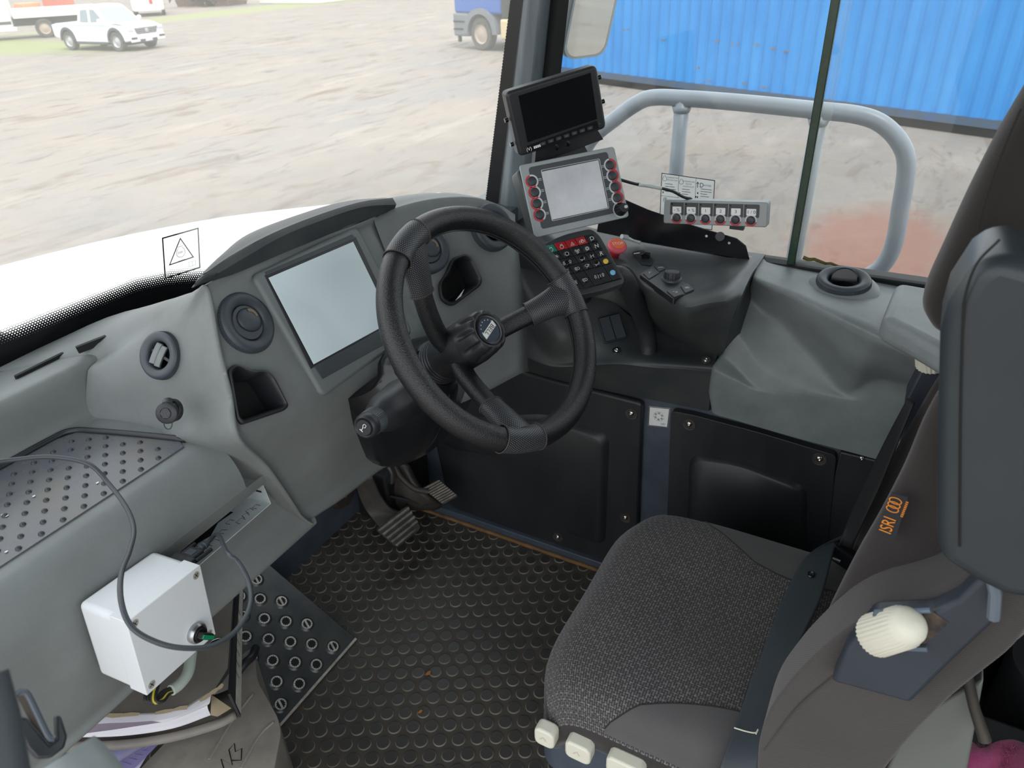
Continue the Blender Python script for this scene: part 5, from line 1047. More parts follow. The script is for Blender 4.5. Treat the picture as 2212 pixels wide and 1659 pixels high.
def ringbtn(par, f, c, r, a0, a1):
    g_ = f.at(c[0], c[1], .0007); v = MB(); N2 = 32
    an = np.linspace(0, 2 * math.pi, N2, endpoint=False); ringpoly(v, [(r * math.cos(a), r * math.sin(a)) for a in an], [(r * .76 * math.cos(a), r * .76 * math.sin(a)) for a in an], g_, 0.0); ri = v.build('button_ring', M['ringgrey'], par, smooth=False)
    v = MB(); aa = np.linspace(a0, a1, 18); v.grid([[g_.p(r * .99 * math.cos(a), r * .99 * math.sin(a), .0003) for a in aa], [g_.p(r * .76 * math.cos(a), r * .76 * math.sin(a), .0003) for a in aa]], flip=True); lab(v.build('red_arc', M['ringred'], ri, smooth=False), 'red arc')
    v = MB(); v.lathe([(r * .70, 0), (r * .66, .0014), (r * .45, .0022), (.0001, .0024)], g_, 28); v.build('push_button', M['button'], par, angle=60)
for i, q in enumerate(((268, 790), (285, 862), (300, 935), (318, 1008))): ringbtn(te, cf, local(cf, *k2(*q)), .0117, math.radians(100), math.radians(300))
for i, q in enumerate(((777, 684), (793, 753), (810, 826), (825, 897))): ringbtn(te, cf, local(cf, *k2(*q)), .0117, math.radians(-110), math.radians(90))
v = MB()
for q in ((320, 777), (337, 850), (352, 924), (368, 997), (730, 692), (745, 765), (760, 838), (776, 908)):
    c = local(cf, *k2(*q))
    for s in (-.0013, .0013): stroke(v, [(c[0] - .0028, c[1] + s), (c[0] + .0028, c[1] + s)], .0009, cf, .0010)
v.build('key_marks', M['ringgrey'], te, smooth=False)
c = local(cf, *k2(845, 972)); g_ = cf.at(c[0], c[1], .0006); v = MB(); an = np.linspace(-2.2, 2.2, 26); v.grid([[g_.p(-.0145 * math.cos(a), .0145 * math.sin(a), .0003) for a in an], [g_.p(-.0128 * math.cos(a), .0128 * math.sin(a), .0003) for a in an]]); v.build('knob_scale', M['ringgrey'], te, smooth=False)
v = MB(); v.lathe([(.0120, 0), (.0112, .004), (.0095, .006), (.0090, .017), (.0080, .019), (.0001, .019)], g_, 32); kn_ = v.build('rotary_knob', M['gloss'], te, angle=40); v = MB(); v.lathe([(.0030, .019), (.0028, .022), (.0001, .0225)], g_.at(.003, .001), 16); v.build('knob_tip', M['ringgrey'], kn_)
v = MB(); q = cf.p(-.03, -.06, -.05); v.cbox(tuple(q + V3((.05, .03, -.02))), .03, .03, .10, cf); v.build('mount', M['blackplastic'], te)
v = MB(); v.prism([bil(tl, *q) for q in ((.30, -.15), (.80, -.2), (.9, .3), (.2, .3))][::-1], cf, -.062, -.055); v.build('back_plate', M['blackplastic'], te)
# six button unit
sf6 = facef(1546, 460, 1.475, (-0.023, -0.995, 0.096), (0.065, 0.094, 0.993))
six = thing('button_unit', 'silver strip of six red ringed buttons clipped in front of the side window', 'switch unit', sf6.p(0, -.03, -.02)); k3 = k2
q6 = [local(sf6, *k3(*q)) for q in ((1130, 909), (1808, 928), (1798, 1091), (1124, 1064))]
v = MB(); v.prism(rounded(q6, .005)[::-1], sf6, -.022, 0); v.build('unit_case', M['silver'], six, bevel=.002)
v = MB(); v.prism(rounded([bil(q6, *q) for q in ((.065, .09), (.925, .09), (.925, .62), (.065, .62))], .003)[::-1], sf6, 0, .0005); v.build('dark_inlay', M['fascia'], six, smooth=False)
for i, tx in enumerate(('- %', '+ %', '1', '2', '3', '1 / 0')):
    u = .135 + i * .1435; c = bil(q6, u, .40); v = MB(); v.prism([(c[0] + x, c[1] + y) for x, y in rrect(.0175, .0125, .001, 2)], sf6, .0004, .0010); tb = v.build('text_window', M['sticker'], six, smooth=False)
    v = MB(); put_text(v, tx, sf6.at(c[0], c[1], .0010), .0062, .0002); v.build('lettering', M['ink'], tb, smooth=False)
    ringbtn(six, sf6, bil(q6, u, .735), .0112, math.radians(195), math.radians(345))
    if i: v = MB(); a = bil(q6, u - .0717, .10); b_ = bil(q6, u - .0717, .80); stroke(v, [a, b_], .0006, sf6, .0008); v.build('divider_line', M['ringgrey'], six, smooth=False)
    c = bil(q6, u - .052, .16); v = MB(); v.disc(sf6.at(*c), .0016, .0008, 12); v.build('light', M['scrblack'], six)
v = MB(); c = sf6.p(.008, -.028, -.012); v.lathe([(.010, .006), (.0125, 0), (.010, -.012), (.013, -.03)], frame_n(c, (0, 0, 1)), 18); v.cbox(tuple(c + V3((0, -.03, .003))), .012, .026, .008); v.tube([c + V3((0, 0, -.02)), PX(1553, 512, 1.512), PX(1553, 540, 1.515)], .009, 10); v.build('ball_mount', M['blackplastic'], six, angle=40)
cb = MB(); cp_ = cr([cf.p(*bil(tl, .99, .42), -.02), T(1372, 397, 1.42), T(1405, 402, 1.45), T(1450, 412, 1.475), T(1475, 425, 1.49), sf6.p(*bil(q6, .25, .02), -.016)], 6); cb.tube(cp_, .0028, 10)
cbo = cb.build('terminal_cable', M['cableblack'], angle=180); tag(cbo, 'black cable looping from the terminal to the six button strip', 'cable')
cb = MB(); i0 = 7; cb.tube(cp_[i0:i0 + 9], .0036, 10); o = cb.build('cable_label', M['ringgrey'], cbo, angle=180); lab(o, 'white tape label round the cable')
# instruction sheet stuck to the side window
t, f, L_, th = flat_sheet('instruction_sticker', 'white instruction sticker with black print on the side window behind the button strip', 'sticker', [PX(*q, GX - .0012) for q in ((1430, 374), (1544, 390), (1538, 496), (1425, 484))], NX, (0, 0, 1), glass_mat('clear_white_film', dust=0.72, dustcol=(240, 242, 240), refl=.3), .0004)
w_, h_ = abs(L_[1][0] - L_[0][0]), abs(L_[0][1] - L_[3][1])
def sl_(u, w): return bil(L_, u, w)
v = MB(); stroke(v, L_, .0022, f, th + .0003, closed=True)
for u in (.33, .655): stroke(v, [sl_(u, 0), sl_(u, 1)], .0008, f, th + .0003)
for w in (.43, .80): stroke(v, [sl_(0, w), sl_(1, w)], .0008, f, th + .0003)
v.build('table_lines', M['ink'], t, smooth=False)
v = MB()
def tx(s, u, w, h): c = sl_(u, w); put_text(v, s, Fr(f.p(*c), f.x, f.y), h * .8, th + .0003, .8)
tx('ZUNDUNG EIN', .21, .06, .0040); tx('MOTOR START', .21, .11, .0040); tx('ZUNDUNG AUS', .52, .09, .0040); tx('MOTOR', .52, .14, .0040); tx('AUSGESCHALTET', .52, .19, .0035); tx('ANTRIEB', .87, .12, .0045); tx('D', .765, .13, .013); tx('N', .72, .52, .011); tx('(P)', .09, .50, .011); tx('BREMSE', .22, .50, .004); tx('DIFFERENTIAL', .51, .47, .0045); tx('SPERRE', .52, .52, .0045); tx('LEERLAUF', .87, .50, .0045)
c = sl_(.69, .13); stroke(v, [(c[0], c[1] - .006), (c[0], c[1] + .006)], .0014, f, th + .0003); stroke(v, [(c[0] - .003, c[1] + .002), (c[0], c[1] + .006), (c[0] + .003, c[1] + .002)], .0014, f, th + .0003)
for u, w in ((.06, .10), (.38, .12)): c = sl_(u, w); stroke(v, [(c[0] + .0045 * math.sin(a), c[1] + .0045 * math.cos(a)) for a in np.linspace(.5, 5.8, 12)] + [(c[0] - .002, c[1] + .0065), (c[0] + .002, c[1] + .0065)], .0008, f, th + .0003, closed=True)
for u0, w0, n_ in ((.04, .19, 4), (.37, .25, 4), (.72, .20, 5), (.72, .60, 3), (.04, .60, 4), (.37, .60, 4)):
    for k in range(n_): a = sl_(u0 + .03, w0 + k * .048); stroke(v, [a, (a[0] + w_ * random.uniform(.12, .22), a[1])], .0011, f, th + .0003)
for u, w in ((.70, .29), (.70, .37), (.67, .37), (.36, .34), (.04, .36)): c = sl_(u, w); stroke(v, [(c[0], c[1] - .002), (c[0], c[1] + .002)], .0024, f, th + .0003)
v.build('printed_text', M['ink'], t, smooth=False)
# ---- grey rear console with sculpted steps
rp = thing('rear_side_console', 'light grey sculpted console with round vent under the rear side window', 'console', (1.45, .1, .56))
RC_ = [[((1652, 556), 1.556), ((1629, 603), .918), ((1619, 640), 1.490), ((1584, 706), 1.432), ((1565, 768), 1.424), ((1541, 798), 1.394), ((1534, 850), 1.408), ((1541, 893), 1.424)],
       [((1695, 566), 1.556), ((1676, 622), .917), ((1655, 674), 1.478), ((1612, 748), 1.422), ((1600, 803), 1.418), ((1590, 822), 1.397), ((1587, 866), 1.409), ((1590, 908), 1.424)],
       [((1750, 576), 1.556), ((1722, 642), .916), ((1692, 700), 1.462), ((1648, 794), 1.412), ((1642, 838), 1.405), ((1644, 847), 1.402), ((1640, 884), 1.411), ((1640, 923), 1.424)],
       [((1835, 590), 1.556), ((1800, 680), .915), ((1765, 775), 1.432), ((1733, 838), 1.402), ((1734, 850), 1.400), ((1736, 862), 1.401), ((1735, 905), 1.411), ((1735, 950), 1.424)],
       [((1900, 601), 1.556), ((1868, 712), .914), ((1826, 846), 1.403), ((1834, 864), 1.397), ((1836, 876), 1.399), ((1838, 890), 1.402), ((1838, 930), 1.411), ((1838, 977), 1.424)],
       [((1960, 612), 1.556), ((1925, 742), .912), ((1905, 820), 1.385), ((1900, 870), 1.392), ((1898, 890), 1.396), ((1897, 910), 1.400), ((1897, 945), 1.411), ((1897, 993), 1.424)],
       [((2090, 636), 1.556), ((2050, 800), .905), ((2060, 860), 1.380), ((2060, 900), 1.390), ((2060, 930), 1.395), ((2060, 950), 1.400), ((2065, 990), 1.411), ((2080, 1040), 1.424)]]
cols = [[(PZ(*q, d) if i == 1 else PX(*q, d)) for i, (q, d) in enumerate(c)] for c in RC_]
def soften(c):                       # doubled net lines keep the mouldings' edges tight
    out = []
    for i, p_ in enumerate(c):
        if 0 < i < len(c) - 1: out += [p_ + (c[i - 1] - p_) * .14, p_ + (c[i + 1] - p_) * .14]
        else: out.append(p_)
    return out
cols = [soften(c) for c in cols]; cols.insert(0, [p_ + V3((.03, .006, 0)) for p_ in cols[0]])
v = MB(); v.surf([[c[i] for c in cols] for i in range(len(cols[0]))], 6, 3, flip=True); o = v.build('console_shell', M['greylight'], rp, angle=180)
# vent on the deck
_d = dash; dash = rp
vv_ = vent(V3((1.458, .08, .9185)), (-0.13, 0.02, 0.99), .049, roll_=2.2, style='open', skin=o)
v = MB(); f = frame_n(V3((1.458, .08, .915)), (-0.13, 0.02, 0.99)); v.lathe([(.048, .005), (.054, .0045), (.060, .0), (.066, -.006)], f, 60); v.build('vent_surround', M['greylight'], rp, angle=180)
dash = _d
screw(PZ(1714, 573, .921), (0, 0, 1), .0062, rp, washer=True)
screw(PX(1861, 990, 1.420), NX, .005, rp)
# storage lid behind it
v = MB(); L4 = [PZ(*q, .955) for q in ((1935, 612), (1893, 700), (1985, 752), (2060, 790))]
top = [PZ(1937, 606, .96), PZ(2060, 628, .96), PZ(2120, 700, .96), PZ(2100, 790, .955), PZ(1990, 728, .955), PZ(1905, 684, .955)]
v.add([tuple(q) for q in top] + [tuple(q + V3((-.004, 0, -.045))) for q in top], [tuple(range(6))[::-1], tuple(range(6, 12))] + [(i, (i + 1) % 6, (i + 1) % 6 + 6, i + 6) for i in range(6)])
o = v.build('storage_lid', M['greylight'], None, bevel=.016, seg=5); tag(o, 'light grey rounded lid on the console behind the round vent', 'lid')
# ================================================================== steering wheel, column, pedals
WC = V3((.893, .53, .9905)); WN = nrm((-0.134, -0.768, 0.627)); WU = nrm(np.cross(WN, (0, 0, 1))); WV = np.cross(WU, -WN); WV = WV if WV[2] > 0 else -WV
WRr = .185
wf = Fr(WC, -WU, WV)            # z towards the driver
if wf.z @ WN < 0: wf = Fr(WC, WU, WV)
def wp(a, r, s): return wf.p(r * math.cos(a), r * math.sin(a), -s)
UX = wf.x
def ang_of(px, py): q = PP(px, py, WC, WN) - WC; return math.atan2(q @ wf.y, q @ wf.x)
sp = [ang_of(878, 528), ang_of(1222, 640), ang_of(1122, 948)]
sw = thing('steering_wheel', 'black leather three spoke steering wheel with a scalloped centre knob', 'steering wheel', WC - V3((0, 0, .15)))
v = MB(); N = 144; prof = [(.0195 * math.cos(b_), .0195 * math.sin(b_)) for b_ in np.linspace(0, 2 * math.pi, 22, endpoint=False)]
vs = []; fs = []
for i in range(N):
    a = 2 * math.pi * i / N
    for k, (c_, s_) in enumerate(prof):
        fl_ = 1.0 - (.10 if c_ < 0 and abs(s_) < .012 else 0) * .6; vs.append(wf.p((WRr + c_ * fl_) * math.cos(a), (WRr + c_ * fl_) * math.sin(a), s_ * 1.04))
n_ = len(prof)
for i in range(N):
    for k in range(n_): fs.append((i * n_ + k, ((i + 1) % N) * n_ + k, ((i + 1) % N) * n_ + (k + 1) % n_, i * n_ + (k + 1) % n_))
v.add(vs, fs); rim = v.build('rim', M['leather'], sw, angle=180)
v = MB(); mseam = mat('stitch_thread', (44, 46, 48), .7)
for off_ in (-.0030, .0030):
    v.tube([wf.p((WRr - .0186) * math.cos(a), (WRr - .0186) * math.sin(a), off_ - .004) for a in np.linspace(0, 2 * math.pi, 160)], .0006, 5, caps=False)
v.build('stitching', mseam, rim)
def dotmat():
    m = M['leatherdot'].copy(); m.name = 'perforated_leather_dots'; t = m.node_tree; L = t.links.new; b_ = t.nodes['Principled BSDF']
    uv = t.nodes.new('ShaderNodeUVMap'); uv.uv_map = 'UV'; sp_ = t.nodes.new('ShaderNodeSeparateXYZ'); L(uv.outputs[0], sp_.inputs[0])
    def mth(op, a, b=None):
        n = t.nodes.new('ShaderNodeMath'); n.operation = op
        for i, q in enumerate((a, b)):
            if q is None: continue
            if isinstance(q, (int, float)): n.inputs[i].default_value = q
            else: L(q, n.inputs[i])
        return n.outputs[0]
    pit = .0030; ry = mth('DIVIDE', sp_.outputs['Y'], pit); odd = mth('MULTIPLY', mth('MODULO', mth('FLOOR', ry), 2.0), .5); cx = mth('SUBTRACT', mth('FRACT', mth('ADD', mth('DIVIDE', sp_.outputs['X'], pit * 1.1), odd)), .5); cy = mth('SUBTRACT', mth('FRACT', ry), .5)
    d = mth('SQRT', mth('ADD', mth('MULTIPLY', cx, cx), mth('MULTIPLY', cy, cy))); f = mth('LESS_THAN', d, .24)
    mx = t.nodes.new('ShaderNodeMix'); mx.data_type = 'RGBA'; L(f, mx.inputs['Factor']); mx.inputs[6].default_value = (*lin((30, 32, 36)), 1); mx.inputs[7].default_value = (*lin((118, 122, 126)), 1); L(mx.outputs[2], b_.inputs['Base Color']); return m
DM = dotmat()
for si, a0 in enumerate(sp):
    # spoke
    tw = (.30, .0, -.16)[si]
    pth = cr([wp(a0 + tw * 1.6, .022, .105), wp(a0 + tw * 1.25, .055, .088), wp(a0 + tw * .6, .105, .052), wp(a0 + tw * .15, .150, .018), wp(a0, .178, .002)], 7)
    v = MB(); n2 = len(pth); P_ = pth; seg = 18; vs = []
    for i in range(n2):
        t_ = nrm(P_[min(i + 1, n2 - 1)] - P_[max(i - 1, 0)]); w_ = nrm(np.cross(WN, t_)); u_ = np.cross(t_, w_); k_ = i / (n2 - 1); wd = .0215 - .006 * math.sin(math.pi * k_) + .002 * k_; th_ = .0135
        for j in range(seg): b_ = 2 * math.pi * j / seg; vs.append(P_[i] + w_ * wd * math.copysign(abs(math.cos(b_)) ** .8, math.cos(b_)) + u_ * th_ * math.copysign(abs(math.sin(b_)) ** .8, math.sin(b_)))
    v.add(vs, [(i * seg + j, i * seg + (j + 1) % seg, (i + 1) * seg + (j + 1) % seg, (i + 1) * seg + j) for i in range(n2 - 1) for j in range(seg)]); v.build('spoke', M['leather'], sw, angle=180)
    # perforated grip pad: sleeve on the rim and tongue on the spoke
    v = MB(); rows = []; da = .19
    for a in np.linspace(a0 - da, a0 + da, 20):
        rows.append([wf.p((WRr + .0208 * math.cos(b_)) * math.cos(a), (WRr + .0208 * math.cos(b_)) * math.sin(a), .0214 * math.sin(b_)) for b_ in np.linspace(0, 2 * math.pi, 25)])
    v.grid(rows); rows = []; i0 = int(n2 * .58)
    for i in range(i0, n2):
        t_ = nrm(P_[min(i + 1, n2 - 1)] - P_[max(i - 1, 0)]); w_ = nrm(np.cross(WN, t_)); u_ = np.cross(t_, w_); k_ = (i - i0) / (n2 - 1 - i0); wd = .0215 + .011 * k_ ** 1.5; th_ = .0158 + .003 * k_
        rows.append([P_[i] + w_ * wd * math.cos(b_) + u_ * th_ * math.sin(b_) for b_ in np.linspace(0, 2 * math.pi, 25)])
    v.grid(rows); gp = v.build('grip_pad', DM, sw, angle=180); lab(gp, 'perforated grip pad')
    v = MB()
    for a in (a0 - da, a0 + da): v.tube([wf.p((WRr + .0212 * math.cos(b_)) * math.cos(a), (WRr + .0212 * math.cos(b_)) * math.sin(a), .0218 * math.sin(b_)) for b_ in np.linspace(0, 2 * math.pi, 30)], .0011, 6, caps=False)
    i = i0; t_ = nrm(P_[i + 1] - P_[i - 1]); w_ = nrm(np.cross(WN, t_)); u_ = np.cross(t_, w_); v.tube([P_[i] + w_ * .0222 * math.cos(b_) + u_ * .0165 * math.sin(b_) for b_ in np.linspace(0, 2 * math.pi, 26)], .0011, 6, caps=False)
    v.build('pad_seam', mat('seam_brown', (66, 60, 56), .7), gp)
hb = Fr(WC, wf.x, wf.y)
v = MB(); v.lathe([(.038, -.060), (.0405, -.075), (.0405, -.10), (.0375, -.125), (.0385, -.148)], hb, 48); v.build('hub', M['leather'], sw, angle=180)
v = MB()
pr = []
for i in range(5): z = -.148 - i * .0068; pr += [(.0385 + .0004 * i, z), (.0395 + .0006 * i, z - .0025), (.0385 + .0006 * i, z - .0058), (.0358, z - .0062)]
v.lathe(pr, hb, 48); v.build('ribbed_collar', M['blackplastic'], sw, angle=35)
# scalloped knob
v = MB(); nl = 9
def scal(a, r, z):
    k_ = max(0, math.cos(a * nl)) ** 2.0
    return 1 - (.15 * k_ if -.052 < z < -.022 and r > .03 else .09 * k_ if r > .03 and z >= -.022 else 0)
v.lathe([(.0405, -.064), (.0400, -.058), (.0390, -.050), (.0380, -.040), (.0368, -.030), (.0352, -.0225), (.0325, -.0185), (.0290, -.0175), (.0262, -.0180), (.0255, -.0200), (.0001, -.0200)], hb, 144, wob=scal)
kn = v.build('centre_knob', M['blackplastic'], sw, angle=70)
v = MB(); v.lathe([(.0245, -.0200), (.0242, -.0178), (.0210, -.0172), (.0205, -.0185)], hb, 48); v.build('knob_ring', M['gloss'], kn)
v = MB(); v.disc(hb, .0206, -.0182, 48); em = v.build('emblem', mat('emblem_blue_black', (34, 46, 66), .25), kn, smooth=False)
# letters on the emblem, turned with the wheel
ex = nrm(PP(1040, 742, WC, WN) - PP(1071, 704, WC, WN)); 
def epx(px, py): q = PP(px, py, WC - WN * .0180, WN) - (WC - WN * .0180); return q
exv = nrm(epx(1046, 750) - epx(1074, 708)); ey = np.cross(WN, exv); ef = Fr(hb.p(0, 0, -.0180) , exv, ey)
v = MB(); g_ = ef; v.prism([(-.0185, -.0048), (.0165, -.0048), (.0185, .0052), (-.0165, .0052)], g_, 0, .0004); v.build('emblem_band', M['print'], em, smooth=False)
v = MB(); put_text(v, 'BELL', g_.at(0, .0002, 0), .0078, .0007, 1.15); v.build('lettering', M['ink'], em, smooth=False)
v = MB()
for a in np.linspace(3.5, 5.9, 7): v.add([g_.p(.0165 * math.cos(a) + .0013 * math.cos(t_), .0165 * math.sin(a) * -1 * -1 + .0013 * math.sin(t_), .0006) for t_ in (0, 2.1, 4.2)], [(0, 1, 2)])
v.build('emblem_marks', M['print'], em, smooth=False)
# ---- column shroud, stalk
col = thing('steering_column', 'glossy black steering column shroud with indicator stalk below the wheel', 'steering column', WC - WN * .25 - V3((0, 0, .2)))
v = MB()
o_ring = [(722, 862), (748, 838), (800, 808), (862, 778), (930, 752), (1000, 790), (1010, 850), (985, 905), (945, 950), (905, 985), (832, 1006), (775, 940)]
yb = lambda i: .815
O_ = [PY(x, y, .812) for x, y in o_ring]
ax = lambda s: WC - WN * s
def ell(s, r, n=12, ph=0):
    f = Fr(ax(s), wf.x, wf.y); return [f, r]
Rg = []
c_ax = P_c = None
def proj(q):
    w = RC.T @ (V3(q) - EYE); return np.array([IW / 2 + FPX * w[0] / w[2], IH / 2 + FPX * w[1] / w[2]])
def ring_at(s, r):
    out = []; c = ax(s); pc = proj(c)
    for q in O_:
        d = q - ax(.30); d = d - WN * (d @ WN); d = nrm(d); out.append(c + d * r)
    return out
r_in = ring_at(.175, .043); r_m = ring_at(.205, .058); r_m2 = ring_at(.235, .080)
md = [tuple(V3(a) * .42 + V3(b_) * .58 + V3((0, -.022, 0))) for a, b_ in zip(r_m2, O_)]
O2 = [tuple(q + V3((0, .06, 0))) for q in O_]
rows = [r_in, r_m, r_m2, md, [tuple(V3(q) + V3((0, -.006, 0))) for q in O_], O2]
rows = [list(r) + [r[0]] for r in rows]
v.surf(rows, 3, 4, flip=True); v.build('shroud', M['gloss'], col, angle=50)
v = MB(); e_ = cr([V3(q) + V3((0, -.005, 0)) for q in [md[10], O_[10]]], 2); l_ = [V3(r_m[9]) * .5 + V3(r_m[10]) * .5 + V3((0, -.004, -.004)), V3(md[9]) * .6 + V3(md[10]) * .4 + V3((0, -.002, -.002)), V3(O_[9]) * .35 + V3(O_[10]) * .65 + V3((0, -.006, 0))]; v.tube(cr(l_, 6), .0022, 8); v.build('shroud_seam', M['blackplastic'], col)
# broken clip opening at the right edge of the shroud
v = MB(); q = PY(938, 912, .772); v.add([q + V3(p_) for p_ in ((-.008, -.004, .012), (.012, -.002, .004), (.016, 0, -.014), (.004, -.002, -.020), (-.006, -.004, -.006))], [(0, 1, 2, 3, 4)]); v.build('clip_opening', M['hole'], col, smooth=False)
for k in range(2): v = MB(); v.cbox(tuple(q + V3((0.004, -.006, .002 - k * .012))), .012, .004, .004); v.build('broken_clip', M['pedalarm'], col)
# stalk: boot, ribbed ring, horn button
tip = T(787, 923, 1.075); root = WC - WN * .21 + WU * 0 ; sd_ = nrm(T(905, 840, 1.215) - tip); sfm = frame_n(tip, -sd_)
k_ = .028 * 1.075 / 1.6
v = MB(); v.lathe([(.0001, .002), (.0115, .002), (.0122, .0008), (.0122, -.003)], sfm, 36); hbn = v.build('horn_button', M['blackplastic'], col, angle=50)
v = MB(); v.lathe([(.0122, -.001), (.0150, .0012), (.0178, -.001), (.0190, -.006), (.0186, -.014)], sfm, 40); v.build('stalk_end', M['blackplastic'], col, angle=60)
v = MB(); v.lathe([(.0188, -.013), (.0190, -.016), (.0192, -.034), (.0188, -.036)], sfm, 96, wob=lambda a, r, z: 1 + (.03 if int(round(a / (2 * math.pi) * 96)) % 2 else -.02) if -.035 < z < -.015 else 1); v.build('ribbed_ring', M['vent'], col, angle=30)
v = MB(); v.lathe([(.0190, -.034), (.0250, -.044), (.0300, -.060), (.0320, -.085), (.0330, -.098), (.0345, -.112), (.0340, -.125), (.0300, -.165)], sfm, 44); v.build('stalk_boot', M['blackplastic'], col, angle=40)
v = MB(); v.lathe([(.0309, -.104), (.0309, -.1055)], sfm, 44); v.tube([sfm.p(.0272 * math.cos(2.0), .0272 * math.sin(2.0), -.06), sfm.p(.0306 * math.cos(2.0), .0306 * math.sin(2.0), -.105)], .0005, 5); v.build('boot_lines', M['vent'], col)
v = MB(); v.cbox(tuple(ax(.215) + V3((-.035, 0, .0))), .06, .055, .055, Fr((0, 0, 0), wf.x, wf.y).at(0, 0, 0)) if False else v.box(Fr(ax(.21), wf.x, wf.y), -.062, .035, -.030, .030, -.03, .02); v.build('switch_body', M['blackplastic'], col, bevel=.008)
hx = nrm(PP(800, 905, tip, sd_) - PP(775, 935, tip, sd_)); hf = Fr(tip - sd_ * .0024, hx, np.cross(-sd_, hx))
v = MB(); stroke(v, [(-.006, -.003), (-.006, .003)], .0012, hf, .0002); stroke(v, [(-.006, 0), (-.001, .0005), (.003, .003), (.006, .0022), (.006, -.001), (.002, -.002), (.001, .000)], .0009, hf, .0002); v.build('horn_symbol', M['print'], hbn, smooth=False)
# ---- pedals
br_ = thing('brake_pedal', 'worn metal brake pedal with ribbed pad on a dark arm', 'pedal', PZ(860, 1160, .12) - V3((0, 0, .02)))
pz = [PZ(811, 1143, .160), PZ(880, 1091, .175), PZ(912, 1140, .125), PZ(858, 1184, .105)]
pn = nrm(np.cross(pz[2] - pz[0], pz[1] - pz[3])); pn = pn if pn[2] > 0 else -pn
px_ = nrm(pz[1] - pz[0]); pfm = Fr(sum(pz) / 4, px_, np.cross(pn, px_))
pl_ = [((q - pfm.o) @ pfm.x, (q - pfm.o) @ pfm.y) for q in pz]
v = MB(); v.prism(rounded(pl_, .012)[::-1], pfm, -.010, -.001); pdd = v.build('pad_backing', M['pedalarm'], br_, bevel=.002)
for i in range(5):
    a, b_ = bil(pl_, .01, .03 + i * .196), bil(pl_, .99 - (.12 if i > 3 else 0), .03 + i * .196); c_, d_ = bil(pl_, .01, .03 + i * .196 + .165), bil(pl_, .99 - (.30 if i > 3 else 0), .03 + i * .196 + .165)
    v = MB(); v.grid([[pfm.p(*a, -.001), pfm.p(*b_, -.001)], [pfm.p(*(V3(a) * .75 + V3(c_) * .25), .0045), pfm.p(*(V3(b_) * .75 + V3(d_) * .25), .0045)], [pfm.p(*(V3(a) * .3 + V3(c_) * .7), .0045), pfm.p(*(V3(b_) * .3 + V3(d_) * .7), .0045)], [pfm.p(*c_, -.001), pfm.p(*d_, -.001)]]); v.build('pad_rib', M['brushed'], br_, angle=30)
arm = [((765, 1035), (805, 1030)), ((778, 1075), (822, 1068)), ((795, 1108), (845, 1098)), ((820, 1140), (870, 1105))]
hts = (.30, .235, .185, .155); v = MB(); rows = []
for (a, b_), h in zip(arm, hts): pa, pb = PZ(*a, h), PZ(*b_, h); rows.append([tuple(pa), tuple(pb)])
v.surf(rows, 3, 5); v.build('pedal_arm', M['pedalarm'], br_, solid=.012, off=0, angle=60, bevel=.002)
ac = thing('accelerator_pedal', 'black accelerator pedal with pale ribbed pad by the door card', 'pedal', PZ(950, 1070, .14))
q4 = [PZ(912, 1055, .205), PZ(948, 1036, .215), PZ(990, 1072, .165), PZ(957, 1090, .155)]
an_ = nrm(np.cross(q4[2] - q4[0], q4[1] - q4[3])); an_ = an_ if an_[2] > 0 else -an_; axx = nrm(q4[1] - q4[0]); afm = Fr(sum(q4) / 4, axx, np.cross(an_, axx)); al = [((q - afm.o) @ afm.x, (q - afm.o) @ afm.y) for q in q4]
v = MB(); v.prism(rounded(al, .006)[::-1], afm, -.012, 0); v.build('pedal_pad', M['pedalarm'], ac, bevel=.002)
mr = mat('dusty_rib', (156, 150, 138), .5, .2, c2=(110, 104, 94), nscale=40)
for i in range(9):
    w = .05 + i * .105; a, b_ = bil(al, .02, w), bil(al, .98, w); v = MB(); v.tube([afm.p(*a, .0012), afm.p(*bil(al, .5, w), .0022), afm.p(*b_, .0012)], .0024, 8); v.build('pad_rib', mr, ac)
def sk(pts, hs): return [tuple(PZ(*p_, h)) for p_, h in zip(pts, hs)]
v = MB(); v.surf([sk([(830, 1045), (860, 1000), (880, 1010)], (.20, .27, .27)), sk([(832, 1075), (870, 1050), (905, 1050)], (.16, .21, .215)), sk([(850, 1092), (900, 1090), (930, 1072)], (.12, .15, .18)), sk([(905, 1095), (940, 1094), (955, 1088)], (.11, .125, .14))], 4, 4); v.build('pedal_body', M['pedalarm'], ac, solid=.02, off=0, angle=50)
v = MB()
for a, b_ in (((838, 1055), (905, 1082)), ((842, 1072), (925, 1090)), ((868, 1030), (850, 1085)), ((890, 1045), (880, 1090)), ((910, 1055), (910, 1092))): v.tube([PZ(*a, .195), PZ((a[0] + b_[0]) / 2, (a[1] + b_[1]) / 2, .175), PZ(*b_, .155)], .004, 6)
v.build('body_webs', M['blackplastic'], ac)
v = MB(); v.tube(cr(sk([(848, 1000), (866, 1030), (895, 1055), (925, 1062)], (.29, .25, .215, .20)), 6), .008, 10); v.build('pedal_arm', M['pedalarm'], ac)
v = MB(); v.tube(cr(sk([(838, 1005), (846, 1020), (844, 1040)], (.30, .275, .24)), 5), .011, 10); v.build('return_spring', M['metal'], ac)
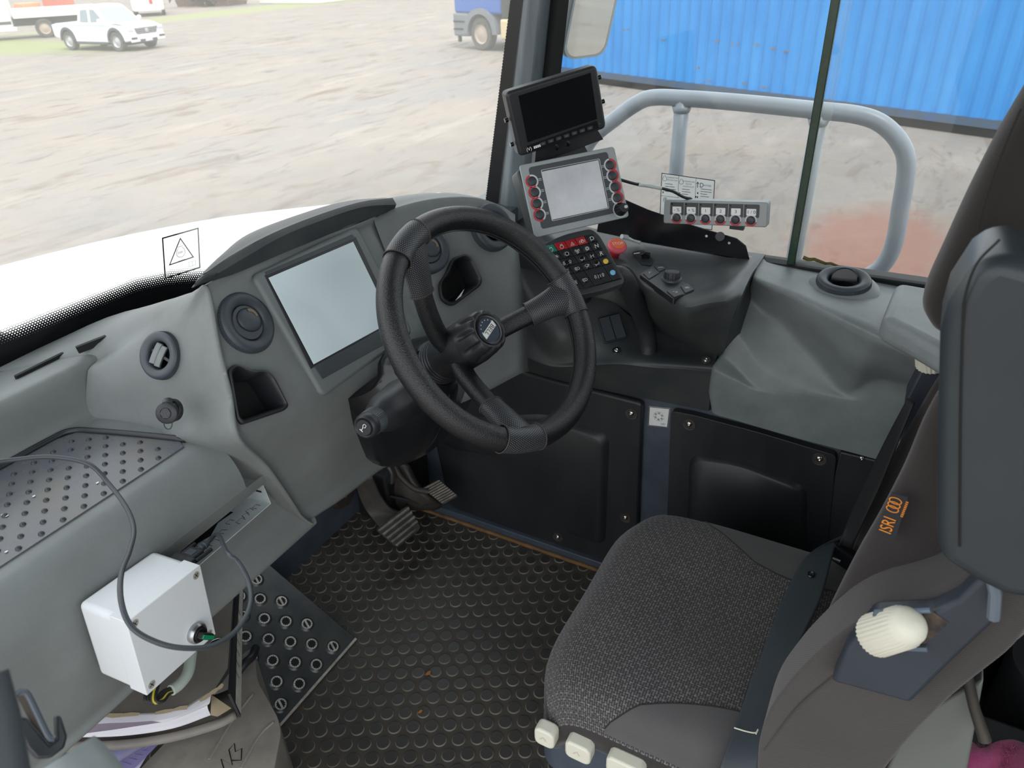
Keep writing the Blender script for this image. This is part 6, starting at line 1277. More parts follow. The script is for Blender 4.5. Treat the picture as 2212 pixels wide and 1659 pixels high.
# valve block and fittings under the dash
vb = thing('brake_valve', 'dark brake valve with bolts on the bulkhead above the brake pedal', 'valve', PY(800, 1040, 1.29)); v = MB(); v.box(Fr(PY(825, 1025, 1.20), (1, 0, 0), (0, 0, 1)), -.10, .10, -.09, .09, -.02, .10); v.build('valve_body', M['hole'], vb, bevel=.01)
v = MB(); c = PY(733, 1065, 1.29); v.lathe([(.0001, -.03), (.045, -.02), (.048, 0), (.040, .02), (.0001, .022)], frame_n(c, (0, -1, .2)), 28); v.build('grommet', M['pedalarm'], vb)
for q in ((742, 1050), (745, 1070), (728, 1072)): screw(PY(*q, 1.262), (0, -1, .3), .008, vb, mat('brassy_bolt', (170, 150, 110), .35, .9))
# ================================================================== driver's seat
def fabric(name, c, c2, weave=0):
    m = mat(name, c, .85, c2=c2, nscale=5, namt=1.0, sheen=.25, spec=.2); t = m.node_tree; L = t.links.new; b_ = t.nodes['Principled BSDF']
    uv = t.nodes.new('ShaderNodeUVMap'); uv.uv_map = 'UV'
    if weave:
        bk = t.nodes.new('ShaderNodeTexBrick'); bk.inputs['Scale'].default_value = 1.0; bk.inputs['Brick Width'].default_value = .0085; bk.inputs['Row Height'].default_value = .0042; bk.inputs['Mortar Size'].default_value = .0007; bk.offset = .5
        bk.inputs['Color1'].default_value = (1, 1, 1, 1); bk.inputs['Color2'].default_value = (.5, .5, .5, 1); bk.inputs['Mortar'].default_value = (0, 0, 0, 1); L(uv.outputs[0], bk.inputs['Vector'])
        src = b_.inputs['Base Color'].links[0].from_socket; mx = t.nodes.new('ShaderNodeMix'); mx.data_type = 'RGBA'; mx.blend_type = 'MULTIPLY'; mx.inputs['Factor'].default_value = .8; L(src, mx.inputs[6]); L(bk.outputs['Color'], mx.inputs[7]); 
        # light dashes between picks
        b2 = t.nodes.new('ShaderNodeTexBrick'); b2.inputs['Scale'].default_value = 1.0; b2.inputs['Brick Width'].default_value = .0130; b2.inputs['Row Height'].default_value = .0090; b2.inputs['Mortar Size'].default_value = .0030; b2.offset = .5; b2.inputs['Color1'].default_value = (0, 0, 0, 1); b2.inputs['Color2'].default_value = (0, 0, 0, 1); b2.inputs['Mortar'].default_value = (0, 0, 0, 1)
        sx = t.nodes.new('ShaderNodeSeparateXYZ'); L(uv.outputs[0], sx.inputs[0])
        def mth(op, a, b=None):
            n = t.nodes.new('ShaderNodeMath'); n.operation = op
            for i, q in enumerate((a, b)):
                if q is None: continue
                if isinstance(q, (int, float)): n.inputs[i].default_value = q
                else: L(q, n.inputs[i])
            return n.outputs[0]
        ry = mth('DIVIDE', sx.outputs['X'], .0098); odd = mth('MULTIPLY', mth('MODULO', mth('FLOOR', ry), 2.0), .5); fx = mth('FRACT', mth('ADD', mth('DIVIDE', sx.outputs['Y'], .0120), odd)); fy = mth('FRACT', ry)
        dash_ = mth('MULTIPLY', mth('LESS_THAN', fx, .42), mth('LESS_THAN', fy, .17)); m3 = t.nodes.new('ShaderNodeMix'); m3.data_type = 'RGBA'; L(mth('MULTIPLY', dash_, .5), m3.inputs['Factor']); L(mx.outputs[2], m3.inputs[6]); m3.inputs[7].default_value = (*lin((150, 148, 144)), 1); L(m3.outputs[2], b_.inputs['Base Color'])
        bp = t.nodes.new('ShaderNodeBump'); bp.inputs['Strength'].default_value = .5; bp.inputs['Distance'].default_value = .001; L(bk.outputs['Color'], bp.inputs['Height']); L(bp.outputs[0], b_.inputs['Normal'])
    else:
        wv = t.nodes.new('ShaderNodeTexWave'); wv.inputs['Scale'].default_value = 190; wv.bands_direction = 'DIAGONAL'; wv.inputs['Distortion'].default_value = .4; tc = t.nodes.new('ShaderNodeTexCoord'); L(tc.outputs['Object'], wv.inputs['Vector']); bp = t.nodes.new('ShaderNodeBump'); bp.inputs['Strength'].default_value = .35; bp.inputs['Distance'].default_value = .0008; L(wv.outputs['Fac'], bp.inputs['Height']); L(bp.outputs[0], b_.inputs['Normal'])
    return m
FB = fabric('brown_grey_twill', (45, 42, 41), (55, 51, 50)); FW = fabric('woven_seat_fabric', (98, 96, 98), (112, 108, 106), 1); FD = fabric('dark_brown_twill', (38, 35, 34), (46, 42, 40))
FS = fabric('smooth_grey_twill', (80, 79, 80), (90, 88, 87))
seat = thing('driver_seat', 'dark grey fabric driver seat with woven cushion and cream adjuster knob', 'seat', (.93, .15, 0.0))
# cushion: net of heights; x left to right, y front to back
SX0, SX1, SYF, SYB = .676, 1.222, .390, -.06
ux = [0, .02, .08, .22, .5, .78, .92, .98, 1]; wy = [0, .02, .08, .2, .45, .75, 1.0]
def ctop(u, w):
    x = SX0 + (SX1 - SX0) * u; y = SYF + (SYB - SYF) * w
    # rounded plan corners at the front
    cut = .035 * (max(0, abs(u - .5) - .25) / .25) ** 2 * max(0, 1 - w * 2.2); y -= cut * 1.6
    fr_ = max(0, 1 - w / .18); z = .472 - .050 * fr_ ** 2.2
    sd_ = max(0, (abs(u - .5) - .36) / .14); z += .012 * math.sin(min(1, max(0, (abs(u - .5) - .15) / .35)) * math.pi) * (w > .2) - .045 * sd_ ** 2.6
    return (x, y, z)
rows = [[ctop(u, w) for u in ux] for w in wy]
v = MB(); v.surf(rows, 5, 5, flip=False); cu = v.build('cushion', FW, seat, angle=180)
def skirt(pts, dz, inset):
    c = V3((.93, .16, 0)); return [tuple(V3(p_) + V3((0, 0, -dz)) - nrm((V3(p_) - c) * V3((1, 1, 0))) * inset) for p_ in pts]
def edge_path(uw): return [ctop(u, w) for u, w in uw]
per = [(0, w) for w in wy[::-1]] + [(u, 0) for u in ux[1:]] + [(1, w) for w in wy[1:]]
e0 = edge_path(per); v = MB(); v.surf([e0, skirt(e0, .018, -.004), skirt(e0, .042, .0), skirt(e0, .056, .018)], 4, 4, flip=True); v.build('cushion_border', FB, cu, angle=180)
# plain side inserts on the cushion, laid a hair above the weave
def insert(f_uw):
    R_ = []
    for row_ in f_uw: R_.append([tuple(V3(ctop(u, w)) + V3((0, 0, .0022))) for u, w in row_])
    v = MB(); v.grid(R_, flip=False); o = v.build('side_insert', FS, cu, angle=180); return o
for sgn in (0, 1):
    rows = []
    for k in np.linspace(0, 1, 30):
        w = .30 + .70 * k; wd = .01 + (.30 if sgn else .22) * math.sin(min(1, k * 1.25) * math.pi / 2) * (1 - .25 * k)
        rows.append([((u_ if not sgn else 1 - u_), w) for u_ in np.linspace(.004, .004 + wd, 26)])
    R2 = []
    for row_ in rows: R2.append([tuple(V3(ctop_s(u, w)) + V3((0, 0, .0025))) for u, w in row_]) if False else R2.append(row_)
    def interp(u, w):
        # follow the smooth cushion skin (same Catmull-Rom net)
        return u, w
    # sample the very same skin
    def skin(u, w):
        us = ux; i = max(0, min(len(us) - 2, next((k for k in range(len(us) - 1) if us[k + 1] >= u), len(us) - 2))); t = (u - us[i]) / (us[i + 1] - us[i])
        ws = wy; j = max(0, min(len(ws) - 2, next((k for k in range(len(ws) - 1) if ws[k + 1] >= w), len(ws) - 2))); s_ = (w - ws[j]) / (ws[j + 1] - ws[j])
        def c1(P_, i, t):
            P_ = [V3(p_) for p_ in P_]; p1, p2 = P_[i], P_[i + 1]; p0 = P_[i - 1] if i else 2 * p1 - p2; p3 = P_[i + 2] if i + 2 < len(P_) else 2 * p2 - p1
            return .5 * (2 * p1 + (p2 - p0) * t + (2 * p0 - 5 * p1 + 4 * p2 - p3) * t * t + (3 * p1 - p0 - 3 * p2 + p3) * t ** 3)
        return c1([c1([ctop(uu, ww) for uu in us], i, t) for ww in ws], j, s_)
    v = MB(); v.grid([[tuple(skin(u, w) + V3((0, 0, .0020))) for u, w in row_] for row_ in rows], flip=bool(sgn)); v.build('side_insert', FS, cu, angle=180)
    v = MB(); v.tube([tuple(skin(*row_[-1]) + V3((0, 0, .0014))) for row_ in rows], .0013, 6); v.build('insert_seam', FD, cu)
# shell under the cushion with three cream paddles on the left
v = MB(); f = Fr((0, 0, 0), (1, 0, 0), (0, 1, 0)); v.prism(rounded([(.690, .372), (1.195, .372), (1.195, -.10), (.690, -.10)][::-1], .05, 6)[::-1], f, .24, .372); v.build('seat_shell', M['slate'], seat, bevel=.012)
v = MB(); v.box(f, .72, 1.14, -.12, .30, .06, .335); v.build('suspension_boot', M['blackplastic'], seat, bevel=.02)
v = MB(); v.box(f, .70, 1.16, -.14, .32, .0025, .06); v.build('seat_base', M['slate'], seat, bevel=.008)
for i, (px, py) in enumerate(((1180, 1585), (1252, 1616), (1352, 1655))):
    c = PX(px, py, .662); y, z = c[1], c[2]; L_ = (.036, .044, .060)[i]
    v = MB(); v.prism(rounded([(-L_ / 2, -.022), (L_ / 2, -.022), (L_ / 2, .018), (-L_ / 2, .018)], .012, 4), Fr((.664, y, z), (0, -1, 0), (0, 0, 1)), -.012, .012); pd_ = v.build('paddle', M['cream'], seat, bevel=.004)
    v = MB(); g_ = Fr((.651, y, z), (0, -1, 0), (0, 0, 1)); stroke(v, [(-.006, -.004), (0, .004), (.004, -.004)], .0012, g_, .0004); v.build('paddle_symbol', mat('paddle_groove', (188, 186, 172), .5), pd_, smooth=False)
# backrest
XL = .728
fe = [((1640, 1620), XL), ((1668, 1500), XL), ((1738, 1330), XL), ((1800, 1195), XL), ((1852, 1100), XL), ((1902, 1000), XL), ((1938, 905), XL), ((1972, 835), XL), ((2015, 770), XL)]
FE = [PX(*p_, x) + V3((0, -.020, 0)) for p_, x in fe]
FZ = [q[2] for q in FE]; FYV = [q[1] for q in FE]
def brow(q):
    x0, y, z = q; k = min(1, max(0, (z - .5) / .5)); th = .13 + .10 * k
    def fy(x, d):
        z2 = 1.5 - (1.5 - z) * x0 / x; return (x, np.interp(z2, FZ, FYV) * x / x0 - d, z)           # the backrest is turned a touch towards the door
    return [(x0 + .03, y - th, z - .005), (x0 - .006, y - th + .03, z), (x0 - .018, y - .09, z), (x0 - .014, y - .035, z), (x0, y - .004, z), fy(x0 + .03, .004), fy(x0 + .075, .018), fy(x0 + .12, .034), fy(.95, .04), fy(1.10, .036), fy(1.14, .022), fy(1.175, .012), (1.20, y * 1.6 - .05, z), (1.205, y * 1.6 - .12, z), (1.18, y - th - .05, z), (.95, y - th - .06, z), (x0 + .03, y - th, z - .005)]
rows = [brow(q) for q in FE]; tp = FE[-1]; rows.append([tuple(V3(p_) * V3((.94, 1, 1)) + V3((.055, -.01, .02))) for p_ in rows[-1]]); rows.append([tuple(V3(p_) * V3((.6, .5, 1)) + V3((.38, -.10, .03))) for p_ in rows[-2]])
v = MB(); v.surf(rows, 4, 4, flip=False); bk_ = v.build('backrest', FB, seat, angle=180)
v = MB(); v.surf([[(x_ , y_ + .004, z_ + .002) for x_, y_, z_ in r_[7:10]] for r_ in rows[3:9]], 5, 5); v.build('woven_panel', FW, bk_, angle=180)
# upper backrest / headrest, overhanging
H = [((2030, 697), .0), ((2010, 692), .0), ((1994, 662), .0), ((1999, 622), .0), ((2038, 535), .0), ((2085, 430), .0), ((2140, 318), .0), ((2190, 230), .0), ((2228, 165), .0), ((2290, 90), .0)]
HX_ = .80; HP = [PX(*p_, HX_) for p_, _ in H]; HZ = [q[2] for q in HP]; HY = [q[1] for q in HP]
def hrow(q, k):
    x0, y, z = q
    hy = lambda x, d: (x, np.interp(1.5 - (1.5 - z) * x0 / x, HZ, HY) * x / x0 - d, z)
    return [(x0 - .02, y - .18, z), (x0 - .045, y - .10, z), (x0 - .035, y - .035, z), (x0, y, z), hy(.95, .004), hy(1.10, .012), hy(1.13, .04), hy(1.14, .10), (1.12, y - .20, z), (.95, y - .21, z), (x0 - .02, y - .18, z)]
rows = [hrow(q, 0) for q in HP]; rows.insert(0, [(p_[0] * .9 + .095, min(p_[1], HP[0][1]) - .01, p_[2] - .004) for p_ in rows[0]])
tp_ = rows[-1]; cy_ = sum(p_[1] for p_ in tp_) / len(tp_); rows += [[(.95 + (p_[0] - .95) * k, cy_ + (p_[1] - cy_) * k, p_[2] + dz) for p_ in tp_] for k, dz in ((.93, .022), (.6, .034), (.02, .036))]; bt_ = rows[0]; rows.insert(0, [(.95 + (p_[0] - .95) * .1, cy_ + .05 + (p_[1] - cy_) * .1, p_[2] + .01) for p_ in bt_])
v = MB(); v.surf(rows, 4, 4, flip=False); hr_ = v.build('headrest', FD, seat, angle=180); lab(hr_, 'dark brown fabric head section of the backrest')
v = MB(); v.tube(cr([V3(PX(2108, 520, .757)), V3(PX(2130, 430, .757)), V3(PX(2165, 330, .757)), V3(PX(2205, 235, .757))], 6), .0012, 6); v.build('headrest_seam', M['hole'], hr_)
# maker's tag
tq = [(1893, 1153), (1925, 1066), (1962, 1074), (1934, 1166)]
lp = [PX(*q, .7005) for q in tq]; tx_ = nrm(lp[1] - lp[0]); tf_ = Fr(sum(lp) / 4, tx_, np.cross(nrm((-1, .12, .05)), tx_)); tl_ = [((q - tf_.o) @ tf_.x, (q - tf_.o) @ tf_.y) for q in lp]
v = MB(); a_ = sum(a[0] * b_[1] - b_[0] * a[1] for a, b_ in zip(tl_, tl_[1:] + tl_[:1])); v.prism(tl_ if a_ > 0 else tl_[::-1], tf_, -.003, .0); tg_ = v.build('maker_tag', mat('tag_navy', (38, 40, 46), .8), bk_, smooth=False)
mo_ = mat('orange_thread', (226, 138, 34), .7); v = MB(); put_text(v, 'ISRI', tf_.at(-.0125, .0010, .0), .0125, .0008, .80); 
for i in range(3): aa = np.linspace(0, 2 * math.pi, 16, endpoint=False); stroke(v, [(.0095 + i * .0055 + .0038 * math.cos(a), .0025 + .0058 * math.sin(a)) for a in aa], .0011, tf_, .0008, closed=True)
put_text(v, 'RINGHAUSEN' if False else '', tf_, .004) if False else None
for k in range(9): stroke(v, [(.0040 + k * .0024, -.0078), (.0054 + k * .0024, -.0078)], .0024, tf_, .0008)
v.build('lettering', mo_, tg_, smooth=False)
# left armrest, folded up
AX = .600
ao = [(2030, 1160), (2026, 1100), (2028, 900), (2033, 690), (2050, 628), (2098, 555), (2150, 516), (2240, 540), (2300, 600), (2310, 1255), (2170, 1240), (2100, 1205)]
ap_ = [PX(*q, AX + .035) for q in ao]; AF = Fr((AX, 0, 0), (0, -1, 0), (0, 0, 1)); al_ = [(-q[1], q[2]) for q in ap_]
a_ = sum(a[0] * b_[1] - b_[0] * a[1] for a, b_ in zip(al_, al_[1:] + al_[:1])); al_ = al_ if a_ > 0 else al_[::-1]
v = MB(); v.prism(al_, AF, -.09, .0); o = v.build('armrest', mat('slate_vinyl', (46, 54, 59), .4, c2=(41, 48, 53), nscale=6, bump=.15, bscale=700), seat, bevel=.018, seg=5); lab(o, 'slate grey armrest folded upright')
v = MB(); v.tube(cr([PX(2160, 517, AX + .002), PX(2110, 570, AX + .0), PX(2085, 640, AX - .001), PX(2080, 700, AX - .001), PX(2075, 900, AX - .001), PX(2073, 1180, AX - .001)], 8), .0010, 6); v.build('armrest_seam', M['hole'], o)
# armrest hinge cover with adjuster
WXL = .648
wo = [(1634, 1690), (1638, 1600), (1662, 1530), (1725, 1450), (1800, 1380), (1885, 1322), (2010, 1290), (2110, 1240), (2165, 1228), (2212, 1270), (2240, 1330), (2190, 1400), (2060, 1500), (1960, 1600), (1890, 1690)]
wp_ = [PX(*q, WXL) for q in wo]; WF_ = Fr((WXL, 0, 0), (0, -1, 0), (0, 0, 1)); wl2 = [(-q[1], q[2]) for q in wp_]; a_ = sum(a[0] * b_[1] - b_[0] * a[1] for a, b_ in zip(wl2, wl2[1:] + wl2[:1])); wl2 = wl2 if a_ > 0 else wl2[::-1]
v = MB(); v.prism(rounded(wl2, .03, 4), WF_, -.075, .0); wg = v.build('hinge_cover', fabric('grey_brown_twill', (60, 57, 56), (70, 66, 65)), seat, bevel=.022, seg=5); lab(wg, 'fabric cover over the armrest hinge')
v = MB(); v.tube(cr([PX(1650, 1620, WXL - .0), PX(1720, 1530, WXL - .001), PX(1800, 1460, WXL - .001)], 6), .0008, 5); v.build('cover_seam', FB, wg)
ho = [(1797, 1462), (1832, 1385), (1888, 1318), (2012, 1312), (2070, 1285), (2132, 1224), (2163, 1238), (2146, 1335), (2050, 1425), (1968, 1508)]
hp_ = [PX(*q, WXL - .012) for q in ho]; HFm = Fr((WXL, 0, 0), (0, -1, 0), (0, 0, 1)); hl = [(-q[1], q[2]) for q in hp_]; a_ = sum(a[0] * b_[1] - b_[0] * a[1] for a, b_ in zip(hl, hl[1:] + hl[:1])); hl = hl if a_ > 0 else hl[::-1]
hmat = mat('slate_black_plastic', (50, 58, 68), .42, c2=(44, 50, 58), nscale=8, bump=.2, bscale=700)
v = MB(); v.prism(hl, HFm, -.004, .020); hs = v.build('knob_housing', hmat, seat, bevel=.005, seg=3)
# raised rim of the knob well
well = [(1868, 1397), (1893, 1322), (2010, 1318), (2060, 1352), (2003, 1402)]
wr = [PX(*q, WXL - .025) for q in well]; v = MB(); v.tube([wr[4], wr[0], wr[1], wr[2]], .0030, 8); v.build('well_rim', mat('edge_pale_plastic', (86, 100, 116), .35), hs)  # rim in a paler tone than the housing
v = MB(); lw = [(-q[1], q[2]) for q in wr]; c_ = np.mean(lw, axis=0); v.add([HFm.p(*(c_ + (V3(q) - c_) * .9), .0205) for q in lw], [tuple(range(5))]); v.build('knob_well', mat('dusty_well', (96, 78, 64), .8, c2=(40, 40, 42), nscale=50), hs, smooth=False)
v = MB(); v.tube([PX(2138, 1230, WXL - .032), PX(2150, 1280, WXL - .034), PX(2146, 1335, WXL - .033)], .0055, 8); v.build('housing_edge', mat('edge_highlight_plastic', (96, 106, 116), .35), hs)  # highlight along the housing's rounded edge, put into a paler tube
kb_ = PX(1893, 1372, WXL - .022); kt_ = PX(1958, 1352, WXL - .036); ka = nrm(kt_ - kb_); kfm = frame_n(kt_, ka); R0 = .0205
v = MB(); v.lathe([(.0001, .016), (R0 * .30, .0155), (R0 * .55, .0135), (R0 * .75, .0100), (R0 * .88, .0058), (R0 * .95, 0.0), (R0, -.003), (R0 * 1.06, -.046), (R0 * 1.0, -.05)], kfm, 120, wob=lambda a, r, z: 1 + ((.022 if int(round(a / (2 * math.pi) * 120)) % 4 < 2 else -.022) if z < -.001 else 0)); v.build('adjuster_knob', M['cream'], seat, angle=35)
# right armrest adjuster, just showing past the backrest
kt_ = PX(2012, 740, 1.235); v = MB(); R0 = .024; v.lathe([(.0001, .010), (R0 * .6, .008), (R0 * .9, .002), (R0, -.003), (R0 * 1.03, -.045)], frame_n(kt_, (-.2, .25, .95)), 96, wob=lambda a, r, z: 1 + ((.025 if int(round(a / (2 * math.pi) * 96)) % 4 < 2 else -.025) if z < -.001 else 0)); v.build('adjuster_knob', M['cream'], seat, angle=35)
v = MB(); q = [PX(*p_, 1.23) for p_ in ((1985, 800), (2030, 780), (2060, 900), (1940, 990), (1955, 860))]; RF = Fr((1.23, 0, 0), (0, -1, 0), (0, 0, 1)); l_ = [(-a[1], a[2]) for a in q]; a_ = sum(a[0] * b_[1] - b_[0] * a[1] for a, b_ in zip(l_, l_[1:] + l_[:1])); v.prism(l_ if a_ > 0 else l_[::-1], RF, -.05, .0); v.build('knob_housing', hmat, seat, bevel=.006)
# frame plate at the lower rear
v = MB(); fp = [(1960, 1560), (2125, 1470), (2080, 1720), (1880, 1750)]; q = [PX(*p_, .72) for p_ in fp]; l_ = [(-a[1], a[2]) for a in q]; RF = Fr((.72, 0, 0), (0, -1, 0), (0, 0, 1)); a_ = sum(a[0] * b_[1] - b_[0] * a[1] for a, b_ in zip(l_, l_[1:] + l_[:1])); v.prism(l_ if a_ > 0 else l_[::-1], RF, -.03, .0); v.build('side_frame', mat('grey_frame', (104, 108, 104), .5), seat, bevel=.004)
# ---- belt
bl = thing('seat_belt', 'slate webbing lap belt lying across the back of the seat cushion', 'seat belt', (.95, .02, .47))
Lf = [(1830, 1150, .545), (1748, 1196, .535), (1700, 1275, .525), (1652, 1395, .515), (1612, 1500, .505), (1580, 1590, .492), (1552, 1665, .47), (1538, 1720, .43)]
Rt = [(1838, 1165, .54), (1808, 1172, .535), (1775, 1290, .53), (1722, 1400, .525), (1690, 1470, .515), (1658, 1550, .502), (1640, 1640, .48), (1632, 1720, .44)]
rows = []
for a, b_ in zip(Lf, Rt): pa, pb = PZ(*a), PZ(*b_); rows.append([tuple(pa), tuple(pa * .67 + pb * .33), tuple(pa * .33 + pb * .67), tuple(pb)])
wb = mat('belt_webbing', (58, 66, 71), .55, c2=(48, 56, 62), nscale=5, bump=.4, bscale=900)
v = MB(); v.surf(rows, 4, 5, flip=False); v.build('webbing', wb, bl, angle=180, solid=.0022)
v = MB(); q = PZ(1752, 1241, .535); f = frame_n(q, (-.3, .1, 1)); v.lathe([(.0065, -.001), (.0065, .001), (.0050, .0022), (.0036, .0012), (.0001, .0016)], f, 24); v.build('belt_stud', M['gloss'], bl)
v = MB(); t0 = [PZ(1586, 1572, .499), PZ(1612, 1580, .503), PZ(1632, 1583, .505), PZ(1637, 1576, .507), PZ(1633, 1586, .506)]; v.tube(cr(t0, 3), .0011, 5); lab(v.build('frayed_stitch', M['cream'], bl), 'frayed pale thread')
bs = [(1812, 1180, 1.14), (1832, 1120, 1.16), (1868, 1040, 1.17), (1920, 935, 1.18), (1960, 860, 1.19)]; be = [(1838, 1185, 1.14), (1868, 1120, 1.14), (1905, 1040, 1.15), (1945, 940, 1.16), (1975, 870, 1.18)]
rows = [[tuple(PX(*a)), tuple(PX(*a) * .5 + PX(*b_) * .5 + V3((.004, .004, 0))), tuple(PX(*b_))] for a, b_ in zip(bs, be)]
v = MB(); v.surf(rows, 4, 5); v.build('shoulder_webbing', mat('black_webbing', (20, 21, 23), .7), bl, angle=180, solid=.002)
bu = thing('belt_buckle', 'black belt buckle bracket beside the right rear corner of the cushion', 'buckle', PX(1815, 1200, 1.17) - V3((0, 0, .03)))
v = MB(); v.cbox(tuple(PX(1812, 1192, 1.165)), .018, .05, .03, Fr((0, 0, 0), (1, 0, 0), (0, .8, .5))) if False else v.box(Fr(PX(1813, 1195, 1.16), (1, 0, 0), (0, .9, .4)), -.01, .012, -.03, .02, -.018, .018); v.build('buckle_case', M['gloss'], bu, bevel=.004)
v = MB(); v.tube([PX(1798, 1205, 1.15), PX(1815, 1212, 1.15)], .004, 8); v.build('buckle_pin', M['metal'], bu)
# ================================================================== foot plate, box, binder, clutter at the left
fpA, fpB = V3((.906, .996, .009)), V3((.626, .996, .002)); fpC = V3((.906, 1.300, .178)); fd = nrm(fpC - fpA); FPn = np.cross((1, 0, 0), fd); FP = Fr(fpA, (1, 0, 0), fd)
fp_ = thing('foot_plate', 'perforated dark steel foot plate sloping up to the bulkhead', 'foot plate', (.77, 1.1, 0))
fl_ = np.linalg.norm(fpC - fpA)
# plate with punched, serrated holes: fan mesh built hole by hole is avoided; the holes are dark cups with a saw-tooth rim
v = MB(); v.box(FP, -.44, 0, 0, fl_, -.003, 0); pm = mat('dark_worn_steel', (70, 74, 76), .36, .55, c2=(86, 88, 86), nscale=14, rvar=.1); v.build('plate_sheet', pm, fp_, bevel=.0015)
v = MB(); v.box(FP, -.44, .0005, -.0035, .0022, -.012, .0008); v.build('worn_edge', mat('bright_worn_edge', (204, 200, 192), .45, .15, c2=(120, 116, 108), nscale=60, namt=1.2), fp_)
zz = lambda x, y: (x / 2.765, 1130 + y / 2.765)
holes = [(1532, 340, 1), (1430, 440, 0), (1552, 455, 0), (1680, 470, 1), (1450, 560, 0), (1577, 573, 0), (1706, 590, 0), (1832, 605, 1), (1465, 680, 0), (1602, 695, 0), (1733, 712, 0), (1860, 725, 0), (1987, 740, 1), (1627, 823, 0), (1760, 835, 0), (1888, 848, 0), (1650, 950, 0), (1785, 963, 0), (1675, 1085, 1), (1500, 805, 0), (1520, 930, 0)]
for x, y, sl_ot in holes:
    q = PP(*zz(x, y), FP.o, FP.z); l = (q - FP.o); f = FP.at(l @ FP.x, l @ FP.y, 0); rh_ = .0122
    v = MB(); v.lathe([(rh_ * 1.55, .0001), (rh_ * 1.25, .0018), (rh_ * 1.08, .0042)], f, 36); rm = v.build('hole_collar', pm, fp_, angle=180)
    v = MB(); v.lathe([(rh_ * 1.08, .0042), (rh_ * .80, .0040)], f, 48, wob=lambda a, r, z: 1 if r > rh_ else (1.10 if int(round(a / (2 * math.pi) * 48)) % 4 < 2 else .92)); v.build('serrated_rim', M['brightrim'], rm, angle=20)
    v = MB(); v.disc(f, rh_ * .99, .0026, 30); v.build('hole', M['hole'], rm, smooth=False)
    if sl_ot: v = MB(); v.box(f.rot(-.35), -rh_ * .2, rh_ * .2, -rh_, rh_, .0027, .0033); v.build('bracket_behind', M['brightrim'], rm)
# ---- white control box
bxf = Fr((.366, .786, .731), (.991, .079, -.111), (-.082, .997, -.016)); bw, bd, bh = .121, .088, .123
bx = thing('control_box', 'white plastic control box with green selector knob fixed to the dash fascia', 'control box', bxf.p(0, 0, -bh / 2)); 
v = MB(); v.box(bxf, -bw / 2, bw / 2, -bd / 2 + .016, bd / 2, -bh / 2, bh / 2); v.build('box_body', M['white'], bx, bevel=.008, seg=4)
v = MB(); v.box(bxf, -bw / 2 - .0002, bw / 2 + .0002, -bd / 2, -bd / 2 + .030, -bh / 2 - .0002, bh / 2 + .0002); v.build('box_lid', M['white'], bx, bevel=.0012, seg=3)
lf = Fr(bxf.p(0, -bd / 2, 0), bxf.x, bxf.z)
for sx in (-1, 1):
    for sy in (-1, 1):
        c = lf.at(sx * (bw / 2 - .010), sy * (bh / 2 - .010), 0); v = MB(); v.lathe([(.0058, .0004), (.0052, -.0003)], c, 20); v.disc(c, .0052, .0002, 20); s_ = v.build('lid_screw', mat('zinc_screw', (170, 166, 156), .5, .2), bx)
        v = MB(); stroke(v, [(-.0035, -.002), (.0035, .002)], .001, c, .0006); stroke(v, [(-.002, .0035), (.002, -.0035)], .001, c, .0006); v.build('screw_cross', M['ink'], s_, smooth=False)
q = PP(422, 1366, lf.o, lf.z); l = q - lf.o; kc_ = lf.at(l @ lf.x, l @ lf.y, 0)
v = MB(); v.lathe([(.0150, 0), (.0148, .006), (.0125, .009), (.0105, .0085), (.0100, .004)], kc_, 36); sr = v.build('selector_ring', M['metal'], bx, angle=40)
v = MB(); v.lathe([(.0100, .004), (.0098, .012), (.0001, .0125)], kc_, 30); v.build('selector_base', M['ink'], sr, angle=40)
kr = kc_.rot(-.75); v = MB(); v.box(kr, -.0100, .0135, -.0045, .0045, .012, .0225); v.build('selector_skirt', M['ink'], sr, bevel=.002)
v = MB(); v.box(kr, -.0102, .0125, -.0030, .0030, .0222, .0240); v.build('selector_handle', M['greenknob'], sr, bevel=.0008)
# plug on its top right and the cable
pq = bxf.p(bw / 2 - .004, -.005, bh / 2 + .008); pf_ = Fr(bxf.p(bw / 2, .0, bh / 2 - .014), bxf.x, bxf.y)
pl = thing('plug', 'black serial plug with thumbscrews in the right side of the white box', 'plug', pf_.p(.01, 0, -.01))
v = MB(); v.box(pf_, .001, .016, -.018, .018, -.007, .007); v.box(pf_, .014, .036, -.013, .013, -.006, .006); v.build('plug_case', M['blackplastic'], pl, bevel=.002)
v = MB(); v.box(pf_, .018, .030, -.007, .007, .006, .0066); v.build('plug_window', M['vent'], pl)
for s in (-1, 1): v = MB(); v.cyl(pf_.p(.016, s * .0155, 0), pf_.p(.046, s * .0155, 0), .0032, None, 12); v.build('thumbscrew', M['blackplastic'], pl)
v = MB(); v.lathe([(.0055, .034), (.0050, .040), (.0058, .041), (.0048, .047), (.0056, .048), (.0045, .055)], Fr(pf_.o, pf_.y, np.cross(pf_.x, pf_.y)), 16); v.build('strain_relief', M['vent'], pl)
cp_ = [T(-40, 1003, 1.17), T(30, 993, 1.17), T(110, 987, 1.16), T(190, 1002, 1.14), T(235, 1045, 1.12), T(275, 1100, 1.08), T(289, 1145, 1.05), T(280, 1190, 1.01), T(262, 1240, .97), T(262, 1300, .935), T(285, 1355, .915), T(340, 1388, .91), T(400, 1400, .92), T(460, 1394, .94), T(510, 1362, .97), T(540, 1310, 1.0), T(538, 1260, 1.03), T(515, 1215, 1.05), T(490, 1193, 1.065), pf_.p(.075, 0, .002), pf_.p(.050, 0, 0)]
v = MB(); v.tube(cr(cp_, 8), .0031, 10); tag(v.build('control_cable', M['cable'], angle=180), 'thin dark grey cable from the tray mat looping round the white box to its plug', 'cable')
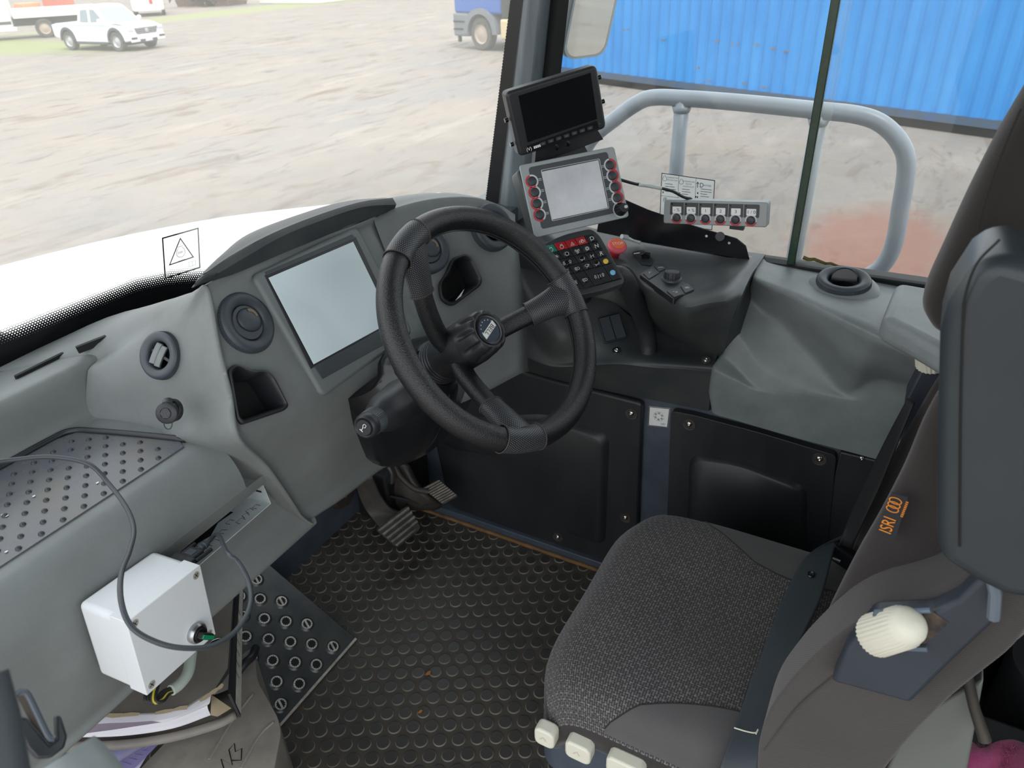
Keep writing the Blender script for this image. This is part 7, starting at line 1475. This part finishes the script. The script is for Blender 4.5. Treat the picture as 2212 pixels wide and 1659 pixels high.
# stripped wires under the box
w_ = thing('wire_bundle', 'bundle of black and yellow wires hanging out under the white box', 'wires', bxf.p(-.01, 0, -bh / 2 - .04))
for i, (m_, dx) in enumerate(((M['cableblack'], 0), (M['cableblack'], 6), (mat('yellow_green_wire', (170, 160, 40), .5), 11), (M['cableblack'], 16), (M['cableblack'], -6))):
    v = MB(); v.tube(cr([T(330 + dx, 1468, 1.180), T(320 + dx, 1500, 1.170), T(322 + dx, 1519 - abs(dx - 5) * .3, 1.168), T(338 + dx, 1513, 1.172), T(356 + dx * .5, 1495 + dx * .3, 1.178), T(374, 1488 + dx * .4, 1.184)], 5), .0024, 8); v.build('wire', m_, w_)
v = MB(); v.tube(cr([T(370, 1491, 1.183), T(390, 1476, 1.192), T(407, 1450, 1.205), T(414, 1405, 1.225)], 6), .0078, 12); v.build('cable_sheath', mat('pale_green_sheath', (170, 182, 172), .5), w_)
# ---- case, magazines, binder
BZ = .400
bx_ = nrm((.66, -.75, 0)); by_ = nrm((.69, .73, 0)); 
def tbl(x, y, z): return PZ(x, y, z)
case = thing('plastic_case', 'worn grey black plastic case on the floor under the binder', 'case', PZ(560, 1580, 0.0) - V3((.1, .05, 0)))
CZ = .235
co = [PZ(*q, CZ) for q in ((240, 1760), (300, 1662), (368, 1592), (450, 1515), (528, 1408), (548, 1398), (556, 1470), (600, 1548), (608, 1580), (585, 1700), (560, 1800))]
cf0 = Fr((0, 0, CZ), (1, 0, 0), (0, 1, 0)); cl = [(q[0], q[1]) for q in co]; a_ = sum(a[0] * b_[1] - b_[0] * a[1] for a, b_ in zip(cl, cl[1:] + cl[:1])); cl = cl if a_ > 0 else cl[::-1]
mc = mat('worn_rubbery_plastic', (150, 145, 135), .6, c2=(108, 104, 98), nscale=10, namt=1.0, bump=.2, bscale=300)
v = MB(); v.prism(rounded(cl, .02, 4), cf0, -CZ + .004, 0); v.build('case_shell', mc, case, bevel=.015, seg=4)
hq = cr([PZ(512, 1455, CZ + .012), PZ(530, 1432, CZ + .018), PZ(545, 1418, CZ + .012), PZ(552, 1400, CZ - .002)], 5); v = MB(); v.tube(hq, .009, 10); v.build('carry_handle', M['blackplastic'], case)
for q in (((452, 1640), (500, 1560), (545, 1500)), ((520, 1659), (560, 1590), (590, 1560))): v = MB(); v.tube(cr([PZ(*p_, CZ + .0005) for p_ in q], 5), .0025, 6); v.build('moulded_rib', mc, case)
lf_ = Fr(PZ(500, 1637, CZ + .0006), nrm(PZ(528, 1605, CZ) - PZ(490, 1650, CZ)), np.cross((0, 0, 1), nrm(PZ(528, 1605, CZ) - PZ(490, 1650, CZ))))
v = MB(); stroke(v, [(-.030, -.016), (-.010, .016), (-.010, -.012), (.010, .016), (.024, .016), (.012, .002), (.022, -.004), (.004, -.020), (-.004, -.004)], .0022, lf_, .0002, closed=False); v.build('moulded_mark', M['ink'], case, smooth=False)
bn = thing('binder', 'worn black lever arch binder stuffed with paper lying under the white box', 'binder', PZ(330, 1480, BZ) - V3((0, 0, .07)))
def bq(pts, z): return [PZ(*q, z) for q in pts]
# lower cover, paper block, upper cover, spine
lowc = bq([(128, 1602), (300, 1590), (498, 1541), (516, 1560), (300, 1612), (130, 1625)], BZ - .05)
top = [(178, 1535), (250, 1542), (330, 1540), (400, 1528), (462, 1488), (492, 1440), (508, 1240), (470, 1215), (330, 1240), (160, 1500)]
mco = mat('scuffed_black_cover', (96, 94, 91), .5, c2=(132, 126, 116), nscale=9, namt=1.1, rvar=.1)
v = MB(); tq_ = bq(top, BZ + .012); v.poly([tuple(q) for q in tq_]); v.build('upper_cover', mco, bn, solid=.0035, smooth=False)
ragged = mat('torn_board', (196, 178, 148), .85)
rp_ = [(158, 1538), (172, 1541), (200, 1540), (230, 1544), (262, 1545), (300, 1544), (335, 1541), (372, 1535), (405, 1528), (432, 1515), (452, 1500), (470, 1488), (482, 1478)]
pts = [PZ(x, y, BZ + .0135) for x, y in rp_]
for i in range(len(pts) - 1):
    if i in (1, 5, 8): continue
    a, b_ = pts[i], pts[i + 1]; n_ = nrm(np.cross(b_ - a, (0, 0, 1))); j1, j2 = random.uniform(.001, .006), random.uniform(.001, .006); v = MB(); v.add([a + n_ * j1, (a + b_) / 2 + n_ * random.uniform(.002, .007), b_ + n_ * j2, b_ - n_ * .004, (a + b_) / 2 - n_ * random.uniform(.003, .006), a - n_ * .003], [(0, 1, 2, 3, 4, 5)]); v.build('torn_edge', ragged, bn, smooth=False)
v = MB(); q = PZ(472, 1492, BZ + .012); v.lathe([(.0001, .008), (.010, .006), (.016, 0), (.014, -.006)], frame_n(q, (0, 0, 1)), 12, wob=lambda a, r, z: 1 + .2 * math.sin(5 * a + z * 300)); v.build('frayed_corner', ragged, bn)
pm_ = mat('paper_stack', (214, 214, 222), .7, c2=(200, 200, 208), nscale=3, stretch=(1, 1, 60))
f_up = bq([(146, 1545), (262, 1545), (372, 1535), (456, 1500)], BZ + .008); f_lo = bq([(146, 1593), (262, 1590), (372, 1574), (455, 1545)], BZ - .038)
v = MB(); bk1 = [q + V3(by_) * .16 for q in f_up]; v.surf([[tuple(q) for q in bk1], [tuple(q) for q in f_up], [tuple(V3(a) * .5 + V3(b_) * .5 + V3((-.004, .004, 0))) for a, b_ in zip(f_up, f_lo)], [tuple(q) for q in f_lo]], 5, 4, flip=True); v.build('paper_block', pm_, bn, angle=30)
v = MB(); l0 = bq([(150, 1560), (250, 1552), (330, 1548), (352, 1551), (255, 1566), (150, 1580)], BZ - .0); v.poly([tuple(q + V3((-.008, -.008, .004))) for q in l0]); v.build('lilac_sheet', mat('lilac_paper', (178, 164, 182), .7), bn, smooth=False)
pw = PZ(155, 1566, BZ + .002) + V3((-.009, -.010, .004)); tw_ = Fr(pw, nrm(PZ(153, 1580, BZ) - PZ(157, 1550, BZ)), np.cross((-.3, -.5, .8), nrm(PZ(153, 1580, BZ) - PZ(157, 1550, BZ)))); v = MB(); put_text(v, '364_00', tw_, .006, .0008); v.build('lettering', M['ink'], bn, smooth=False)
v = MB(); v.surf([[tuple(q) for q in bq([(128, 1604), (262, 1599), (372, 1583), (470, 1555), (508, 1535)], BZ - .045)], [tuple(q) for q in bq([(130, 1622), (262, 1614), (372, 1598), (470, 1570), (512, 1548)], BZ - .052)], [tuple(q + V3((.05, .05, 0))) for q in bq([(130, 1622), (262, 1614), (372, 1598), (470, 1570), (512, 1548)], BZ - .052)]], 4, 3); v.build('lower_cover', mco, bn, angle=180, solid=.003)
v = MB(); v.poly([tuple(q) for q in bq([(456, 1500), (500, 1530), (470, 1548), (455, 1545)], BZ - .02)]); v.build('inner_board', ragged, bn, smooth=False)
spn = [PX(*q, 0.0001) if False else None for q in ((0, 0),)]
s_top = bq([(492, 1500), (508, 1240)], BZ + .012); s_bot = [PZ(515, 1550, BZ - .05), PZ(522, 1262, BZ - .045)]
v = MB(); v.poly([tuple(s_top[0]), tuple(s_top[1]), tuple(s_bot[1]), tuple(s_bot[0])]); v.build('spine', M['blackplastic'], bn, solid=.004, smooth=False)
v = MB(); lb = bq([(498, 1520), (516, 1545)], BZ - .01); L5 = [PZ(495, 1500, BZ - .004), PZ(510, 1236, BZ - .004), PZ(521, 1262, BZ - .030), PZ(516, 1546, BZ - .040)]; nn_ = nrm(np.cross(L5[1] - L5[0], L5[3] - L5[0])); nn_ = nn_ if nn_ @ (EYE - L5[0]) > 0 else -nn_; v.poly([tuple(q + nn_ * .004) for q in L5]); sl5 = v.build('spine_label', mat('grubby_label', (206, 206, 196), .7, c2=(170, 168, 156), nscale=20), bn, smooth=False)
v = MB()
for k in range(7): a = L5[0] * (1 - .08 * k - .2) + L5[1] * (.08 * k + .2); b_ = L5[3] * (1 - .08 * k - .2) + L5[2] * (.08 * k + .2); v.add([a * .8 + b_ * .2 + nn_ * .0046, a * .3 + b_ * .7 + nn_ * .0046, a * .3 + b_ * .7 + nn_ * .0046 + (L5[1] - L5[0]) * .006, a * .8 + b_ * .2 + nn_ * .0046 + (L5[1] - L5[0]) * .006], [(0, 1, 2, 3)])
v.build('label_print', M['ink'], sl5, smooth=False)
for q in ((466, 1309), (465, 1386)):
    c = PZ(*q, BZ + .0145); f = Fr(c, nrm(PZ(q[0] + 16, q[1] - 7, BZ) - PZ(*q, BZ)), (0, 1, 0)); v = MB(); v.lathe([(.012, 0), (.0105, .0016), (.009, .0004)], f, 24, sx=1.0, sy=.45); hh = v.build('eyelet', M['brushed'], bn); v = MB(); v.disc(f, .009, .0006, 18, 1.0, .45); v.build('eyelet_hole', M['hole'], hh, smooth=False)
# loose brochures under the binder
mg = thing('brochure', 'creased lilac printed brochure under the binder', 'brochure', PZ(260, 1640, .28)); ml_ = mat('lilac_print', (132, 128, 168), .5, c2=(160, 158, 188), nscale=6)
v = MB(); v.surf([[tuple(PZ(155, 1608, .315)), tuple(PZ(260, 1606, .315)), tuple(PZ(350, 1590, .32))], [tuple(PZ(150, 1640, .305)), tuple(PZ(240, 1640, .312)), tuple(PZ(330, 1612, .31))], [tuple(PZ(160, 1690, .30)), tuple(PZ(220, 1680, .30)), tuple(PZ(300, 1660, .30))]], 5, 5, flip=True); v.build('page', ml_, mg, angle=180, solid=.0015)
v = MB(); v.surf([[tuple(PZ(196, 1626, .320)), tuple(PZ(262, 1606, .324))], [tuple(PZ(158, 1648, .318)), tuple(PZ(240, 1618, .320))], [tuple(PZ(165, 1662, .312)), tuple(PZ(236, 1628, .312))]], 4, 4, flip=True); v.build('curled_page', M['white'], mg, angle=180, solid=.001)
tw2 = Fr(PZ(230, 1612, .3225), nrm(PZ(238, 1610, .32) - PZ(224, 1606, .32)), (.3, .8, 0)); v = MB(); put_text(v, 'W/BAL', tw2, .006, .0012); v.build('lettering', M['ink'], mg, smooth=False)
v = MB(); q4_ = [PZ(205, 1680, .306), PZ(345, 1596, .325), PZ(358, 1592, .322), PZ(250, 1700, .30)]; v.poly([tuple(q) for q in q4_]); pg = v.build('index_page', mat('violet_page', (106, 100, 142), .6), mg, solid=.001, smooth=False)
v = MB()
for k in range(10):
    a = q4_[0] * (1 - k / 10) + q4_[1] * (k / 10); b_ = q4_[3] * (1 - k / 10) + q4_[2] * (k / 10); d_ = (q4_[1] - q4_[0]) * .006; v.add([a * .9 + b_ * .1 + V3((0, 0, .0016)), b_ * .7 + a * .3 + V3((0, 0, .0016)), b_ * .7 + a * .3 + V3((0, 0, .0016)) + d_, a * .9 + b_ * .1 + V3((0, 0, .0016)) + d_], [(0, 1, 2, 3)])
v.build('print_lines', M['ink'], pg, smooth=False)
# ---- door post and latch close to the camera
dp = thing('door_post', 'out of focus grey door post tube at the bottom left corner', 'door post', T(60, 1660, .62) - V3((0, 0, .2)))
v = MB(); v.tube([T(138, 1632, .60), T(165, 1680, .60), T(210, 1750, .60)], [.019, .023, .024], 20); v.build('post_tube', M['greylight'], dp, angle=60)
v = MB(); v.tube([T(-48, 1470, .50), T(-24, 1560, .50), T(0, 1700, .50)], .014, 16); v.build('post_edge', M['darkstrip'], dp)
lt = thing('door_latch', 'black sheet metal door latch catch at the bottom left corner', 'latch', T(90, 1560, .70) - V3((0, 0, .04)))
lfm = frame_n(T(90, 1560, .70), nrm(EYE - T(90, 1560, .70)) + V3((.1, -.3, .2)), (0, 0, 1))
def lq(x, y, d=0): q = PP(x, y, lfm.o + lfm.z * d, lfm.z); return ((q - lfm.o) @ lfm.x, (q - lfm.o) @ lfm.y)
ol = [lq(*q) for q in ((28, 1545), (60, 1550), (108, 1608), (122, 1598), (120, 1545), (132, 1545), (146, 1590), (140, 1615), (110, 1638), (80, 1640), (58, 1615))]
a_ = sum(a[0] * b_[1] - b_[0] * a[1] for a, b_ in zip(ol, ol[1:] + ol[:1])); v = MB(); v.prism(ol if a_ > 0 else ol[::-1], lfm, -.012, 0); v.build('catch_plate', mat('black_latch_paint', (30, 34, 39), .3), lt, bevel=.003)
sl3 = [(33, 1500), (45, 1493), (60, 1500), (80, 1540), (105, 1590), (118, 1596)]; v = MB(); v.tube(cr([lfm.p(*lq(*q, .006), .006) for q in sl3], 5), .0022, 8); v.build('catch_lip', mat('worn_latch_edge', (70, 78, 88), .3), lt)
v = MB(); v.poly([lfm.p(*lq(*q, -.004), -.004) for q in ((35, 1503), (58, 1500), (78, 1545), (122, 1600), (106, 1612), (60, 1550))]); v.build('catch_throat', mat('dusty_bronze_plate', (88, 80, 72), .5, .3), lt, smooth=False)
# ---- bits at the lower right: drum, lever, pink towel
dr = thing('black_drum', 'dark round drum standing behind the seat at lower right', 'drum', (1.0, -.45, 0)); dc = PZ(2190, 1560, .12)
v = MB(); v.lathe([(.0001, .0), (.10, 0), (.105, .01), (.105, .25), (.10, .26), (.0001, .26)], Fr((dc[0] + .04, dc[1] - .06, .004), (1, 0, 0), (0, 1, 0)), 40); v.build('drum_shell', M['panelblack'], dr, angle=40)
v = MB(); v.lathe([(.1065, .0), (.1075, .008), (.1065, .014)], Fr((dc[0] + .04, dc[1] - .06, .03), (1, 0, 0), (0, 1, 0)), 40); v.build('drum_rim', M['metal'] if False else mat('dull_rim', (96, 94, 90), .5, .4), dr)
lv = thing('floor_lever', 'thin dark lever with ball end beside the pink cloth', 'lever', PZ(2125, 1630, .004)); v = MB(); v.tube([T(2088, 1455, 1.02), T(2105, 1530, 1.06), T(2128, 1600, 1.08)], [.006, .006, .007], 12); v.build('lever_rod', M['pedalarm'], lv); v = MB(); v.lathe([(.0001, -.012), (.008, -.009), (.012, 0), (.008, .009), (.0001, .012)], frame_n(T(2130, 1606, 1.08), (0, 0, 1)), 18); v.build('lever_ball', M['pedalarm'], lv, angle=180)
pk = mat('pink_towelling', (190, 76, 132), .95, c2=(158, 54, 104), nscale=90, namt=1.2, sheen=.4, bump=1.0, bscale=350)
TB = .30
tb = MB(); c_ = PZ(2130, 1700, TB); tb.box(WF, c_[0] - .17, c_[0] + .16, c_[1] - .14, c_[1] + .10, .004, TB - .012); tag(tb.build('tool_box', M['panelblack'], bevel=.01), 'low dark box behind the seat carrying the pink cloth', 'box')
v = MB(); rs = []
for j, yy in enumerate((1612, 1634, 1680, 1740)):
    rs.append([tuple(PZ(x, yy + (6 * math.sin(x * .06) if j == 0 else 0) + (12 if (j == 0 and (x < 2052 or 2100 < x < 2140)) else 0), TB + .012 + .008 * math.sin(x * .045 + j) - (.014 if j == 0 else 0))) for x in range(2034, 2300, 20)])
v.surf(rs, 3, 5, flip=False); tw = v.build('towel', pk, None, angle=180, solid=.010); tag(tw, 'pink towelling cloth at the bottom right corner', 'towel')
fz = MB()
for i in range(1400):
    x = random.uniform(2036, 2230); p_ = PZ(x, 1612 + random.uniform(0, 60), TB + .014); d_ = nrm((random.uniform(-1, 1), random.uniform(-1, 1), random.uniform(.1, 1.3))) * random.uniform(.005, .012); s_ = nrm(np.cross(d_, (.3, .4, .5))) * .0011; fz.add([p_ - s_, p_ + s_, p_ + d_], [(0, 1, 2)])
o = fz.build('towel_pile', pk, tw, smooth=False); o['kind'] = 'stuff'
# ---- two dry leaves on the floor
ml = mat('dry_leaf', (176, 112, 52), .7, c2=(140, 86, 40), nscale=60)
for q, lb, s in (((925, 1453), 'dry orange leaf fragment in the middle of the floor', 1.0), ((908, 1536), 'smaller dry leaf fragment nearer the camera on the floor', .75)):
    c = PZ(*q, .0045); f = Fr(c, (.8, -.5, .05), (.5, .8, .1)); v = MB(); v.surf([[f.p(x * s, (y * w - .001) * s, .0012 * math.sin(x * 400) * s + .002 * abs(y)) for x, w in ((-.010, .1), (-.004, .8), (.003, 1.0), (.009, .2))] for y in (-.0045, 0, .0045)], 3, 3); tag(v.build('leaf', ml, None, solid=.0005), lb, 'leaf', 'dry leaf fragments on the floor')
